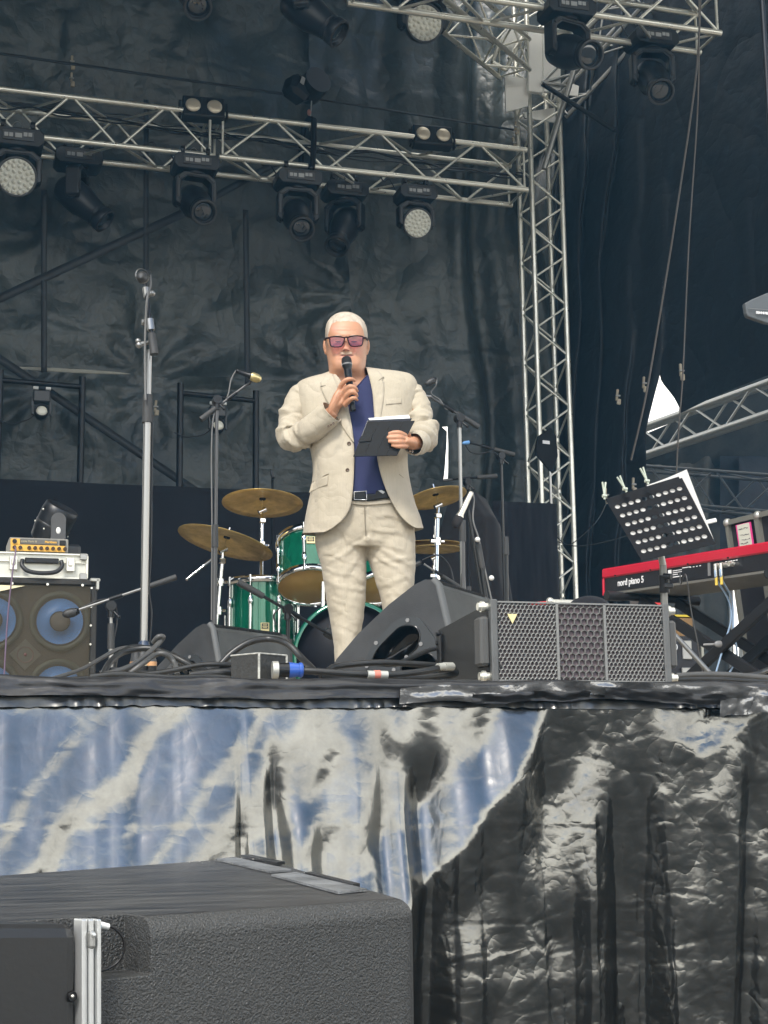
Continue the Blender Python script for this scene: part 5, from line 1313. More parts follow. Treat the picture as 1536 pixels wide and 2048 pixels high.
heap = [ # pixel paths of the pile round the tall stand
 ('pale cable sweeping up from the stage edge in front of the bass cabinet', [(90, 1362, 3.9), (160, 1340, 4.0), (200, 1318, 4.1), (235, 1299, 4.2), (262, 1295, 4.3), (285, 1304, 4.3)], .0055, M_cab2),
 ('long black cable arching over the foot of the tall stand', [(205, 1352, 3.95), (220, 1325, 4.0), (250, 1303, 4.1), (300, 1297, 4.1), (345, 1312, 4.05), (390, 1335, 4.0), (425, 1350, 3.9)], .0085, M_cab1),
 ('looped cable end standing up beside the tall stand', [(190, 1354, 3.85), (255, 1335, 3.9), (290, 1312, 3.95), (318, 1286, 4.0), (326, 1274, 4.0), (316, 1274, 4.0), (307, 1285, 4.02)], .0070, M_cab2),
 ('grey cable falling from the tall stand to the stage edge', [(255, 1350, 3.9), (285, 1328, 3.9), (310, 1310, 3.95), (330, 1308, 3.95), (348, 1325, 3.95), (355, 1350, 3.9)], .0070, M_cab2),
 ('nearly straight black cable running right along the cable pile', [(258, 1352, 3.8), (330, 1344, 3.8), (400, 1330, 3.8), (450, 1329, 3.8), (490, 1331, 3.85)], .0065, M_cab1),
 ('lowest black cable at the front of the pile', [(180, 1357, 3.68), (230, 1349, 3.68), (290, 1352, 3.68), (350, 1356, 3.68), (420, 1354, 3.7), (462, 1359, 3.7)], .0080, M_cab1),
 ('thin cable curling round behind the tall stand foot', [(232, 1352, 4.0), (230, 1330, 4.1), (240, 1305, 4.2), (270, 1292, 4.3), (310, 1300, 4.3), (350, 1318, 4.2), (372, 1345, 4.1)], .0055, M_cab1),
 ('short dark cable under the right side of the pile', [(400, 1350, 3.8), (430, 1342, 3.8), (475, 1338, 3.82), (500, 1342, 3.85)], .0085, M_cab1),
 ('thick dark cable bundle lying left of the junction box', [(380, 1352, 3.75), (420, 1347, 3.75), (455, 1346, 3.75), (482, 1350, 3.78)], .0120, M_cab1),
 ('black cable snaking along the far left stage edge', [(-20, 1363, 3.7), (60, 1360, 3.72), (120, 1362, 3.74), (190, 1356, 3.76), (260, 1360, 3.78)], .0060, M_cab1),
 ('curled grey cable on the left wedge monitor side of the pile', [(330, 1350, 4.0), (345, 1330, 4.05), (365, 1322, 4.1), (385, 1335, 4.05), (400, 1352, 4.0)], .0060, M_cab2),
 ('thin black cable lost behind the pile to the left', [(200, 1345, 4.0), (225, 1338, 4.0), (260, 1342, 4.0), (300, 1345, 4.0), (340, 1340, 4.0)], .0050, M_cab1)]
for l, pts, r, m_ in heap: cable(l, pts, r, mt=m_)
for j, (l, pts, r, m_) in enumerate((
 ('thick pale cable along the right stage edge under the keyboard', [(1352, 1352, 3.8), (1400, 1349, 3.8), (1460, 1350, 3.8), (1560, 1358, 3.8)], .0085, M_cab2),
 ('second black cable along the right stage edge', [(1345, 1360, 3.68), (1420, 1358, 3.68), (1500, 1362, 3.68), (1570, 1366, 3.68)], .0070, M_cab1),
 ('cable rising to the right edge beneath the keyboard stand', [(1490, 1352, 3.9), (1515, 1347, 3.9), (1545, 1336, 3.95), (1580, 1325, 4.0)], .0080, M_cab1))): cable(l, pts, r, mt=m_)
# short connectors standing round the stand foot
for j, (x, l) in enumerate(((270, 'orange-ringed plug left of the tall stand foot'), (285, 'pale plug between two orange-ringed plugs'), (303, 'orange-ringed plug right of the tall stand foot'))):
    c = p(x, 1338, 4.3); c.z = max(c.z, SZ+.03); t = thing('cable_plug', c, l, 'plug', group='plugs at the foot of the tall stand')
    b = MB(); b.cyl(c+Vector((0, 0, .02)), c+Vector((0, 0, .055)), .014, .008, n=14); b.build('boot', M_cab2, t)
    b = MB(); b.cyl(c+Vector((0, 0, .008)), c+Vector((0, 0, .02)), .015, n=14); b.build('ring', mat('copper_ring', (.55, .30, .14), .4) if j != 1 else mat('ivory_ring', (.6, .55, .4), .4), t)
    b = MB(); b.cyl(c-Vector((0, 0, .03)), c+Vector((0, 0, .008)), .015, n=14); b.build('body', M_black, t)
# ================================================= keyboard on X stand
A = pt(1204, 1138, d=6.75); Bk = pt(1536, 1083, d=5.85); dirk = (Bk-A); Lk = dirk.length; dirk.normalize()
Lk = 1.29; upk = Vector((0, 0, 1)); Mk = frame(A, dirk, upk)   # local x along, y up, z toward camera-ish
if Mk.to_3x3().col[2].dot(FW) > 0: pass
zb = Mk.to_3x3().col[2]; back = -1 if zb.dot(FW) > 0 else 1     # +back*z points to the camera
t = thing('stage_piano', A, 'red and black stage piano seen from behind on a black folding stand', 'keyboard')
M_red = mat('red_lacquer', (.52, .012, .035), .32, coat=.3, bump=.05, bscale=30)
kb = -back   # depth away from the camera
def kbx(x0, x1, y0, y1, z0, z1, mt, nm, bev=0):
    b = MB(); b.M = Mk; b.box(((x0+x1)/2, (y0+y1)/2, kb*(z0+z1)/2), (x1-x0, y1-y0, abs(z1-z0)), None, bev); return b.build(nm, mt, t)
hT, hR = .118, .043
kbx(0, Lk, -hR, 0, -.004, .34, M_red, 'red_top', .006)
kbx(0, .012, -hT, -hR, -.002, .34, M_red, 'end_cheek', .002)
kbx(.0125, Lk, -hT+.012, -hR, .004, .33, mat('piano_black', (.013, .013, .016), .4, bump=.1, bscale=200), 'rear_panel')
kbx(.012, Lk, -hT, -hT+.010, .002, .335, mat('piano_underside', (.13, .125, .11), .6, var=.3), 'underside')
b = MB(); b.M = Mk
for i in range(5): b.cyl((.1+.24*i, -hR+.004, kb*-.004), (.1+.24*i, -hR+.004, kb*-.008), .004, n=8)
b.build('screw', M_black, t)
xt = Mk.to_3x3() @ Vector((1, 0, 0))
def kface(x, y, off=-.0012): return Mk @ Vector((x, y, kb*off+kb*.004))
Mt = frame(kface(.105, -.073), xt*1, upk)
M_print = mat('white_print', (.85, .85, .85), .5)
textmesh('nord piano 5', .040, Mt, M_print, t, align='LEFT', bold=.0007, xs=.86)
b = MB(); b.M = Mk
for (x, y, w_, h_) in ((.455, -.058, .020, .016), (.455, -.078, .020, .014), (.49, -.056, .03, .003), (.49, -.064, .03, .003), (.49, -.072, .03, .003), (.52, -.056, .02, .003), (.52, -.064, .02, .003), (.50, -.082, .06, .004), (.56, -.050, .05, .003)): b.box((x, y, kb*.003), (w_, h_, .002))
for i in range(4): b.box((.585+.02*i, -.052, kb*.003), (.008, .003, .002))
for i in range(5): b.box((.80+.015*i, -.052, kb*.003), (.010, .003, .002))
b.build('rear_print', M_print, t)
b = MB(); b.M = Mk; b.box((.70, -.072, kb*.002), (.012, .052, .006)); b.build('port_plate', M_grey, t)
b = MB(); b.M = Mk
for x in (.77, .80, .84): b.cyl((x, -.066, kb*.004), (x, -.066, kb*-.02), .010, n=14)
b.build('socket', M_alu, t)
keysb = MB(); keysb.M = Mk
keysb.box((Lk/2, .008, kb*.24), (Lk-.12, .016, .15)); keysb.build('keys', mat('key_ivory', (.8, .8, .76), .3), t)
def kworld(x, y, z): return Mk @ Vector((x, y, kb*z))
# black foot tubes and X legs
s_ = thing('keyboard_stand', Vector((kworld(.62, 0, .16).x, kworld(.62, 0, .16).y, SZ)), 'black double X folding stand under the stage piano', 'keyboard stand')
M_xs = mat('stand_black', (.016, .016, .018), .42, .2)
zfl = SZ+.03
for x in (.16, 1.14):
    b = MB(); y = -hT-.018; b.cyl(kworld(x, y, -.06), kworld(x+.0, y, .36), .017, n=14); b.build('top_tube', M_xs, s_)
    for z in (-.06, .36):
        b = MB(); q = .05 if z > 0 else .05; b.cyl(kworld(x, y, z-.04), kworld(x, y, z+.04), .021, n=14); b.build('end_grip', M_rubber, s_)
for z in (.05, .25):
    for (xa, xb) in ((.17, 1.12), (1.13, .18)):
        P0 = kworld(xa, -hT-.03, z+(.025 if xa < .5 else 0)); P1 = kworld(xb, 0, z+(.025 if xa < .5 else 0)); P1 = Vector((P1.x, P1.y, zfl))
        b = MB(); q = (P1-P0).to_track_quat('Z', 'Y'); b.box((P0+P1)/2, (.022, .045, (P1-P0).length), q.to_euler(), .003); b.build('cross_leg', M_xs, s_)
for x in (.18, 1.12):
    a, c = kworld(x, 0, -.06), kworld(x, 0, .36); b = MB(); b.cyl(Vector((a.x, a.y, zfl-.01)), Vector((c.x, c.y, zfl-.01)), .018); b.build('foot_tube', M_xs, s_)
q = kworld(.655, 0, -.01); q.z = (A.z-hT+zfl)/2; b = MB(); b.cyl(q, q+Vector((.04, -.03, .0)), .005); b.sphere(q+Vector((.05, -.035, 0)), (.022, .010, .014)); b.build('lock_knob', M_grey, s_)
M_bluec = mat('pale_blue_cable', (.30, .42, .58), .4)
for j, (x, pts, l, m_) in enumerate(((.775, [(1457, 1200), (1462, 1240), (1448, 1290), (1432, 1345)], 'pale blue cable from the stage piano, left of its pair', M_bluec), (.805, [(1464, 1200), (1467, 1260), (1474, 1310), (1462, 1340), (1448, 1362)], 'pale blue cable from the stage piano, right of its pair', M_bluec),
                                (.56, [(1372, 1150), (1382, 1220), (1396, 1290), (1408, 1362)], 'thin grey cable hanging from the stage piano', M_cab2))):
    P0 = kworld(x, -.07, -.03); Pn = [P0, P0+Vector((0, 0, -.05))]+[pt(a, c, d=6.1) for a, c in pts]
    t2 = thing('piano_cable', P0, l, 'cable'); b = MB(); b.tube(Pn, .004 if j < 2 else .0028, n=6, smooth_pts=6); b.build('jacket', m_, t2)
    if j < 2:
        b = MB(); b.cyl(P0+Vector((0, 0, .01)), P0+Vector((0, 0, -.04)), .008, n=12); b.build('plug', mat('nickel', (.7, .7, .66), .25, .9), t2)
        b = MB(); b.cyl(P0+Vector((0, 0, -.04)), P0+Vector((0, 0, -.075)), .006, n=12); b.build('yellow_sleeve', mat('yellow_sleeve', (.7, .5, .08), .4), t2)
# ================================================= music stand
dM = 5.4
TL, TR_, BR, BL = [pt(*q, d=dd) for q, dd in (((1210, 998), dM), ((1362, 952), dM-.12), ((1432, 1088), dM-.30), ((1284, 1122), dM-.18))]
t = thing('music_stand', Vector((pt(1337, 1300, d=5.3).x, pt(1337, 1300, d=5.3).y, SZ)), 'black perforated music stand holding white sheets, in front of the red piano', 'music stand')
nrm = (TR_-TL).cross(BL-TL).normalized(); nrm = nrm if nrm.dot(FW) < 0 else -nrm      # toward camera
def bl(u, v): return (TL.lerp(TR_, u)).lerp(BL.lerp(BR, u), v)
b = MB(); cols, rows = 10, 6; mu, mv = .045, .06
us_ = [mu+(1-2*mu)*i/cols for i in range(cols+1)]; vs_ = [mv+.03+(1-2*mv-.03)*j/rows for j in range(rows+1)]
def quadp(u0, u1, v0, v1):
    q = [bl(u0, v0), bl(u1, v0), bl(u1, v1), bl(u0, v1)]; b.add([x+nrm*.001 for x in q]+[x-nrm*.001 for x in q], [(0, 1, 2, 3), (7, 6, 5, 4), (0, 4, 5, 1), (1, 5, 6, 2), (2, 6, 7, 3), (3, 7, 4, 0)])
quadp(.03, .97, 0, vs_[0]); quadp(0, 1, vs_[-1], 1.0); quadp(0, us_[0], .0, vs_[-1]); quadp(us_[-1], 1, .03, vs_[-1])
NS = 24
for i in range(cols):
    for j in range(rows):
        cu, cv = (us_[i]+us_[i+1])/2, (vs_[j]+vs_[j+1])/2; hu, hv = (us_[i+1]-us_[i])/2, (vs_[j+1]-vs_[j])/2
        cen = bl(cu, cv); ex = (TR_-TL).normalized(); ey = (BL-TL).normalized(); r_h = .0092
        for sgn in (1, -1):
            o = []; q = []
            for k in range(NS):
                a = 2*math.pi*k/NS+math.pi/4; ca, sa = math.cos(a), math.sin(a); m_ = max(abs(ca), abs(sa))
                o.append(bl(cu+hu*ca/m_, cv+hv*sa/m_)+nrm*.001*sgn); q.append(cen+ex*ca*r_h+ey*sa*r_h+nrm*.001*sgn)
            b.add(o+q, [(k, (k+1) % NS, NS+(k+1) % NS, NS+k) for k in range(NS)])
b.build('desk', M_blackm, t)
def bpole(pts, r, mt, nm): 
    b = MB(); b.tube(pts, r, n=12); b.build(nm, mt, t)
P1, P2, P3 = pt(1318, 1085, d=5.28), pt(1326, 1130, d=5.27), pt(1332, 1300, d=5.25)
bpole([pt(1320, 1066, d=5.3), pt(1316, 1085, d=5.26), P2], .012, M_alud, 'neck')
bpole([P2, P3, Vector((P3.x, P3.y, SZ+.10))], .0125, mat('stand_tube', (.22, .22, .21), .35, .7), 'pole')
b = MB(); b.cyl(pt(1328, 1150, d=5.26), pt(1329, 1185, d=5.26), .018, n=16); b.cyl(pt(1328, 1152, d=5.24), pt(1343, 1153, d=5.22), .010); b.box(pt(1336, 1172, d=5.25), (.035, .02, .018), None, .004); b.build('clutch', M_black, t)
b = MB(); b.lathe([(.028, -.01), (.035, 0), (.028, .01)], frame(pt(1322, 1078, d=5.27), (1, 0, 0), (0, 0, 1)), 24); b.cyl(pt(1312, 1072, d=5.28), pt(1340, 1085, d=5.28), .007); b.sphere(pt(1323, 1083, d=5.24), .010); b.build('tilt_joint', M_black, t)
e = pt(1425, 1352, d=5.2); bpole([Vector((P3.x, P3.y, P3.z+.09)), Vector((e.x, e.y, max(e.z, SZ+.02)))], .0085, mat('stand_tube', (.22, .22, .21), .35, .7), 'leg')
bpole([Vector((P3.x, P3.y, P3.z+.09)), Vector((P3.x-.25, P3.y+.1, SZ+.02))], .0085, mat('stand_tube', (.22, .22, .21), .35, .7), 'leg')
bpole([Vector((P3.x, P3.y, P3.z+.09)), Vector((P3.x, P3.y+.34, SZ+.02))], .0085, mat('stand_tube', (.22, .22, .21), .35, .7), 'leg')
# sheets resting on the far side
M_paper = mat('paper_white', (.88, .88, .86), .8)
nt = M_paper.node_tree; bs = nt.nodes['Principled BSDF']; tr = nt.nodes.new('ShaderNodeBsdfTranslucent'); tr.inputs[0].default_value = (.9, .9, .88, 1); ms = nt.nodes.new('ShaderNodeMixShader'); ms.inputs[0].default_value = .5
nt.links.new(bs.outputs[0], ms.inputs[1]); nt.links.new(tr.outputs[0], ms.inputs[2]); nt.links.new(ms.outputs[0], nt.nodes['Material Output'].inputs[0])
for (u0, u1, v0, v1, l) in ((.03, .42, .06, .93, 'white sheet on the left half of the music stand, showing through its holes'), (.56, 1.10, -.07, .93, 'white sheet on the right half of the music stand, sticking out above it')):
    sh = thing('music_sheet', bl((u0+u1)/2, v1), l, 'sheet of paper', group='sheets on the music stand'); b = MB()
    def fn(u, v):
        uu = u0+(u1-u0)*u-(.10*v if u0 > .5 else 0)*u; vv = v0+(v1-v0)*v+(.05*(1-u) if u0 > .5 else 0)*(1-v)
        return bl(uu, vv)-nrm*(.0025+.004*math.sin(math.pi*u))
    b.grid(fn, 10, 10); b.build('page', M_paper, sh)
def clip(px, py, d, ang, l):
    c = pt(px, py, d=d); cl_ = thing('paper_clip', c, l, 'clip', group='clips on top of the music stand'); b = MB()
    for a in (-7, 7):
        q = Euler((0, R(ang+a), 0)); v = q.to_matrix() @ Vector((0, 0, 1)); b.cyl(c-v*.012, c+v*.05, .0035, n=8)
    b.cyl(c-Vector((.008, 0, 0)), c+Vector((.008, 0, 0)), .006); b.build('jaw', mat('pale_clip', (.55, .6, .5), .4, .3), cl_)
clip(1250, 978, 5.33, -28, 'left of the two splayed clips on the music stand top')
clip(1294, 962, 5.28, -22, 'right of the two splayed clips on the music stand top')
clip(1209, 992, 5.38, 0, 'upright clip at the left top corner of the music stand')
c = pt(1413, 1044, d=5.2); pg = thing('paper_clip', c, 'long white peg sticking out from the right side of the music stand', 'clip')
b = MB(); e0, e1 = pt(1396, 1049, d=5.2), pt(1433, 1040, d=5.18); q = (e1-e0).to_track_quat('Z', 'Y'); b.box((e0+e1)/2, (.010, .014, (e1-e0).length), q.to_euler(), .002); b.box(pt(1400, 1051, d=5.19), (.03, .012, .018), None, .003); b.build('jaw', M_white, pg)
# ================================================= flight case with pink-framed label behind the keyboard
dC = 6.9
TLc, TRc, BLc = pt(1458, 1045, d=dC), pt(1536, 1026, d=dC-.22), pt(1462, 1150, d=dC)
Mc = frame(TLc, TRc-TLc, BLc-TLc); t = thing('flight_case', Vector((BLc.x, BLc.y, SZ)), 'black flight case with silver edges and a pink framed note behind the piano', 'flight case')
nz = Mc.to_3x3().col[2]; sg = 1 if nz.dot(FW) > 0 else -1
b = MB(); b.M = Mc; hh = TLc.z-SZ-.05; b.box((.2, hh/2, sg*.2), (.42, hh, .38)); b.build('panel', mat('case_black', (.012, .012, .016), .5), t)
b = MB(); b.M = Mc
b.box((.2, .0, 0), (.42, .022, .02)); b.box((-.01, hh/2, 0), (.018, hh, .02)); b.box((.185, hh/2, -.0), (.026, hh, .022)); b.build('edge_profile', mat('case_edge', (.32, .32, .28), .4, .6), t)
for x in (-.01, .19): b = MB(); b.sphere(Mc @ Vector((x, 0, 0)), .020); b.build('ball_corner', mat('corner_zinc', (.5, .5, .46), .4, .7), t)
lb = MB(); lb.M = Mc; lb.box((.095, .085, -sg*.004), (.098, .13, .003)); o = lb.build('pink_frame', mat('pink_card', (.70, .05, .25), .5), t)
lb = MB(); lb.M = Mc; lb.box((.095, .080, -sg*.0065), (.078, .116, .002)); lb.build('note', mat('note_paper', (.62, .62, .52), .8), o)
lb = MB(); lb.M = Mc
rs = random.Random(5)
for y, x0_, x1_ in ((.042, .065, .125), (.070, .070, .12), (.092, .075, .125), (.108, .065, .110), (.120, .09, .12)):
    x = x0_
    while x < x1_: w_ = rs.uniform(.003, .009); lb.box((x+w_/2, y+rs.uniform(-.002, .002), -sg*.008), (w_, rs.uniform(.0015, .005), .001)); x += w_+.002
lb.build('handwriting', mat('ink', (.08, .08, .09), .7), o)
# rack case and boxes on the floor behind
c = pt(1368, 1300, d=8.2); t = thing('rack_case', (c.x, c.y, SZ), 'black rack case with silver catches standing right of the line array speaker', 'rack case')
w_ = .20; b = MB(); b.box((c.x, c.y+.15, (SZ+p(1368, 1272, c.y).z)/2), (.22, .3, p(1368, 1272, c.y).z-SZ), None, .005); b.build('panel', mat('case_black', (.012, .012, .016), .5), t)
zc0 = p(1368, 1300, c.y).z
b = MB(); b.box((c.x+.015, c.y-.004, zc0-.0), (.055, .012, .10), None, .006); b.box((c.x+.015, c.y-.012, zc0-.12), (.08, .014, .05), None, .006); b.build('catch', M_alud, t)
b = MB(); b.box((c.x+.105, c.y-.004, zc0-.05), (.014, .014, .28)); b.build('edge_profile', mat('case_edge', (.32, .32, .28), .4, .6), t)
b = MB(); e = pt(1346, 1294, d=8.15); b.lathe([(.026, 0), (.026, -.004), (.0, -.004)], frame(e, (1, 0, 0), (0, 0, -1)), 24); o = b.build('round_badge', mat('badge_blue', (.06, .16, .30), .4), t)
b = MB(); b.lathe([(.024, -.006), (.020, -.006)], frame(e, (1, 0, 0), (0, 0, -1)), 24); b.build('badge_ring', M_white, o)
c = pt(1352, 1245, d=9.0); t = thing('cardboard_box', (c.x, c.y, SZ), 'brown cardboard box with a yellow rim behind the rack case', 'box')
b = MB(); zz = c.z; b.box((c.x, c.y+.1, (SZ+zz+.03)/2), (.22, .2, zz+.03-SZ), None, .004); b.build('carton', mat('cardboard', (.17, .10, .04), .8, var=.5), t)
b = MB(); b.box((c.x, c.y+.1, zz+.04), (.23, .21, .012)); b.build('rim', mat('yellow_rim', (.55, .42, .03), .6), t)
c = pt(1312, 1200, d=9.4); t = thing('printed_box', (c.x, c.y, SZ), 'small red and white printed box in shade under the left end of the piano', 'box')
b = MB(); b.box((c.x, c.y+.1, (SZ+c.z+.07)/2), (.16, .2, c.z+.07-SZ), None, .004); b.build('carton', mat('grey_card', (.16, .14, .13), .8), t)
b = MB(); b.box((c.x+.01, c.y-.001, c.z+.01), (.075, .006, .08)); o = b.build('red_print', mat('red_card', (.6, .03, .03), .6), t)
b = MB(); b.box((c.x+.01, c.y-.005, c.z+.02), (.045, .002, .018)); b.build('white_print', M_white, o)
# silver and red case behind the line array box, black dome
c = pt(1130, 1205, d=7.6); t = thing('silver_case', (c.x, c.y, SZ), 'low silver-edged case with red end peeking over the line array speaker', 'case')
a0, a1 = pt(1100, 1204, d=7.6), pt(1165, 1203, d=7.6)
b = MB(); b.box(((a0.x+a1.x)/2, a0.y+.1, a0.z-.10), (a1.x-a0.x, .2, .20), None, .004); b.build('shell', M_grey, t)
b = MB(); b.box(((a0.x+a1.x)/2, a0.y, a0.z+.002), (a1.x-a0.x, .02, .022), None, .003); b.sphere(a0+Vector((0, 0, .003)), .020); b.build('edge_profile', M_alu, t)
a2 = pt(1060, 1207, d=7.6); b = MB(); b.box(((a0.x+a2.x)/2, a0.y+.03, a0.z-.012), (a0.x-a2.x, .05, .028), Euler((0, R(-5), 0)), .003); b.build('red_end', mat('red_card', (.6, .03, .03), .6), t)
c = pt(1196, 1206, d=7.2); t = thing('round_stool', (c.x, c.y, SZ), 'black domed stool seat just showing above the line array speaker', 'stool')
b = MB(); b.sphere((c.x, c.y+.1, c.z-.02), (.105, .105, .065), nu=28, nv=14); b.build('seat', M_cloth, t)
b = MB(); b.cyl((c.x, c.y+.1, SZ+.01), (c.x, c.y+.1, c.z-.03), .02); b.build('post', M_black, t)
b = MB(); b.cyl((c.x, c.y+.1, SZ+.004), (c.x, c.y+.1, SZ+.02), .12, n=24); b.build('foot', M_black, t)
# loose cables crossing to the tower
rope('slack_cable', 'thin slack cable drooping from the side wall to the black screen cloth', [p(1112, 1072, 10.9), p(1135, 1090, 10.8), p(1160, 1075, 10.8), p(1195, 1040, 10.8), p(1215, 1000, 10.9)], .004, M_rubber, 'cable')
rope('slack_cable', 'second thin slack cable running nearly level into the music stand', [p(1105, 1080, 10.9), p(1150, 1092, 10.8), p(1200, 1086, 10.7), p(1260, 1070, 10.6)], .004, M_rubber, 'cable')
# ================================================= foreground subwoofer
M_tex = mat('leather_texture_paint', (.044, .045, .044), .40, 0, var=.3, vscale=3)
nt = M_tex.node_tree; N = nt.nodes.new; L = nt.links.new; bs = nt.nodes['Principled BSDF']; tc = N('ShaderNodeTexCoord')
n1 = N('ShaderNodeTexNoise'); n1.inputs['Scale'].default_value = 380; n1.inputs['Detail'].default_value = 2.5; n1.inputs['Distortion'].default_value = .6
L(tc.outputs['Object'], n1.inputs['Vector']); bp = N('ShaderNodeBump'); bp.inputs['Strength'].default_value = 1; bp.inputs['Distance'].default_value = .0036
L(n1.outputs[0], bp.inputs['Height']); L(bp.outputs[0], bs.inputs['Normal'])
M_top = mat('scuffed_top', (.006, .006, .007), .28, 0, bump=.5, bscale=300, bdist=.001, var=4, vscale=11, vcol=(.09, .09, .088), stretch=(.6, 3, 1), rvar=.2)
ZS = 1.6-.125
FR, RRr, FL_, RL = pt(831, 1797, Z=ZS), pt(522, 1712, Z=ZS), pt(-260, 1872, Z=ZS), pt(-260, 1768, Z=ZS)
sub = thing('subwoofer', ((FR.x+FL_.x)/2, (FR.y+FL_.y)/2, 0), 'big black textured subwoofer cabinet in the left foreground', 'speaker')
ev = lambda o: o
def evaluate(o):
    dg = bpy.context.evaluated_depsgraph_get(); dg.update(); me = bpy.data.meshes.new_from_object(o.evaluated_get(dg)); o.modifiers.clear(); old = o.data; o.data = me; return o
b = MB(); P4 = [FL_, FR, RRr, RL]; n = 4
z0 = .02; vs = [Vector((v.x, v.y, z0)) for v in P4]+[Vector((v.x, v.y, ZS)) for v in P4]
b.add(vs, [(3, 2, 1, 0), (4, 5, 6, 7), (0, 1, 5, 4), (1, 2, 6, 5), (2, 3, 7, 6), (3, 0, 4, 7)])
body = b.build('cabinet', [M_tex, M_top], sub); m_ = body.modifiers.new('bv', 'BEVEL'); m_.width = .022; m_.segments = 6
# recess cut out of the front at the left
fd = (FR-FL_).normalized(); fn_ = Vector((fd.y, -fd.x, 0)); fn_ = fn_ if fn_.y < 0 else -fn_
def fpt(px, py, off=0):
    r = ray(px, py); t_ = (FL_-EYE).dot(fn_)/r.dot(fn_); return EYE+r*t_+fn_*off
ra, rb = fpt(-250, 1822), fpt(303, 1822); zt1 = fpt(280, 1818).z; zb1 = fpt(280, 1952).z
cut = MB(); q0 = Vector((ra.x, ra.y, 0)); q1 = Vector((rb.x, rb.y, 0))
dd_ = [q0+fn_*.1, q1+fn_*.1, q1-fn_*.055, q0-fn_*.055]
vs = [Vector((v.x, v.y, zb1)) for v in dd_]+[Vector((v.x, v.y, zt1)) for v in dd_]
cut.add(vs, [(3, 2, 1, 0), (4, 5, 6, 7), (0, 1, 5, 4), (1, 2, 6, 5), (2, 3, 7, 6), (3, 0, 4, 7)])
co = cut.build('cutter', M_tex); bm_ = bmesh = None
import bmesh as _bm
for o in (co,):
    B_ = _bm.new(); B_.from_mesh(o.data); _bm.ops.recalc_face_normals(B_, faces=B_.faces); B_.to_mesh(o.data); B_.free()
B_ = _bm.new(); B_.from_mesh(body.data); _bm.ops.recalc_face_normals(B_, faces=B_.faces); B_.to_mesh(body.data); B_.free()
co.matrix_world = Matrix.Translation(-Vector(sub.matrix_basis.translation)); co.parent = None
body.parent = None
bo = body.modifiers.new('bo', 'BOOLEAN'); bo.operation = 'DIFFERENCE'; bo.object = co; bo.solver = 'EXACT'
b2 = body.modifiers.new('bv2', 'BEVEL'); b2.width = .004; b2.segments = 2; b2.limit_method = 'ANGLE'; b2.angle_limit = R(50)
evaluate(body); body.parent = sub; bpy.data.objects.remove(co)
for f in body.data.polygons:
    if f.normal.z > .95 and f.center.z > ZS-.01: f.material_index = 1
    f.use_smooth = False
for f in body.data.polygons: f.use_smooth = True
es = body.modifiers.new('wn', 'WEIGHTED_NORMAL')
# runners on the top
def topq(c, up, mt, nm, par=sub):
    P = [pt(x, y, Z=ZS) for x, y in c]; b = MB(); n = len(P)
    b.add([v+Vector((0, 0, .001)) for v in P]+[v+Vector((0, 0, up)) for v in P], [tuple(range(n))[::-1], tuple(range(n, 2*n))]+[(i, (i+1) % n, n+(i+1) % n, n+i) for i in range(n)])
    return b.build(nm, mt, par)
M_run = mat('runner_plastic', (.075, .078, .08), .3, 0, bump=.4, bscale=60, var=1.0, vscale=9, vcol=(.26, .27, .28))
topq([(432, 1722), (468, 1718), (583, 1744), (540, 1748)], .004, M_run, 'runner'); topq([(482, 1716), (500, 1715), (570, 1730), (553, 1732)], .006, M_black, 'runner_rib')
topq([(543, 1754), (592, 1749), (734, 1784), (676, 1790)], .004, M_run, 'runner'); topq([(610, 1752), (622, 1751), (720, 1776), (706, 1777)], .006, M_black, 'runner_rib')
# lid with aluminium edge profile
def fslab(x0, x1, y0, y1, o0, o1, mt, nm, bev=0, par=sub):
    A, B, C, D = fpt(x0, y0, o0), fpt(x1, y0, o0), fpt(x1, y1, o0), fpt(x0, y1, o0)
    A2, B2, C2, D2 = [v+fn_*(o1-o0) for v in (A, B, C, D)]
    b = MB(); b.add([A, B, C, D, A2, B2, C2, D2], [(0, 1, 2, 3), (7, 6, 5, 4), (0, 4, 5, 1), (1, 5, 6, 2), (2, 6, 7, 3), (3, 7, 4, 0)])
    o = b.build(nm, mt, par, bevel=bev)
    B_ = _bm.new(); B_.from_mesh(o.data); _bm.ops.recalc_face_normals(B_, faces=B_.faces); B_.to_mesh(o.data); B_.free(); return o
fslab(-200, 143, 1848, 2300, -.05, .014, mat('lid_panel', (.022, .0225, .023), .38, 0, bump=.15, bscale=180, bdist=.001), 'lid', .012)
M_prof = mat('edge_aluminium', (.72, .73, .72), .3, .75, bump=.2, bscale=40, bdist=.001, rvar=.15)
for i, (x0, x1, o1) in enumerate(((143, 151, .022), (151.5, 158, .018), (158.5, 168, .021), (168.5, 172.5, .017), (173, 181, .023))): fslab(x0, x1, 1836, 2300, .004, o1, M_prof, 'edge_profile', .0012)
fslab(157, 170, 1858, 1895, .015, .024, M_alud, 'catch', .003); fslab(160, 167, 1862, 1872, .02, .028, M_prof, 'catch_tab', .002); 
b = MB(); c = fpt(129, 1990, .014); b.cyl(c, c+fn_*.003, .0045, n=20); b.lathe([(.0045, 0), (.0055, .002), (.0045, .004)], Matrix.Translation(c) @ fn_.to_track_quat('Z', 'Y').to_matrix().to_4x4(), 20); b.build('screw', M_black, sub)
b = MB(); b.sphere(fpt(128, 1989, .018), .0018, nu=8, nv=6); b.build('screw_slot', M_alu, sub)
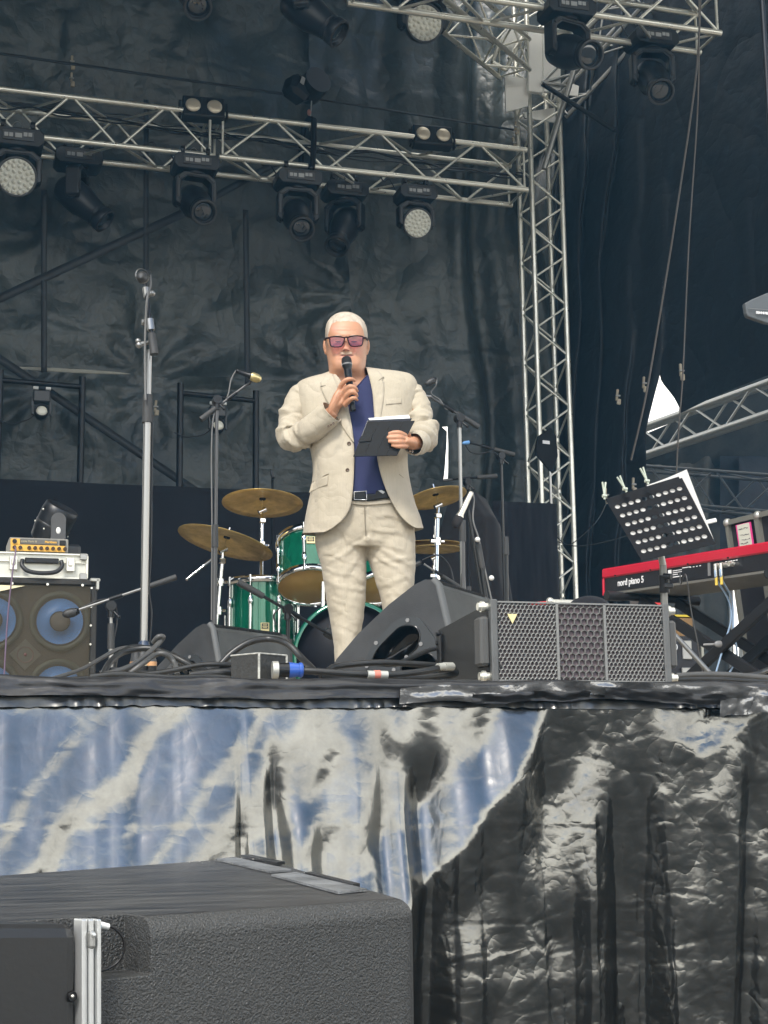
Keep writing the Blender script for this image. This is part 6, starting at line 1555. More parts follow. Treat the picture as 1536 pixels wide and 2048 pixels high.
# short tether loop in the recess
b = MB(); P = [fpt(234, 1853, -.02), fpt(250, 1862, -.018), fpt(262, 1880, -.016), fpt(263, 1905, -.016), fpt(252, 1928, -.018), fpt(232, 1942, -.02), fpt(208, 1949, -.022)]
b.tube(P, .0013, smooth_pts=6, n=8); tl = b.build('tether', M_black, sub)
for a_, c_ in (((218, 1852), (236, 1856)), ((190, 1950), (212, 1948))):
    b = MB(); b.cyl(fpt(*a_, -.02), fpt(*c_, -.02), .0036, .0032, n=14); b.cyl(fpt(a_[0]-3, a_[1], -.021), fpt(*a_, -.02), .0045, n=14); b.build('ferrule', M_white, sub)
b = MB(); b.cyl(fpt(182, 1858, -.024), fpt(212, 1856, -.022), .0055, n=16); b.cyl(fpt(205, 1838, -.024), fpt(209, 1878, -.022), .0030, n=12); b.sphere(fpt(207, 1848, -.02), .006, nu=12, nv=8); b.sphere(fpt(206, 1868, -.02), .007, nu=12, nv=8); b.build('latch_pin', M_black, sub)
b = MB(); b.cyl(fpt(212, 1856, -.02), fpt(217, 1856, -.02), .005, n=14); b.build('latch_ring', mat('steel_blue', (.2, .35, .5), .3, .6), sub)
# ================================================= the presenter
O_ = pt(735, 1400, d=6.55); O_ = Vector((O_.x, O_.y, SZ+.008))
hf = Vector((O_.x, O_.y, 0)).normalized(); hr = Vector((hf.y, -hf.x, 0))
pe = thing('person', O_, 'man in a beige suit and navy t-shirt speaking into a microphone, holding a tablet case', 'person')
def mw(px, py, dy=0.0):
    r = ray(px, py); t_ = ((O_-EYE).dot(hf)+dy)/r.dot(hf); return EYE+r*t_
def mw0(px, py, dy=0.0):     # depth behind the silhouette plane keeps the height of the plane itself
    if dy <= 0: return mw(px, py, dy)
    return mw(px, py, 0)+hf*dy
def interp_t(tab, x, c):
    xs = [r[0] for r in tab]; return interp1(xs, [r[c] for r in tab], x)
def catm(tab, x, c):
    n = len(tab)
    if x <= tab[0][0]: return tab[0][c]
    for i in range(n-1):
        if x <= tab[i+1][0]:
            t = (x-tab[i][0])/(tab[i+1][0]-tab[i][0]); p0, p1, p2, p3 = tab[max(i-1, 0)][c], tab[i][c], tab[i+1][c], tab[min(i+2, n-1)][c]
            return .5*((2*p1)+(p2-p0)*t+(2*p0-5*p1+4*p2-p3)*t*t+(3*p1-p0-3*p2+p3)*t**3)
    return tab[-1][c]
# ---- head: rows = photo rows ; half width px, front depth, back depth, centre px
HEAD = [(629.5, 3, .005, .008, 691), (631, 12, .024, .032, 691), (635, 21, .040, .055, 691), (641, 29, .057, .077, 691.5), (650, 36, .075, .094, 692), (660, 39.5, .087, .102, 692.5), (672, 41, .096, .104, 693),
        (686, 41, .099, .102, 693), (700, 40.5, .099, .096, 693), (714, 39.5, .098, .09, 693.5), (726, 38, .099, .085, 694), (738, 36.5, .101, .08, 694), (748, 36, .098, .078, 694), (756, 37, .084, .076, 695), (763, 40, .066, .078, 696), (772, 46, .060, .085, 697), (785, 56, .066, .095, 700)]
HY = -.02
def face_bump(px, py):
    def g(cx, cy, sx, sy, a): return a*math.exp(-((px-cx)/sx)**2-((py-cy)/sy)**2)
    h = 0
    h += g(692, 700, 5.5, 4.5, .026)+g(692, 691, 4, 8, .012)+g(692, 680, 3.5, 7, .006)          # nose
    h += g(686.5, 701, 3, 3, .007)+g(697.5, 701, 3, 3, .007)
    h += g(692, 669, 26, 4, .004)                                                              # brow
    h += g(676, 681, 8, 5, -.009)+g(708, 681, 8, 5, -.009)                                      # sockets
    h += g(676, 682, 5, 3.5, .005)+g(708, 682, 5, 3.5, .005)                                    # lids
    h += g(671, 697, 9, 8, .006)+g(714, 697, 9, 8, .006)                                        # cheeks
    h += g(692, 709, 14, 2.5, .004)+g(692, 712, 13, 1.2, -.005)+g(692, 716, 11, 2.4, .005)      # lips
    h += g(692, 727, 11, 6, .006)+g(692, 738, 24, 3, .002)+g(692, 721, 9, 2, -.003)
    h += g(668, 726, 9, 10, .006)+g(718, 726, 9, 10, .006)                                      # jowls
    h += g(677, 704, 2.4, 7, -.008)+g(707, 704, 2.4, 7, -.008)+g(692, 655, 26, 1.6, -.0018)+g(692, 661, 24, 1.5, -.0018)+g(694, 746, 26, 2.2, -.004)+g(664, 683, 3, 1.5, -.003)+g(720, 683, 3, 1.5, -.003)+g(673, 689, 8, 1.6, -.0025)+g(711, 689, 8, 1.6, -.0025)
    return h
def headpt(py, th, off=0.0):
    """th: 0 = right, 90 = back, 270 = front (degrees)"""
    w_ = catm(HEAD, py, 1); fd_ = catm(HEAD, py, 2); bd_ = catm(HEAD, py, 3); cx = catm(HEAD, py, 4)
    c, s = math.cos(R(th)), math.sin(R(th)); n = 2.25
    cc = abs(c)**(2/n)*(1 if c >= 0 else -1); ss = abs(s)**(2/n)*(1 if s >= 0 else -1)
    px = cx+cc*(w_+off/.00213); dy = ss*((bd_ if s > 0 else fd_)+off)
    if s < 0: dy -= face_bump(px, py-(1575-py)*(-dy-HY)/6.55)*min(1, -s*1.6)
    return px, py, dy
def head_grid(off=0, nv=90, nu=110):
    b = MB()
    rows = [629.5+(785-629.5)*(j/nv)**1.25 for j in range(nv+1)]
    def fn(u, v):
        j = int(round(v*nv)); px, py, dy = headpt(rows[j], 360*u, off); P = mw(px, py, 0); return P+hf*(dy+HY)
    b.grid(fn, nu, nv, True, True)
    n = nu; b.add([b.v[i] for i in range(n)], [list(range(n))]); b.add([b.v[nv*n+i] for i in range(n)], [list(range(n))[::-1]])
    return b
body = head_grid()
def ell(px, py, dy, r, M=None): body.sphere(mw(px, py, 0)+hf*dy, r, M, 16, 12)
rotm = Matrix((hr, hf, Vector((0, 0, 1)))).transposed().to_4x4()
for px, s in ((650.5, -1), (735, 1)):
    body.sphere(mw(px, 690, 0)+hf*.015, (.010, .020, .032), rotm @ Matrix.Rotation(R(12*s), 4, 'Z'), 16, 12)
    body.sphere(mw(px+2*s*-1, 704, 0)+hf*.005, (.009, .012, .012), rotm, 12, 8)
# torso core, arms, legs
TOR = [(757, 655, 745, .050, .080), (775, 620, 800, .068, .09), (800, 612, 815, .082, .10), (850, 622, 808, .098, .11), (905, 634, 804, .11, .12), (960, 636, 808, .115, .12), (1010, 646, 808, .105, .11), (1060, 650, 812, .09, .11), (1085, 655, 810, .08, .10)]
def tfn(u, v):
    py = 757+(1085-757)*v; l, r, f, k = [catm(TOR, py, c) for c in (1, 2, 3, 4)]; a = 2*math.pi*u; c, s = math.cos(a), math.sin(a)
    cc = abs(c)**.8*(1 if c >= 0 else -1); ss = abs(s)**.8*(1 if s >= 0 else -1)
    return mw((l+r)/2+cc*(r-l)/2, py, 0)+hf*(ss*(k if s > 0 else f)-.0)
o_ = len(body.v); body.grid(tfn, 48, 30, True, True)
body.add([body.v[o_+i] for i in range(48)], [list(range(48))]); body.add([body.v[o_+30*48+i] for i in range(48)], [list(range(48))[::-1]])
def limb(pts, rs, k=5): body.tube([mw(*q) for q in pts], rs, n=16, smooth_pts=k)
AR = [(606, 792, .0), (588, 840, -.02), (588, 872, -.05), (625, 852, -.11), (655, 832, -.165), (667, 822, -.18)]
limb(AR, [.050, .046, .042, .036, .030, .026])
AL = [(822, 792, .0), (842, 840, -.03), (846, 868, -.06), (836, 882, -.15), (826, 886, -.22), (819, 886, -.245)]
limb(AL, [.050, .046, .042, .036, .030, .025])
LEGL = [(680, 1085, 0), (688, 1150, -.02), (692, 1230, -.035), (692, 1290, -.02), (692, 1360, .0), (694, 1440, .02)]
LEGR = [(778, 1085, 0), (786, 1150, -.015), (796, 1230, -.03), (797, 1290, -.02), (798, 1360, .0), (799, 1440, .02)]
limb(LEGL, [.060, .058, .046, .042, .040, .034]); limb(LEGR, [.060, .058, .046, .042, .040, .034])
# hands: fingers = tapered chains rooted in the palm
def finger(pts, r0=.0112, r1=.0090): body.tube([mw(*q) for q in pts], [r0, r0, r0*.95, r1, r1*.75], n=12, smooth_pts=4); body.sphere(mw(*pts[-1]), r1*.86, None, 10, 8)
# right hand (photo left) round the microphone
body.tube([mw(663, 829, -.176), mw(669, 814, -.182), mw(677, 797, -.182), mw(684, 784, -.178)], [.030, .034, .037, .031], n=16, smooth_pts=4, flat=.62)
body.tube([mw(675, 812, -.182), mw(687, 802, -.182), mw(692, 792, -.180)], [.022, .024, .018], n=14, smooth_pts=4, flat=.7)
finger([(676, 790, -.186), (681, 773, -.205), (691, 761, -.222), (702, 758, -.222), (709, 761, -.208)])
finger([(683, 795, -.188), (690, 781, -.212), (700, 773, -.228), (710, 776, -.224), (714, 782, -.208)], .0116, .0092)
finger([(688, 803, -.190), (694, 791, -.214), (703, 784, -.230), (711, 787, -.226), (714, 792, -.210)], .0112, .009)
finger([(690, 812, -.190), (697, 803, -.214), (704, 797, -.228), (710, 797, -.226), (714, 800, -.212)], .0102, .0082)
finger([(672, 800, -.170), (680, 788, -.152), (687, 777, -.150), (692, 771, -.156)], .0115, .0095)
# left hand (photo right) holding the tablet: fingers in front of the cover, thumb behind
body.tube([mw(826, 888, -.240), mw(818, 885, -.262), mw(808, 882, -.276)], [.026, .029, .026], n=16, smooth_pts=4, flat=.7)
finger([(812, 872, -.272), (800, 866, -.302), (789, 865, -.306), (779, 867, -.304)], .0110, .009)
finger([(812, 879, -.274), (800, 875, -.304), (787, 875, -.308), (776, 875, -.306)], .0110, .009)
finger([(812, 886, -.274), (801, 884, -.304), (789, 884, -.307), (779, 883, -.305)], .0108, .0088)
finger([(814, 893, -.272), (803, 893, -.300), (793, 893, -.303), (785, 891, -.302)], .0098, .008)
finger([(818, 873, -.255), (813, 861, -.245), (806, 852, -.240), (799, 848, -.240)], .0115, .009)
bo_ = body.build('body', mat('skin', (.6, .36, .25), .48), pe)
# glue everything into one continuous skin
def fuse(o, vox, it=4, fac=.5):
    m_ = o.modifiers.new('r', 'REMESH'); m_.mode = 'VOXEL'; m_.voxel_size = vox; m_.use_smooth_shade = True
    if it: s_ = o.modifiers.new('s', 'SMOOTH'); s_.factor = fac; s_.iterations = it
    par = o.parent; o.parent = None; evaluate(o); o.parent = par
    for f in o.data.polygons: f.use_smooth = True
fuse(bo_, .0034, 2, .5)
# skin tone by place (redder nose, cheeks, lips, knuckles)
me = bo_.data; ca = me.color_attributes.new('tone', 'FLOAT_COLOR', 'POINT'); oi = O_
loc = lambda px, py: (mw(px, py, -.115)-O_)
spots = [((692, 699), .016, (.68, .30, .22)), ((670, 697), .022, (.66, .33, .24)), ((714, 697), .022, (.66, .33, .24)), ((692, 712), .010, (.52, .22, .18)), ((684, 713), .008, (.52, .22, .18)), ((700, 713), .008, (.52, .22, .18)), ((670, 655), .02, (.66, .36, .27)), ((692, 748), .03, (.56, .29, .19))]
sp = [(loc(*s[0]).dot(hr), loc(*s[0]).z, s[1], s[2]) for s in spots]; hx_, hy_, fx_, fy_ = hr.x, hr.y, hf.x, hf.y
buf = []
for v in me.vertices:
    c = [.55, .28, .165]; cv = v.co; z = cv.z; x = cv.x*hx_+cv.y*hy_; y = cv.x*fx_+cv.y*fy_
    if z > .9:
        n_ = .5+.5*fbm((x*18, z*18, y*18), 3); c = [c[0]*(.93+.1*n_), c[1]*(.90+.16*n_), c[2]*(.88+.18*n_)]
        if y < -.04 and z > 1.45:
            for lx_, lz_, r_, cc in sp:
                d2 = ((x-lx_)**2+(z-lz_)**2)/(r_*r_); k = math.exp(-d2)*.8 if d2 < 6 else 0
                if k > .01: c = [a*(1-k)+b_*k for a, b_ in zip(c, cc)]
    buf += c+[1]
ca.data.foreach_set('color', buf)
ms_ = MATS['skin']; nt = ms_.node_tree; at_ = nt.nodes.new('ShaderNodeAttribute'); at_.attribute_name = 'tone'; bs = nt.nodes['Principled BSDF']; nt.links.new(at_.outputs['Color'], bs.inputs['Base Color'])
bs.inputs['Subsurface Weight'].default_value = .12; bs.inputs['Subsurface Radius'].default_value = (.012, .005, .003); bs.inputs['Subsurface Scale'].default_value = .5
# ---- hair
def hairline(th):
    d = abs(((th-270+180) % 360)-180)       # 0 = front
    return interp1([0, 25, 42, 52, 62, 78, 95, 130, 180], [657, 657, 660, 672, 686, 690, 700, 722, 732], d)
b = MB()
def fn(u, v):
    th = 360*u; hl = hairline(th)+2.6*noise.noise(Vector((th*.25, 0, 0)))+1.2*noise.noise(Vector((th*.9, 3, 0))); py = 629.3+(hl-629.3)*v**1.3
    off = .0034*(1-v**6)-.0006*v+.0012*noise.noise(Vector((th*.15, py*.5, 1)))
    px, py, dy = headpt(py, th, off); return mw(px, py, 0)+hf*(dy+HY)+Vector((0, 0, .003*(1-v)))
b.grid(fn, 140, 40, True, True)
b.build('hair', mat('grey_blond_hair', (.44, .37, .29), .7, bump=.9, bscale=420, bdist=.003, stretch=(1, 1, .25), var=.2, vscale=45, vcol=(.66, .58, .47)), pe)
def facepatch(x0, x1, y0, y1, off, nm, mt, shape=None, nu=16, nv=8):
    b = MB()
    def fn(u, v):
        px = x0+(x1-x0)*u; e = 1 if not shape else shape(u); py = (y0+y1)/2+(y1-y0)/2*(2*v-1)*e
        w_ = catm(HEAD, py, 1); fd_ = catm(HEAD, py, 2); cx = catm(HEAD, py, 4); q = min(.98, abs(px-cx)/w_)
        row = py+(1575-py)*.115/6.55; fd_ = catm(HEAD, row, 2); w_ = catm(HEAD, row, 1); q = min(.98, abs(px-cx)/w_)
        dy = -fd_*(1-q**2.25)**(1/2.25)-face_bump(px, py)-off*(1-(2*v-1)**2*.7)*(1-(2*u-1)**4)
        return mw(px, py, dy+HY)
    b.grid(fn, nu, nv); return b.build(nm, mt, pe)
M_beard = mat('white_stubble', (.63, .45, .33), .7, bump=.8, bscale=400, bdist=.002)
facepatch(680, 704.5, 702.5, 709.5, .0045, 'moustache', M_beard, lambda u: .25+.75*math.sin(math.pi*u)**.6)
facepatch(681, 705, 722, 736, .0025, 'beard', M_beard, lambda u: .3+.7*math.sin(math.pi*u)**.5)
for cx in (676, 708):
    facepatch(cx-7, cx+7, 681.8, 684.8, .0025, 'eyelash', mat('lash_line', (.10, .04, .035), .7), lambda u: math.sin(math.pi*u)**.7, 10, 2)
    facepatch(cx-8, cx+8, 669.5, 672.2, .003, 'eyebrow', M_beard, lambda u: .3+.7*math.sin(math.pi*u)**.7, 10, 3)
facepatch(677.5, 707.5, 709.2, 711.6, .0012, 'mouth', mat('mouth_line', (.20, .06, .05), .6), lambda u: .35+.65*math.sin(math.pi*u)**.6, 14, 2)
for cx in (687.2, 696.8): facepatch(cx-2.4, cx+2.4, 700.2, 702.2, .0012, 'nostril', mat('mouth_line', (.20, .06, .05), .6), lambda u: math.sin(math.pi*u)**.6, 6, 2)
# ---- glasses
gl = thing('glasses', mw(692, 682, -.14), 'dark-rimmed glasses with pink lenses worn by the man', 'glasses')
gy = HY-.118
def gp(px, py, e=0): return mw(px, py, gy+e+.000012*((px-692)**2))
M_frame = mat('glasses_frame', (.020, .004, .006), .4, spec=.2)
M_lens = bpy.data.materials.new('pink_lens'); M_lens.use_nodes = True; nt = M_lens.node_tree
tb = nt.nodes.new('ShaderNodeBsdfTransparent'); tb.inputs[0].default_value = (.60, .30, .44, 1); gb = nt.nodes.new('ShaderNodeBsdfGlossy'); gb.inputs['Roughness'].default_value = .05; gb.inputs[0].default_value = (1, .9, .95, 1)
mx_ = nt.nodes.new('ShaderNodeMixShader'); mx_.inputs[0].default_value = .07; nt.links.new(tb.outputs[0], mx_.inputs[1]); nt.links.new(gb.outputs[0], mx_.inputs[2]); nt.links.new(mx_.outputs[0], nt.nodes['Material Output'].inputs[0])
for s, pts in ((-1, [(659.5, 674.5), (672, 673.0), (687, 675), (689, 679), (685, 690), (679, 693.5), (666, 693.5), (661.5, 691), (659.5, 682)]), (1, [(726, 673.0), (712, 671.5), (697.5, 674), (695.5, 678), (699.5, 689), (705, 692.5), (719, 692), (724, 689.5), (726, 681)])):
    P = [gp(*q) for q in pts]; P2 = P+[P[0]]; b = MB(); b.tube(P2, .0030, smooth_pts=4, n=8, caps=False); b.build('rim', M_frame, gl)
    sp_ = spline(P2, 4)[:-1]; c = sum(sp_, Vector())/len(sp_); b = MB(); b.add([c]+sp_, [(0, i+1, (i+1) % len(sp_)+1) for i in range(len(sp_))]); b.build('lens', M_lens, gl)
b = MB(); b.tube([gp(687.5, 676), gp(692, 674.2, -.003), gp(697, 675.5)], .0036, smooth_pts=4, n=8); b.build('bridge', M_frame, gl)
for s, x0, x1 in ((-1, 659.5, 651), (1, 726, 734)):
    b = MB(); b.tube([gp(x0, 676), gp(x0+(x1-x0)*.6, 676, .004), gp(x1, 677.5, .03), mw(x1+(1 if s<0 else -1)*-1, 680, -.01)], .0045, smooth_pts=4, n=8); b.build('temple', M_frame, gl)

# ---- jacket
JR = [  # L px,py ; R px,py ; depth ; left edge px ; right edge px
 (664, 741, 731, 735, .056, 665, 731), (648, 748, 762, 739.5, .074, 668, 736), (618, 756, 800, 744, .092, 674, 739), (598, 766, 824, 752, .106, 681, 741.5), (594, 786, 834, 776, .122, 690, 744.5),
 (600, 828, 828, 824, .142, 699, 748), (613, 868, 819, 866, .160, 706, 751), (623, 905, 814, 905, .174, 708.5, 753), (627, 940, 815, 940, .180, 708, 759), (624, 975, 821, 975, .180, 706, 770), (618, 1005, 828, 1003, .176, 703, 783),
 (614, 1024, 834, 1020, .172, 697, 793), (611, 1042, 840, 1036, .170, 685, 805), (609, 1056, 843, 1048, .168, 668, 818), (607.5, 1064, 845, 1054, .168, 655, 828), (607.5, 1066, 845.5, 1056, .168, 650, 834)]
SPC = .5
def jrow(v, c):
    tab = [(i/(len(JR)-1),)+r for i, r in enumerate(JR)]; return catm(tab, v, c+1)
NEXP = 2.5
def jpt(v, s, off=0.0):
    """s: -1..1 running from the left front edge round the back to the right front edge"""
    lx, ly, rx, ry, b_, el, er = [jrow(v, c) for c in range(7)]
    cx = (lx+rx)/2; hw = (rx-lx)/2
    def th_of(e):
        q = max(-.999, min(.999, (e-cx)/hw)); return q
    # front angles measured from -y (toward the camera)
    def ang(e):
        q = th_of(e); c = abs(q)**(NEXP/2)*(1 if q >= 0 else -1); return math.acos(max(-1, min(1, c)))   # 0 = right, pi = left
    aL = -ang(el); aR = -ang(er)           # negative = front half
    aL2 = aL+2*math.pi                     # go left edge -> left -> back -> right -> right edge
    a = aL2+(aR-aL2)*((s+1)/2)
    c, sn = math.cos(a), math.sin(a); cc = abs(c)**(2/NEXP)*(1 if c >= 0 else -1); ss = abs(sn)**(2/NEXP)*(1 if sn >= 0 else -1)
    k = (cc+1)/2; px = lx+(rx-lx)*k; py = ly+(ry-ly)*k; dy = ss*(b_ if sn < 0 else .13)
    return px, py, dy-off if sn < 0 else dy+off
def jfront(px, py):
    """depth of the jacket front at a photo position"""
    best = None; lo, hi = 0.0, 1.0
    for _ in range(24):
        m_ = (lo+hi)/2; lx, ly, rx, ry = [jrow(m_, c) for c in range(4)]; y = ly+(ry-ly)*(px-lx)/(rx-lx)
        if y < py: lo = m_
        else: hi = m_
    v = (lo+hi)/2; lx, rx, b_ = jrow(v, 0), jrow(v, 2), jrow(v, 4); q = min(.97, abs(px-(lx+rx)/2)/((rx-lx)/2)); return -b_*(1-q**NEXP)**(1/NEXP)
M_suit = mat('beige_linen', (.455, .400, .300), .85, 0, bump=.35, bscale=260, bdist=.0012, var=.10, vscale=5, sheen=.15, vcol=(.52, .46, .355), crease=.30, cscale=13)
def weave(m_):     # slubby vertical threads of the cloth
    nt = m_.node_tree; N = nt.nodes.new; L = nt.links.new; tc = N('ShaderNodeTexCoord'); mp = N('ShaderNodeMapping'); mp.inputs['Scale'].default_value = (220, 220, 9); L(tc.outputs['Object'], mp.inputs[0])
    n = N('ShaderNodeTexNoise'); n.inputs['Scale'].default_value = 1; n.inputs['Detail'].default_value = 3; L(mp.outputs[0], n.inputs[0])
    bs = nt.nodes['Principled BSDF']; src = bs.inputs['Base Color'].links[0].from_socket
    mx = N('ShaderNodeMix'); mx.data_type = 'RGBA'; mx.blend_type = 'MULTIPLY'; mx.inputs[0].default_value = .35; L(src, mx.inputs[6])
    mr = N('ShaderNodeMapRange'); mr.inputs[1].default_value = .3; mr.inputs[2].default_value = .7; mr.inputs[3].default_value = .84; mr.inputs[4].default_value = 1.06; L(n.outputs[0], mr.inputs[0])
    cr_ = N('ShaderNodeCombineXYZ'); [L(mr.outputs[0], cr_.inputs[i]) for i in range(3)]; L(cr_.outputs[0], mx.inputs[7]); L(mx.outputs[2], bs.inputs['Base Color'])
weave(M_suit)
def gauss_fold(px, py, folds):
    h = 0
    for (x0, y0, x1, y1, wd, a) in folds:
        dx, dy = x1-x0, y1-y0; L_ = math.hypot(dx, dy); u = ((px-x0)*dx+(py-y0)*dy)/L_/L_; d = ((px-x0)*-dy+(py-y0)*dx)/L_
        e = 1 if 0 <= u <= 1 else math.exp(-((min(abs(u), abs(u-1)))*L_/14)**2)
        h += a*e*(math.exp(-(d/wd)**2)-.6*math.exp(-((d-wd*1.7)/wd)**2))
    return h
JF = [(632, 900, 645, 1045, 9, .003), (664, 985, 660, 1055, 7, .0025), (800, 910, 775, 945, 8, .003), (797, 975, 815, 1045, 8, .003), (676, 800, 650, 860, 8, .004), (640, 895, 690, 915, 8, .0015)]
b = MB(); NV, NU = 120, 150
def jf(u, v):
    s = -1+2*u; px, py, dy = jpt(v, s)
    f = gauss_fold(px, py, JF) if dy < 0 else 0
    dy -= f+.0018*fbm((px*.03, py*.012, 3), 3)*2
    return mw0(px, py, dy)
b.grid(jf, NU, NV)
jk = b.build('jacket', M_suit, pe)
s_ = jk.modifiers.new('s', 'SOLIDIFY'); s_.thickness = .0035; s_.offset = 1
def sleeve(pts, rs, seed, folds, flat=1.0):
    b = MB(); P = [mw(*q) for q in pts]; n = len(P); K = 14; C = spline(P, K); m_ = len(C); nr = 44; vs = []; prev = None
    for i, c in enumerate(C):
        t = (C[min(i+1, m_-1)]-C[max(i-1, 0)]).normalized()
        u = (hf-t*hf.dot(t)).normalized() if prev is None else (prev-t*prev.dot(t)).normalized(); prev = u; w_ = t.cross(u)
        tt = i/(m_-1); r = interp1([j/(len(rs)-1) for j in range(len(rs))], rs, tt)
        for k in range(nr):
            a = 2*math.pi*k/nr; d = u*math.cos(a)+w_*math.sin(a)
            f = 0
            for (t0, a0, wd, am, sl) in folds:
                da = ((a-a0+math.pi) % (2*math.pi))-math.pi
                f += am*math.exp(-((tt-t0-sl*da)/wd)**2)*math.exp(-(da/1.5)**2)
            f += .0035*fbm((tt*9+seed, math.cos(a)*1.3, math.sin(a)*1.3), 4)
            vs.append(c+d*(r+f))
    fs = [(i*nr+k, i*nr+(k+1) % nr, (i+1)*nr+(k+1) % nr, (i+1)*nr+k) for i in range(m_-1) for k in range(nr)]
    b.add(vs, fs, True); b.add(vs[:nr], [list(range(nr))[::-1]]); return b
interp1.sm = True
rf_ = random.Random(4)
def mkfolds(lo, hi, n, am): return [(lo+(hi-lo)*rf_.random(), rf_.uniform(-3.1, 3.1), rf_.uniform(.008, .022), am*rf_.uniform(.5, 1)*(1 if rf_.random() < .6 else -1), rf_.uniform(-.05, .05)) for _ in range(n)]
sl1 = sleeve([(612, 778, .0), (598, 800, .0), (586, 840, -.02), (583, 876, -.055), (607, 868, -.10), (640, 845, -.155), (664, 823, -.188)], [.046, .055, .060, .060, .060, .058, .060, .056, .054], 3, mkfolds(.28, .68, 34, .010)+mkfolds(.05, .35, 8, .005))
sl1.build('sleeve', M_suit, pe).modifiers.new('s', 'SOLIDIFY').thickness = .002
sl2 = sleeve([(815, 776, .0), (829, 800, .0), (841, 836, -.03), (846, 868, -.07), (840, 882, -.15), (832, 887, -.205), (827, 888, -.232)], [.046, .055, .059, .060, .060, .056, .052, .048, .046], 8, mkfolds(.28, .72, 34, .010)+mkfolds(.05, .35, 10, .005))
sl2.build('sleeve', M_suit, pe).modifiers.new('s', 'SOLIDIFY').thickness = .002
interp1.sm = False
def strip2(A, B, off, nm, mt=M_suit, par=jk, n=18, nv=8, th=.0028, surf=None, bulge=0.0):
    """patch lying on the jacket front between two photo polylines"""
    pa = spline([Vector((x, y, 0)) for x, y in A], 5); pb = spline([Vector((x, y, 0)) for x, y in B], 5); b = MB()
    def at(p_, u): f = u*(len(p_)-1); i = min(int(f), len(p_)-2); return p_[i].lerp(p_[i+1], f-i)
    def fn(u, v):
        q = at(pa, u).lerp(at(pb, u), v); dy = (surf or jfront)(q.x, q.y); return mw(q.x, q.y, dy-off-bulge*math.sin(math.pi*v))
    b.grid(fn, n, nv); o = b.build(nm, mt, par); m_ = o.modifiers.new('s', 'SOLIDIFY'); m_.thickness = th; m_.offset = 0; return o
strip2([(667, 749), (675, 770), (690, 812), (702, 856), (708, 884)], [(641, 776), (650, 796), (668, 828), (690, 862), (707, 885)], .006, 'lapel', bulge=.004)
strip2([(663, 743), (668, 756), (674, 770)], [(653, 747), (641, 765), (643, 772)], .006, 'collar', bulge=.001)
strip2([(733, 736), (741, 765), (747, 800), (750, 845), (752, 880)], [(768, 764), (768, 790), (764, 820), (758, 852), (753, 880)], .006, 'lapel', bulge=.004)
strip2([(733, 735), (737, 748), (741, 760)], [(752, 738), (764, 752), (766, 760)], .007, 'collar', bulge=.003)
M_seam = mat('suit_seam', (.22, .19, .14), .9)
strip2([(640.5, 772.2), (651.5, 770.5)], [(641, 774), (651.5, 771.8)], .0095, 'notch', M_seam)
strip2([(757, 760.5), (768, 753)], [(757.5, 762), (768, 754.5)], .0095, 'notch', M_seam)
strip2([(623, 968), (640, 959), (657, 951)], [(618, 986), (638, 977), (655, 970)], .006, 'pocket_flap', th=.005); strip2([(623, 964), (640, 955), (657, 947)], [(623, 965.5), (640, 956.5), (657, 948.5)], .0055, 'pocket_seam', M_seam)
strip2([(798, 948), (804, 953), (809, 958)], [(798, 949.2), (804, 954.2), (809, 959.2)], .0055, 'pocket_seam', M_seam); strip2([(801, 966), (806, 970), (810, 974)], [(801, 967.2), (806, 971.2), (810, 975.2)], .0045, 'pocket_seam', M_seam)
strip2([(771, 800), (803, 796)], [(772, 809), (803, 806)], .003, 'chest_pocket', th=.003); strip2([(771, 809.3), (803, 806.3)], [(771, 810.6), (803, 807.6)], .0032, 'pocket_seam', M_seam)
M_btn = mat('brown_button', (.10, .06, .03), .3, coat=.5)
def button(px, py, r=.0085, surf=jfront, off=.004, par=jk):
    c = mw(px, py, surf(px, py)-off); M = frame(c, hr, Vector((0, 0, 1))); b = MB(); b.lathe([(0, .001), (r*.5, .0012), (r*.6, .003), (r, .002), (r*1.02, -.001)], M, 20); b.build('button', M_btn, par)
button(698, 887); button(695, 940)
for px, py in ((657, 852.5), (662, 849.5), (667, 846.5)): button(px, py, .0050, lambda a, c: -.235)
for px, py in ((820, 903), (825, 903)): button(px, py, .0045, lambda a, c: -.266)
# ---- t-shirt
def sfront(px, py): return jfront(px, py)
M_tee = mat('navy_jersey', (.020, .025, .085), .85, bump=.2, bscale=200, bdist=.0008, sheen=.05, var=.15, vscale=4)
b = MB()
def vneck(px): return interp1([650, 668, 708, 732, 750], [745, 752, 779, 752, 744], px)
def fn(u, v):
    px = 655+(790-655)*u; y0 = vneck(px); py = y0+(988-y0)*v
    q = (px-717)/100; dy = jfront(min(max(px, 640), 800), py)*(1-.10*q*q)+.014+.002*fbm((px*.03, py*.02, 8), 3)
    return mw(px, py, dy)
b.grid(fn, 50, 80); b.build('tshirt', M_tee, pe).modifiers.new('s', 'SOLIDIFY').thickness = .002
b = MB(); b.tube([mw(px, vneck(px)+.8, jfront(px, vneck(px))*(1-.1*((px-717)/100)**2)+.010) for px in range(664, 742, 6)], .0035, n=8, flat=.5); b.build('neckband', M_tee, pe)
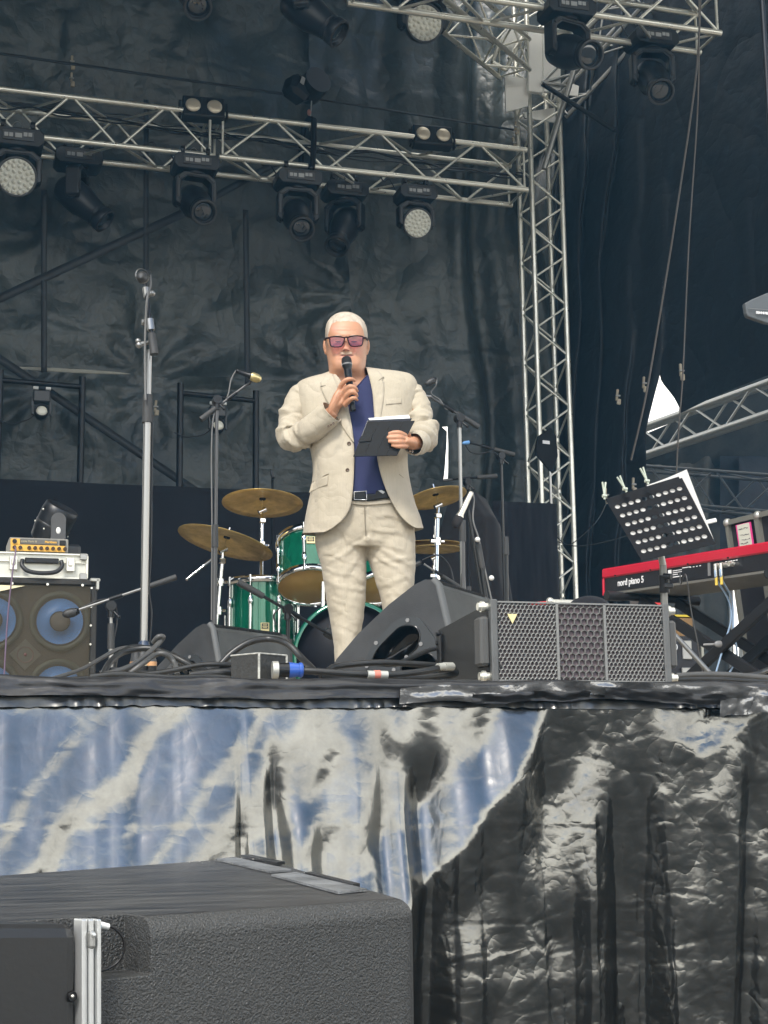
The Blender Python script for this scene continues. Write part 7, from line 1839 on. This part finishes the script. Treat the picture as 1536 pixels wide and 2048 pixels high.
# ---- trousers
TR = MB()
def trf(u, v):
    py = 985+(1092-985)*v; l = interp1([985, 1030, 1092], [640, 631, 630], py); r = interp1([985, 1030, 1092], [818, 828, 831], py); f = interp1([985, 1020, 1060, 1092], [.150, .148, .135, .115], py); k = .13
    a = 2*math.pi*u; c, s = math.cos(a), math.sin(a); cc = abs(c)**.8*(1 if c >= 0 else -1); ss = abs(s)**.8*(1 if s >= 0 else -1)
    return mw0((l+r)/2+cc*(r-l)/2, py, ss*(k if s > 0 else f))
TR.grid(trf, 60, 24, True, True)
TR.add([TR.v[i] for i in range(60)], [list(range(60))]); TR.add([TR.v[24*60+i] for i in range(60)], [list(range(60))[::-1]])
LW = [[(1075, 630, 731, .105), (1100, 633, 732, .105), (1130, 641, 732, .10), (1160, 646, 733, .095), (1190, 651, 732, .09), (1220, 656, 729, .085), (1250, 662, 725, .08), (1290, 667, 719, .075), (1340, 670, 714, .07), (1400, 673, 713, .07), (1432, 674, 714, .07)],
      [(1075, 731, 831, .105), (1100, 734, 831, .105), (1130, 740, 831, .10), (1160, 750, 829, .095), (1190, 759, 826, .09), (1220, 766, 822, .085), (1250, 770, 819, .08), (1290, 774, 817, .075), (1340, 777, 816, .07), (1400, 779, 817, .07), (1432, 779, 818, .07)]]
for tab in LW:
    o_ = len(TR.v); n = 40
    def lf(u, v):
        py = 1075+(1432-1075)*v; l, r, k = [catm(tab, py, c) for c in (1, 2, 3)]; a = 2*math.pi*u; c, s = math.cos(a), math.sin(a)
        return mw0((l+r)/2+c*(r-l)/2, py, s*k-.01)
    TR.grid(lf, n, 60, True, True); TR.add([TR.v[o_+i] for i in range(n)], [list(range(n))]); TR.add([TR.v[o_+60*n+i] for i in range(n)], [list(range(n))[::-1]])
tr = TR.build('trousers', M_suit, pe); fuse(tr, .0065, 6, .6)
TF = [(731, 1080, 668, 1120, 5, .009), (731, 1085, 690, 1150, 6, .008), (735, 1078, 800, 1098, 5, .009), (735, 1085, 820, 1125, 6, .010), (738, 1098, 825, 1160, 5, .008), (660, 1140, 730, 1160, 5, .009), (655, 1165, 725, 1180, 5, .009), (662, 1110, 720, 1130, 4, .006),
      (648, 1020, 690, 1060, 6, .006), (700, 1025, 640, 1075, 5, .006), (760, 1030, 815, 1040, 5, .006), (755, 1060, 826, 1070, 5, .007), (770, 1170, 824, 1150, 5, .008), (756, 1125, 828, 1110, 5, .006), (775, 1190, 822, 1185, 4, .006), (735, 1010, 731, 1075, 2, .006),
      (690, 1080, 694, 1300, 2.0, .007), (668, 1200, 716, 1215, 5, .006), (672, 1245, 712, 1262, 5, .007), (790, 1090, 806, 1140, 3, .004), (680, 1225, 712, 1240, 4, .005), (740, 1140, 790, 1180, 5, .006)]
Wm = Matrix.Translation(O_)
for v in tr.data.vertices:
    P = v.co+O_; q = P-EYE; d = q.dot(FW); px, py = CX+FPX*q.dot(RR)/d, CY-FPX*q.dot(UU)/d
    nn = v.normal; fr = max(0, -nn.dot(hf))
    if fr > .02: v.co += nn*gauss_fold(px+5*fbm((px*.03, py*.03, 0), 2), py+6*fbm((px*.03, py*.03, 9), 2), TF)*min(1, fr*1.5)*(.42 if py < 1130 else .26)
    v.co += nn*.003*fbm((px*.035, py*.035, 2), 3)
# fly seam, belt, buckle
tfr = lambda px, py: -interp1([985, 1020, 1060, 1092], [.150, .148, .135, .115], py)*(1-min(.95, abs(px-730)/100)**2.5)**.4
strip2([(728, 1004), (729, 1040), (731, 1072)], [(729.5, 1004), (730.5, 1040), (732.5, 1072)], .006, 'fly_seam', M_seam, tr, surf=tfr)
strip2([(640, 996), (690, 1000), (735, 1003), (790, 999), (812, 995)], [(640, 1001), (690, 1006), (735, 1010), (790, 1005), (812, 1001)], .006, 'waistband', M_suit, tr, surf=tfr, th=.004)
M_belt = mat('black_leather', (.004, .004, .0045), .35, spec=.3)
belt = strip2([(660, 977), (690, 981), (735, 983), (770, 979), (788, 976)], [(660, 993), (690, 999), (735, 1002), (770, 997), (788, 994)], .012, 'belt', M_belt, pe, surf=tfr, th=.005)
strip2([(709, 984), (730, 983)], [(709, 998), (730, 999)], .0165, 'buckle_plate', M_belt, belt, surf=tfr)
b = MB(); c4 = [(708, 984), (733, 982), (733.5, 1000), (708.5, 999)]; P = [mw(x, y, tfr(x, y)-.019) for x, y in c4]; b.tube(P+[P[0]], .0022, n=8, caps=False); b.build('buckle', mat('buckle_chrome', (.6, .6, .6), .2, .95), belt)
strip2([(756, 981), (763, 980)], [(766, 988), (770, 984)], .0165, 'belt_tip', M_alud, belt, surf=tfr, th=.001)
# shoes
for px in (694, 799):
    c = mw(px, 1440, .0); x = (c-O_).dot(hr); base = O_+hr*x; base.z = SZ+.006
    b = MB(); Ms = Matrix((hr, hf, Vector((0, 0, 1)))).transposed()
    b.sphere(base-hf*.10+Vector((0, 0, .035)), (.046, .10, .035), Ms.to_4x4()); b.sphere(base+hf*.03+Vector((0, 0, .045)), (.040, .085, .045), Ms.to_4x4()); b.box(base-hf*.035+Vector((0, 0, .008)), (.085, .28, .016), Ms.to_euler(), .006)
    o = b.build('shoe', mat('brown_leather', (.05, .025, .012), .35), pe); fuse(o, .006, 3)
# ---- held microphone and tablet
mh = thing('handheld_microphone', mw(706, 820, -.185), 'black handheld microphone in front of the man\'s mouth', 'microphone')
A, B = mw(706, 822, -.190), mw(692, 713, -.172); d = (B-A).normalized(); Ln = (B-A).length; M = Matrix.Translation(A) @ d.to_track_quat('Z', 'Y').to_matrix().to_4x4()
b = MB(); b.lathe([(0, 0), (.0115, 0), (.0125, .004), (.0125, .03), (.0135, .05), (.0165, Ln-.072), (.0165, Ln-.064)], M, 28); b.build('handle', mat('mic_body', (.006, .006, .007), .3, spec=.4), mh)
b = MB(); b.lathe([(.0165, Ln-.064), (.0175, Ln-.056), (.0215, Ln-.047), (.0222, Ln-.040)], M, 28); b.build('collar', mat('mic_collar', (.010, .010, .011), .35, .2), mh)
b = MB(); b.lathe([(.0222, Ln-.040), (.0226, Ln-.037), (.0222, Ln-.034)], M, 28); b.build('ring', M_grey, mh)
b = MB(); b.lathe([(.0220, Ln-.035), (.0225, Ln-.022), (.0205, Ln-.010), (.015, Ln-.003), (.007, Ln), (0, Ln+.0005)], M, 28); b.build('grille', mat('mic_mesh', (.014, .014, .015), .5, .3, bump=1, bscale=600, bdist=.003), mh)
b = MB(); b.lathe([(.0130, .038), (.0134, .036), (.0133, .040)], M, 28); b.build('base_ring', M_grey, mh)
tb_ = thing('tablet_case', mw(768, 912, -.28), 'black folding tablet case held open in the man\'s hand', 'tablet')
def quadslab(c, th, mt, nm, par=tb_, bev=.003):
    P = [mw(*q) for q in c]; n = (P[1]-P[0]).cross(P[3]-P[0]).normalized(); n = n if n.dot(hf) > 0 else -n
    b = MB(); b.add(P+[v+n*th for v in P], [(0, 1, 2, 3), (7, 6, 5, 4), (0, 4, 5, 1), (1, 5, 6, 2), (2, 6, 7, 3), (3, 7, 4, 0)]); o = b.build(nm, mt, par); B_ = _bm.new(); B_.from_mesh(o.data); _bm.ops.recalc_face_normals(B_, faces=B_.faces); B_.to_mesh(o.data); B_.free()
    if bev: m_ = o.modifiers.new('b', 'BEVEL'); m_.width = bev; m_.segments = 3
    return o
M_cov = mat('case_fabric', (.007, .0075, .008), .6, bump=.2, bscale=300, bdist=.0006, spec=.2)
cov = [(736, 843, -.262), (830, 841, -.262), (794, 911, -.300), (706, 913, -.300)]
quadslab(cov, .004, M_cov, 'cover')
quadslab([(736, 836, -.245), (818, 829, -.225), (822, 842, -.235), (742, 843, -.250)], .006, mat('tablet_white', (.80, .80, .80), .3), 'tablet_edge', bev=.002)
quadslab([(735, 840, -.252), (824, 836, -.240), (790, 908, -.285), (707, 911, -.290)], .008, mat('tablet_black', (.012, .012, .014), .2), 'tablet', bev=.002)
def cvl(u, off): a = Vector(cov[0]).lerp(Vector(cov[1]), u); c = Vector(cov[3]).lerp(Vector(cov[2]), u); return [mw(a.x, a.y, a.z-off), mw(c.x, c.y, c.z-off)]
for u in (.24, .5, .74):
    b = MB(); q = cvl(u, .0008); b.cyl(q[0], q[1], .0009, n=6); b.build('fold_line', mat('fold_dark', (.008, .008, .009), .7), tb_)
quadslab([(722, 872, -.281), (745, 868, -.280), (742, 882, -.288), (716, 884, -.289)], .0015, M_cov, 'clasp', bev=.001)
# ================================================= stage haze
hz_ = MB(); hz_.box((5, 5.5, 5.4), (26, 20, 13.2)); hz_ = hz_.build('haze', [])
hm = bpy.data.materials.new('haze_air'); hm.use_nodes = True; nt = hm.node_tree
nt.nodes.remove(nt.nodes['Principled BSDF']); pv = nt.nodes.new('ShaderNodeVolumePrincipled'); pv.inputs['Color'].default_value = (.22, .56, .90, 1); pv.inputs['Density'].default_value = .0042; pv.inputs['Anisotropy'].default_value = .3
nt.links.new(pv.outputs[0], nt.nodes['Material Output'].inputs['Volume']); hz_.data.materials.append(hm); tag(hz_, kind='stuff')
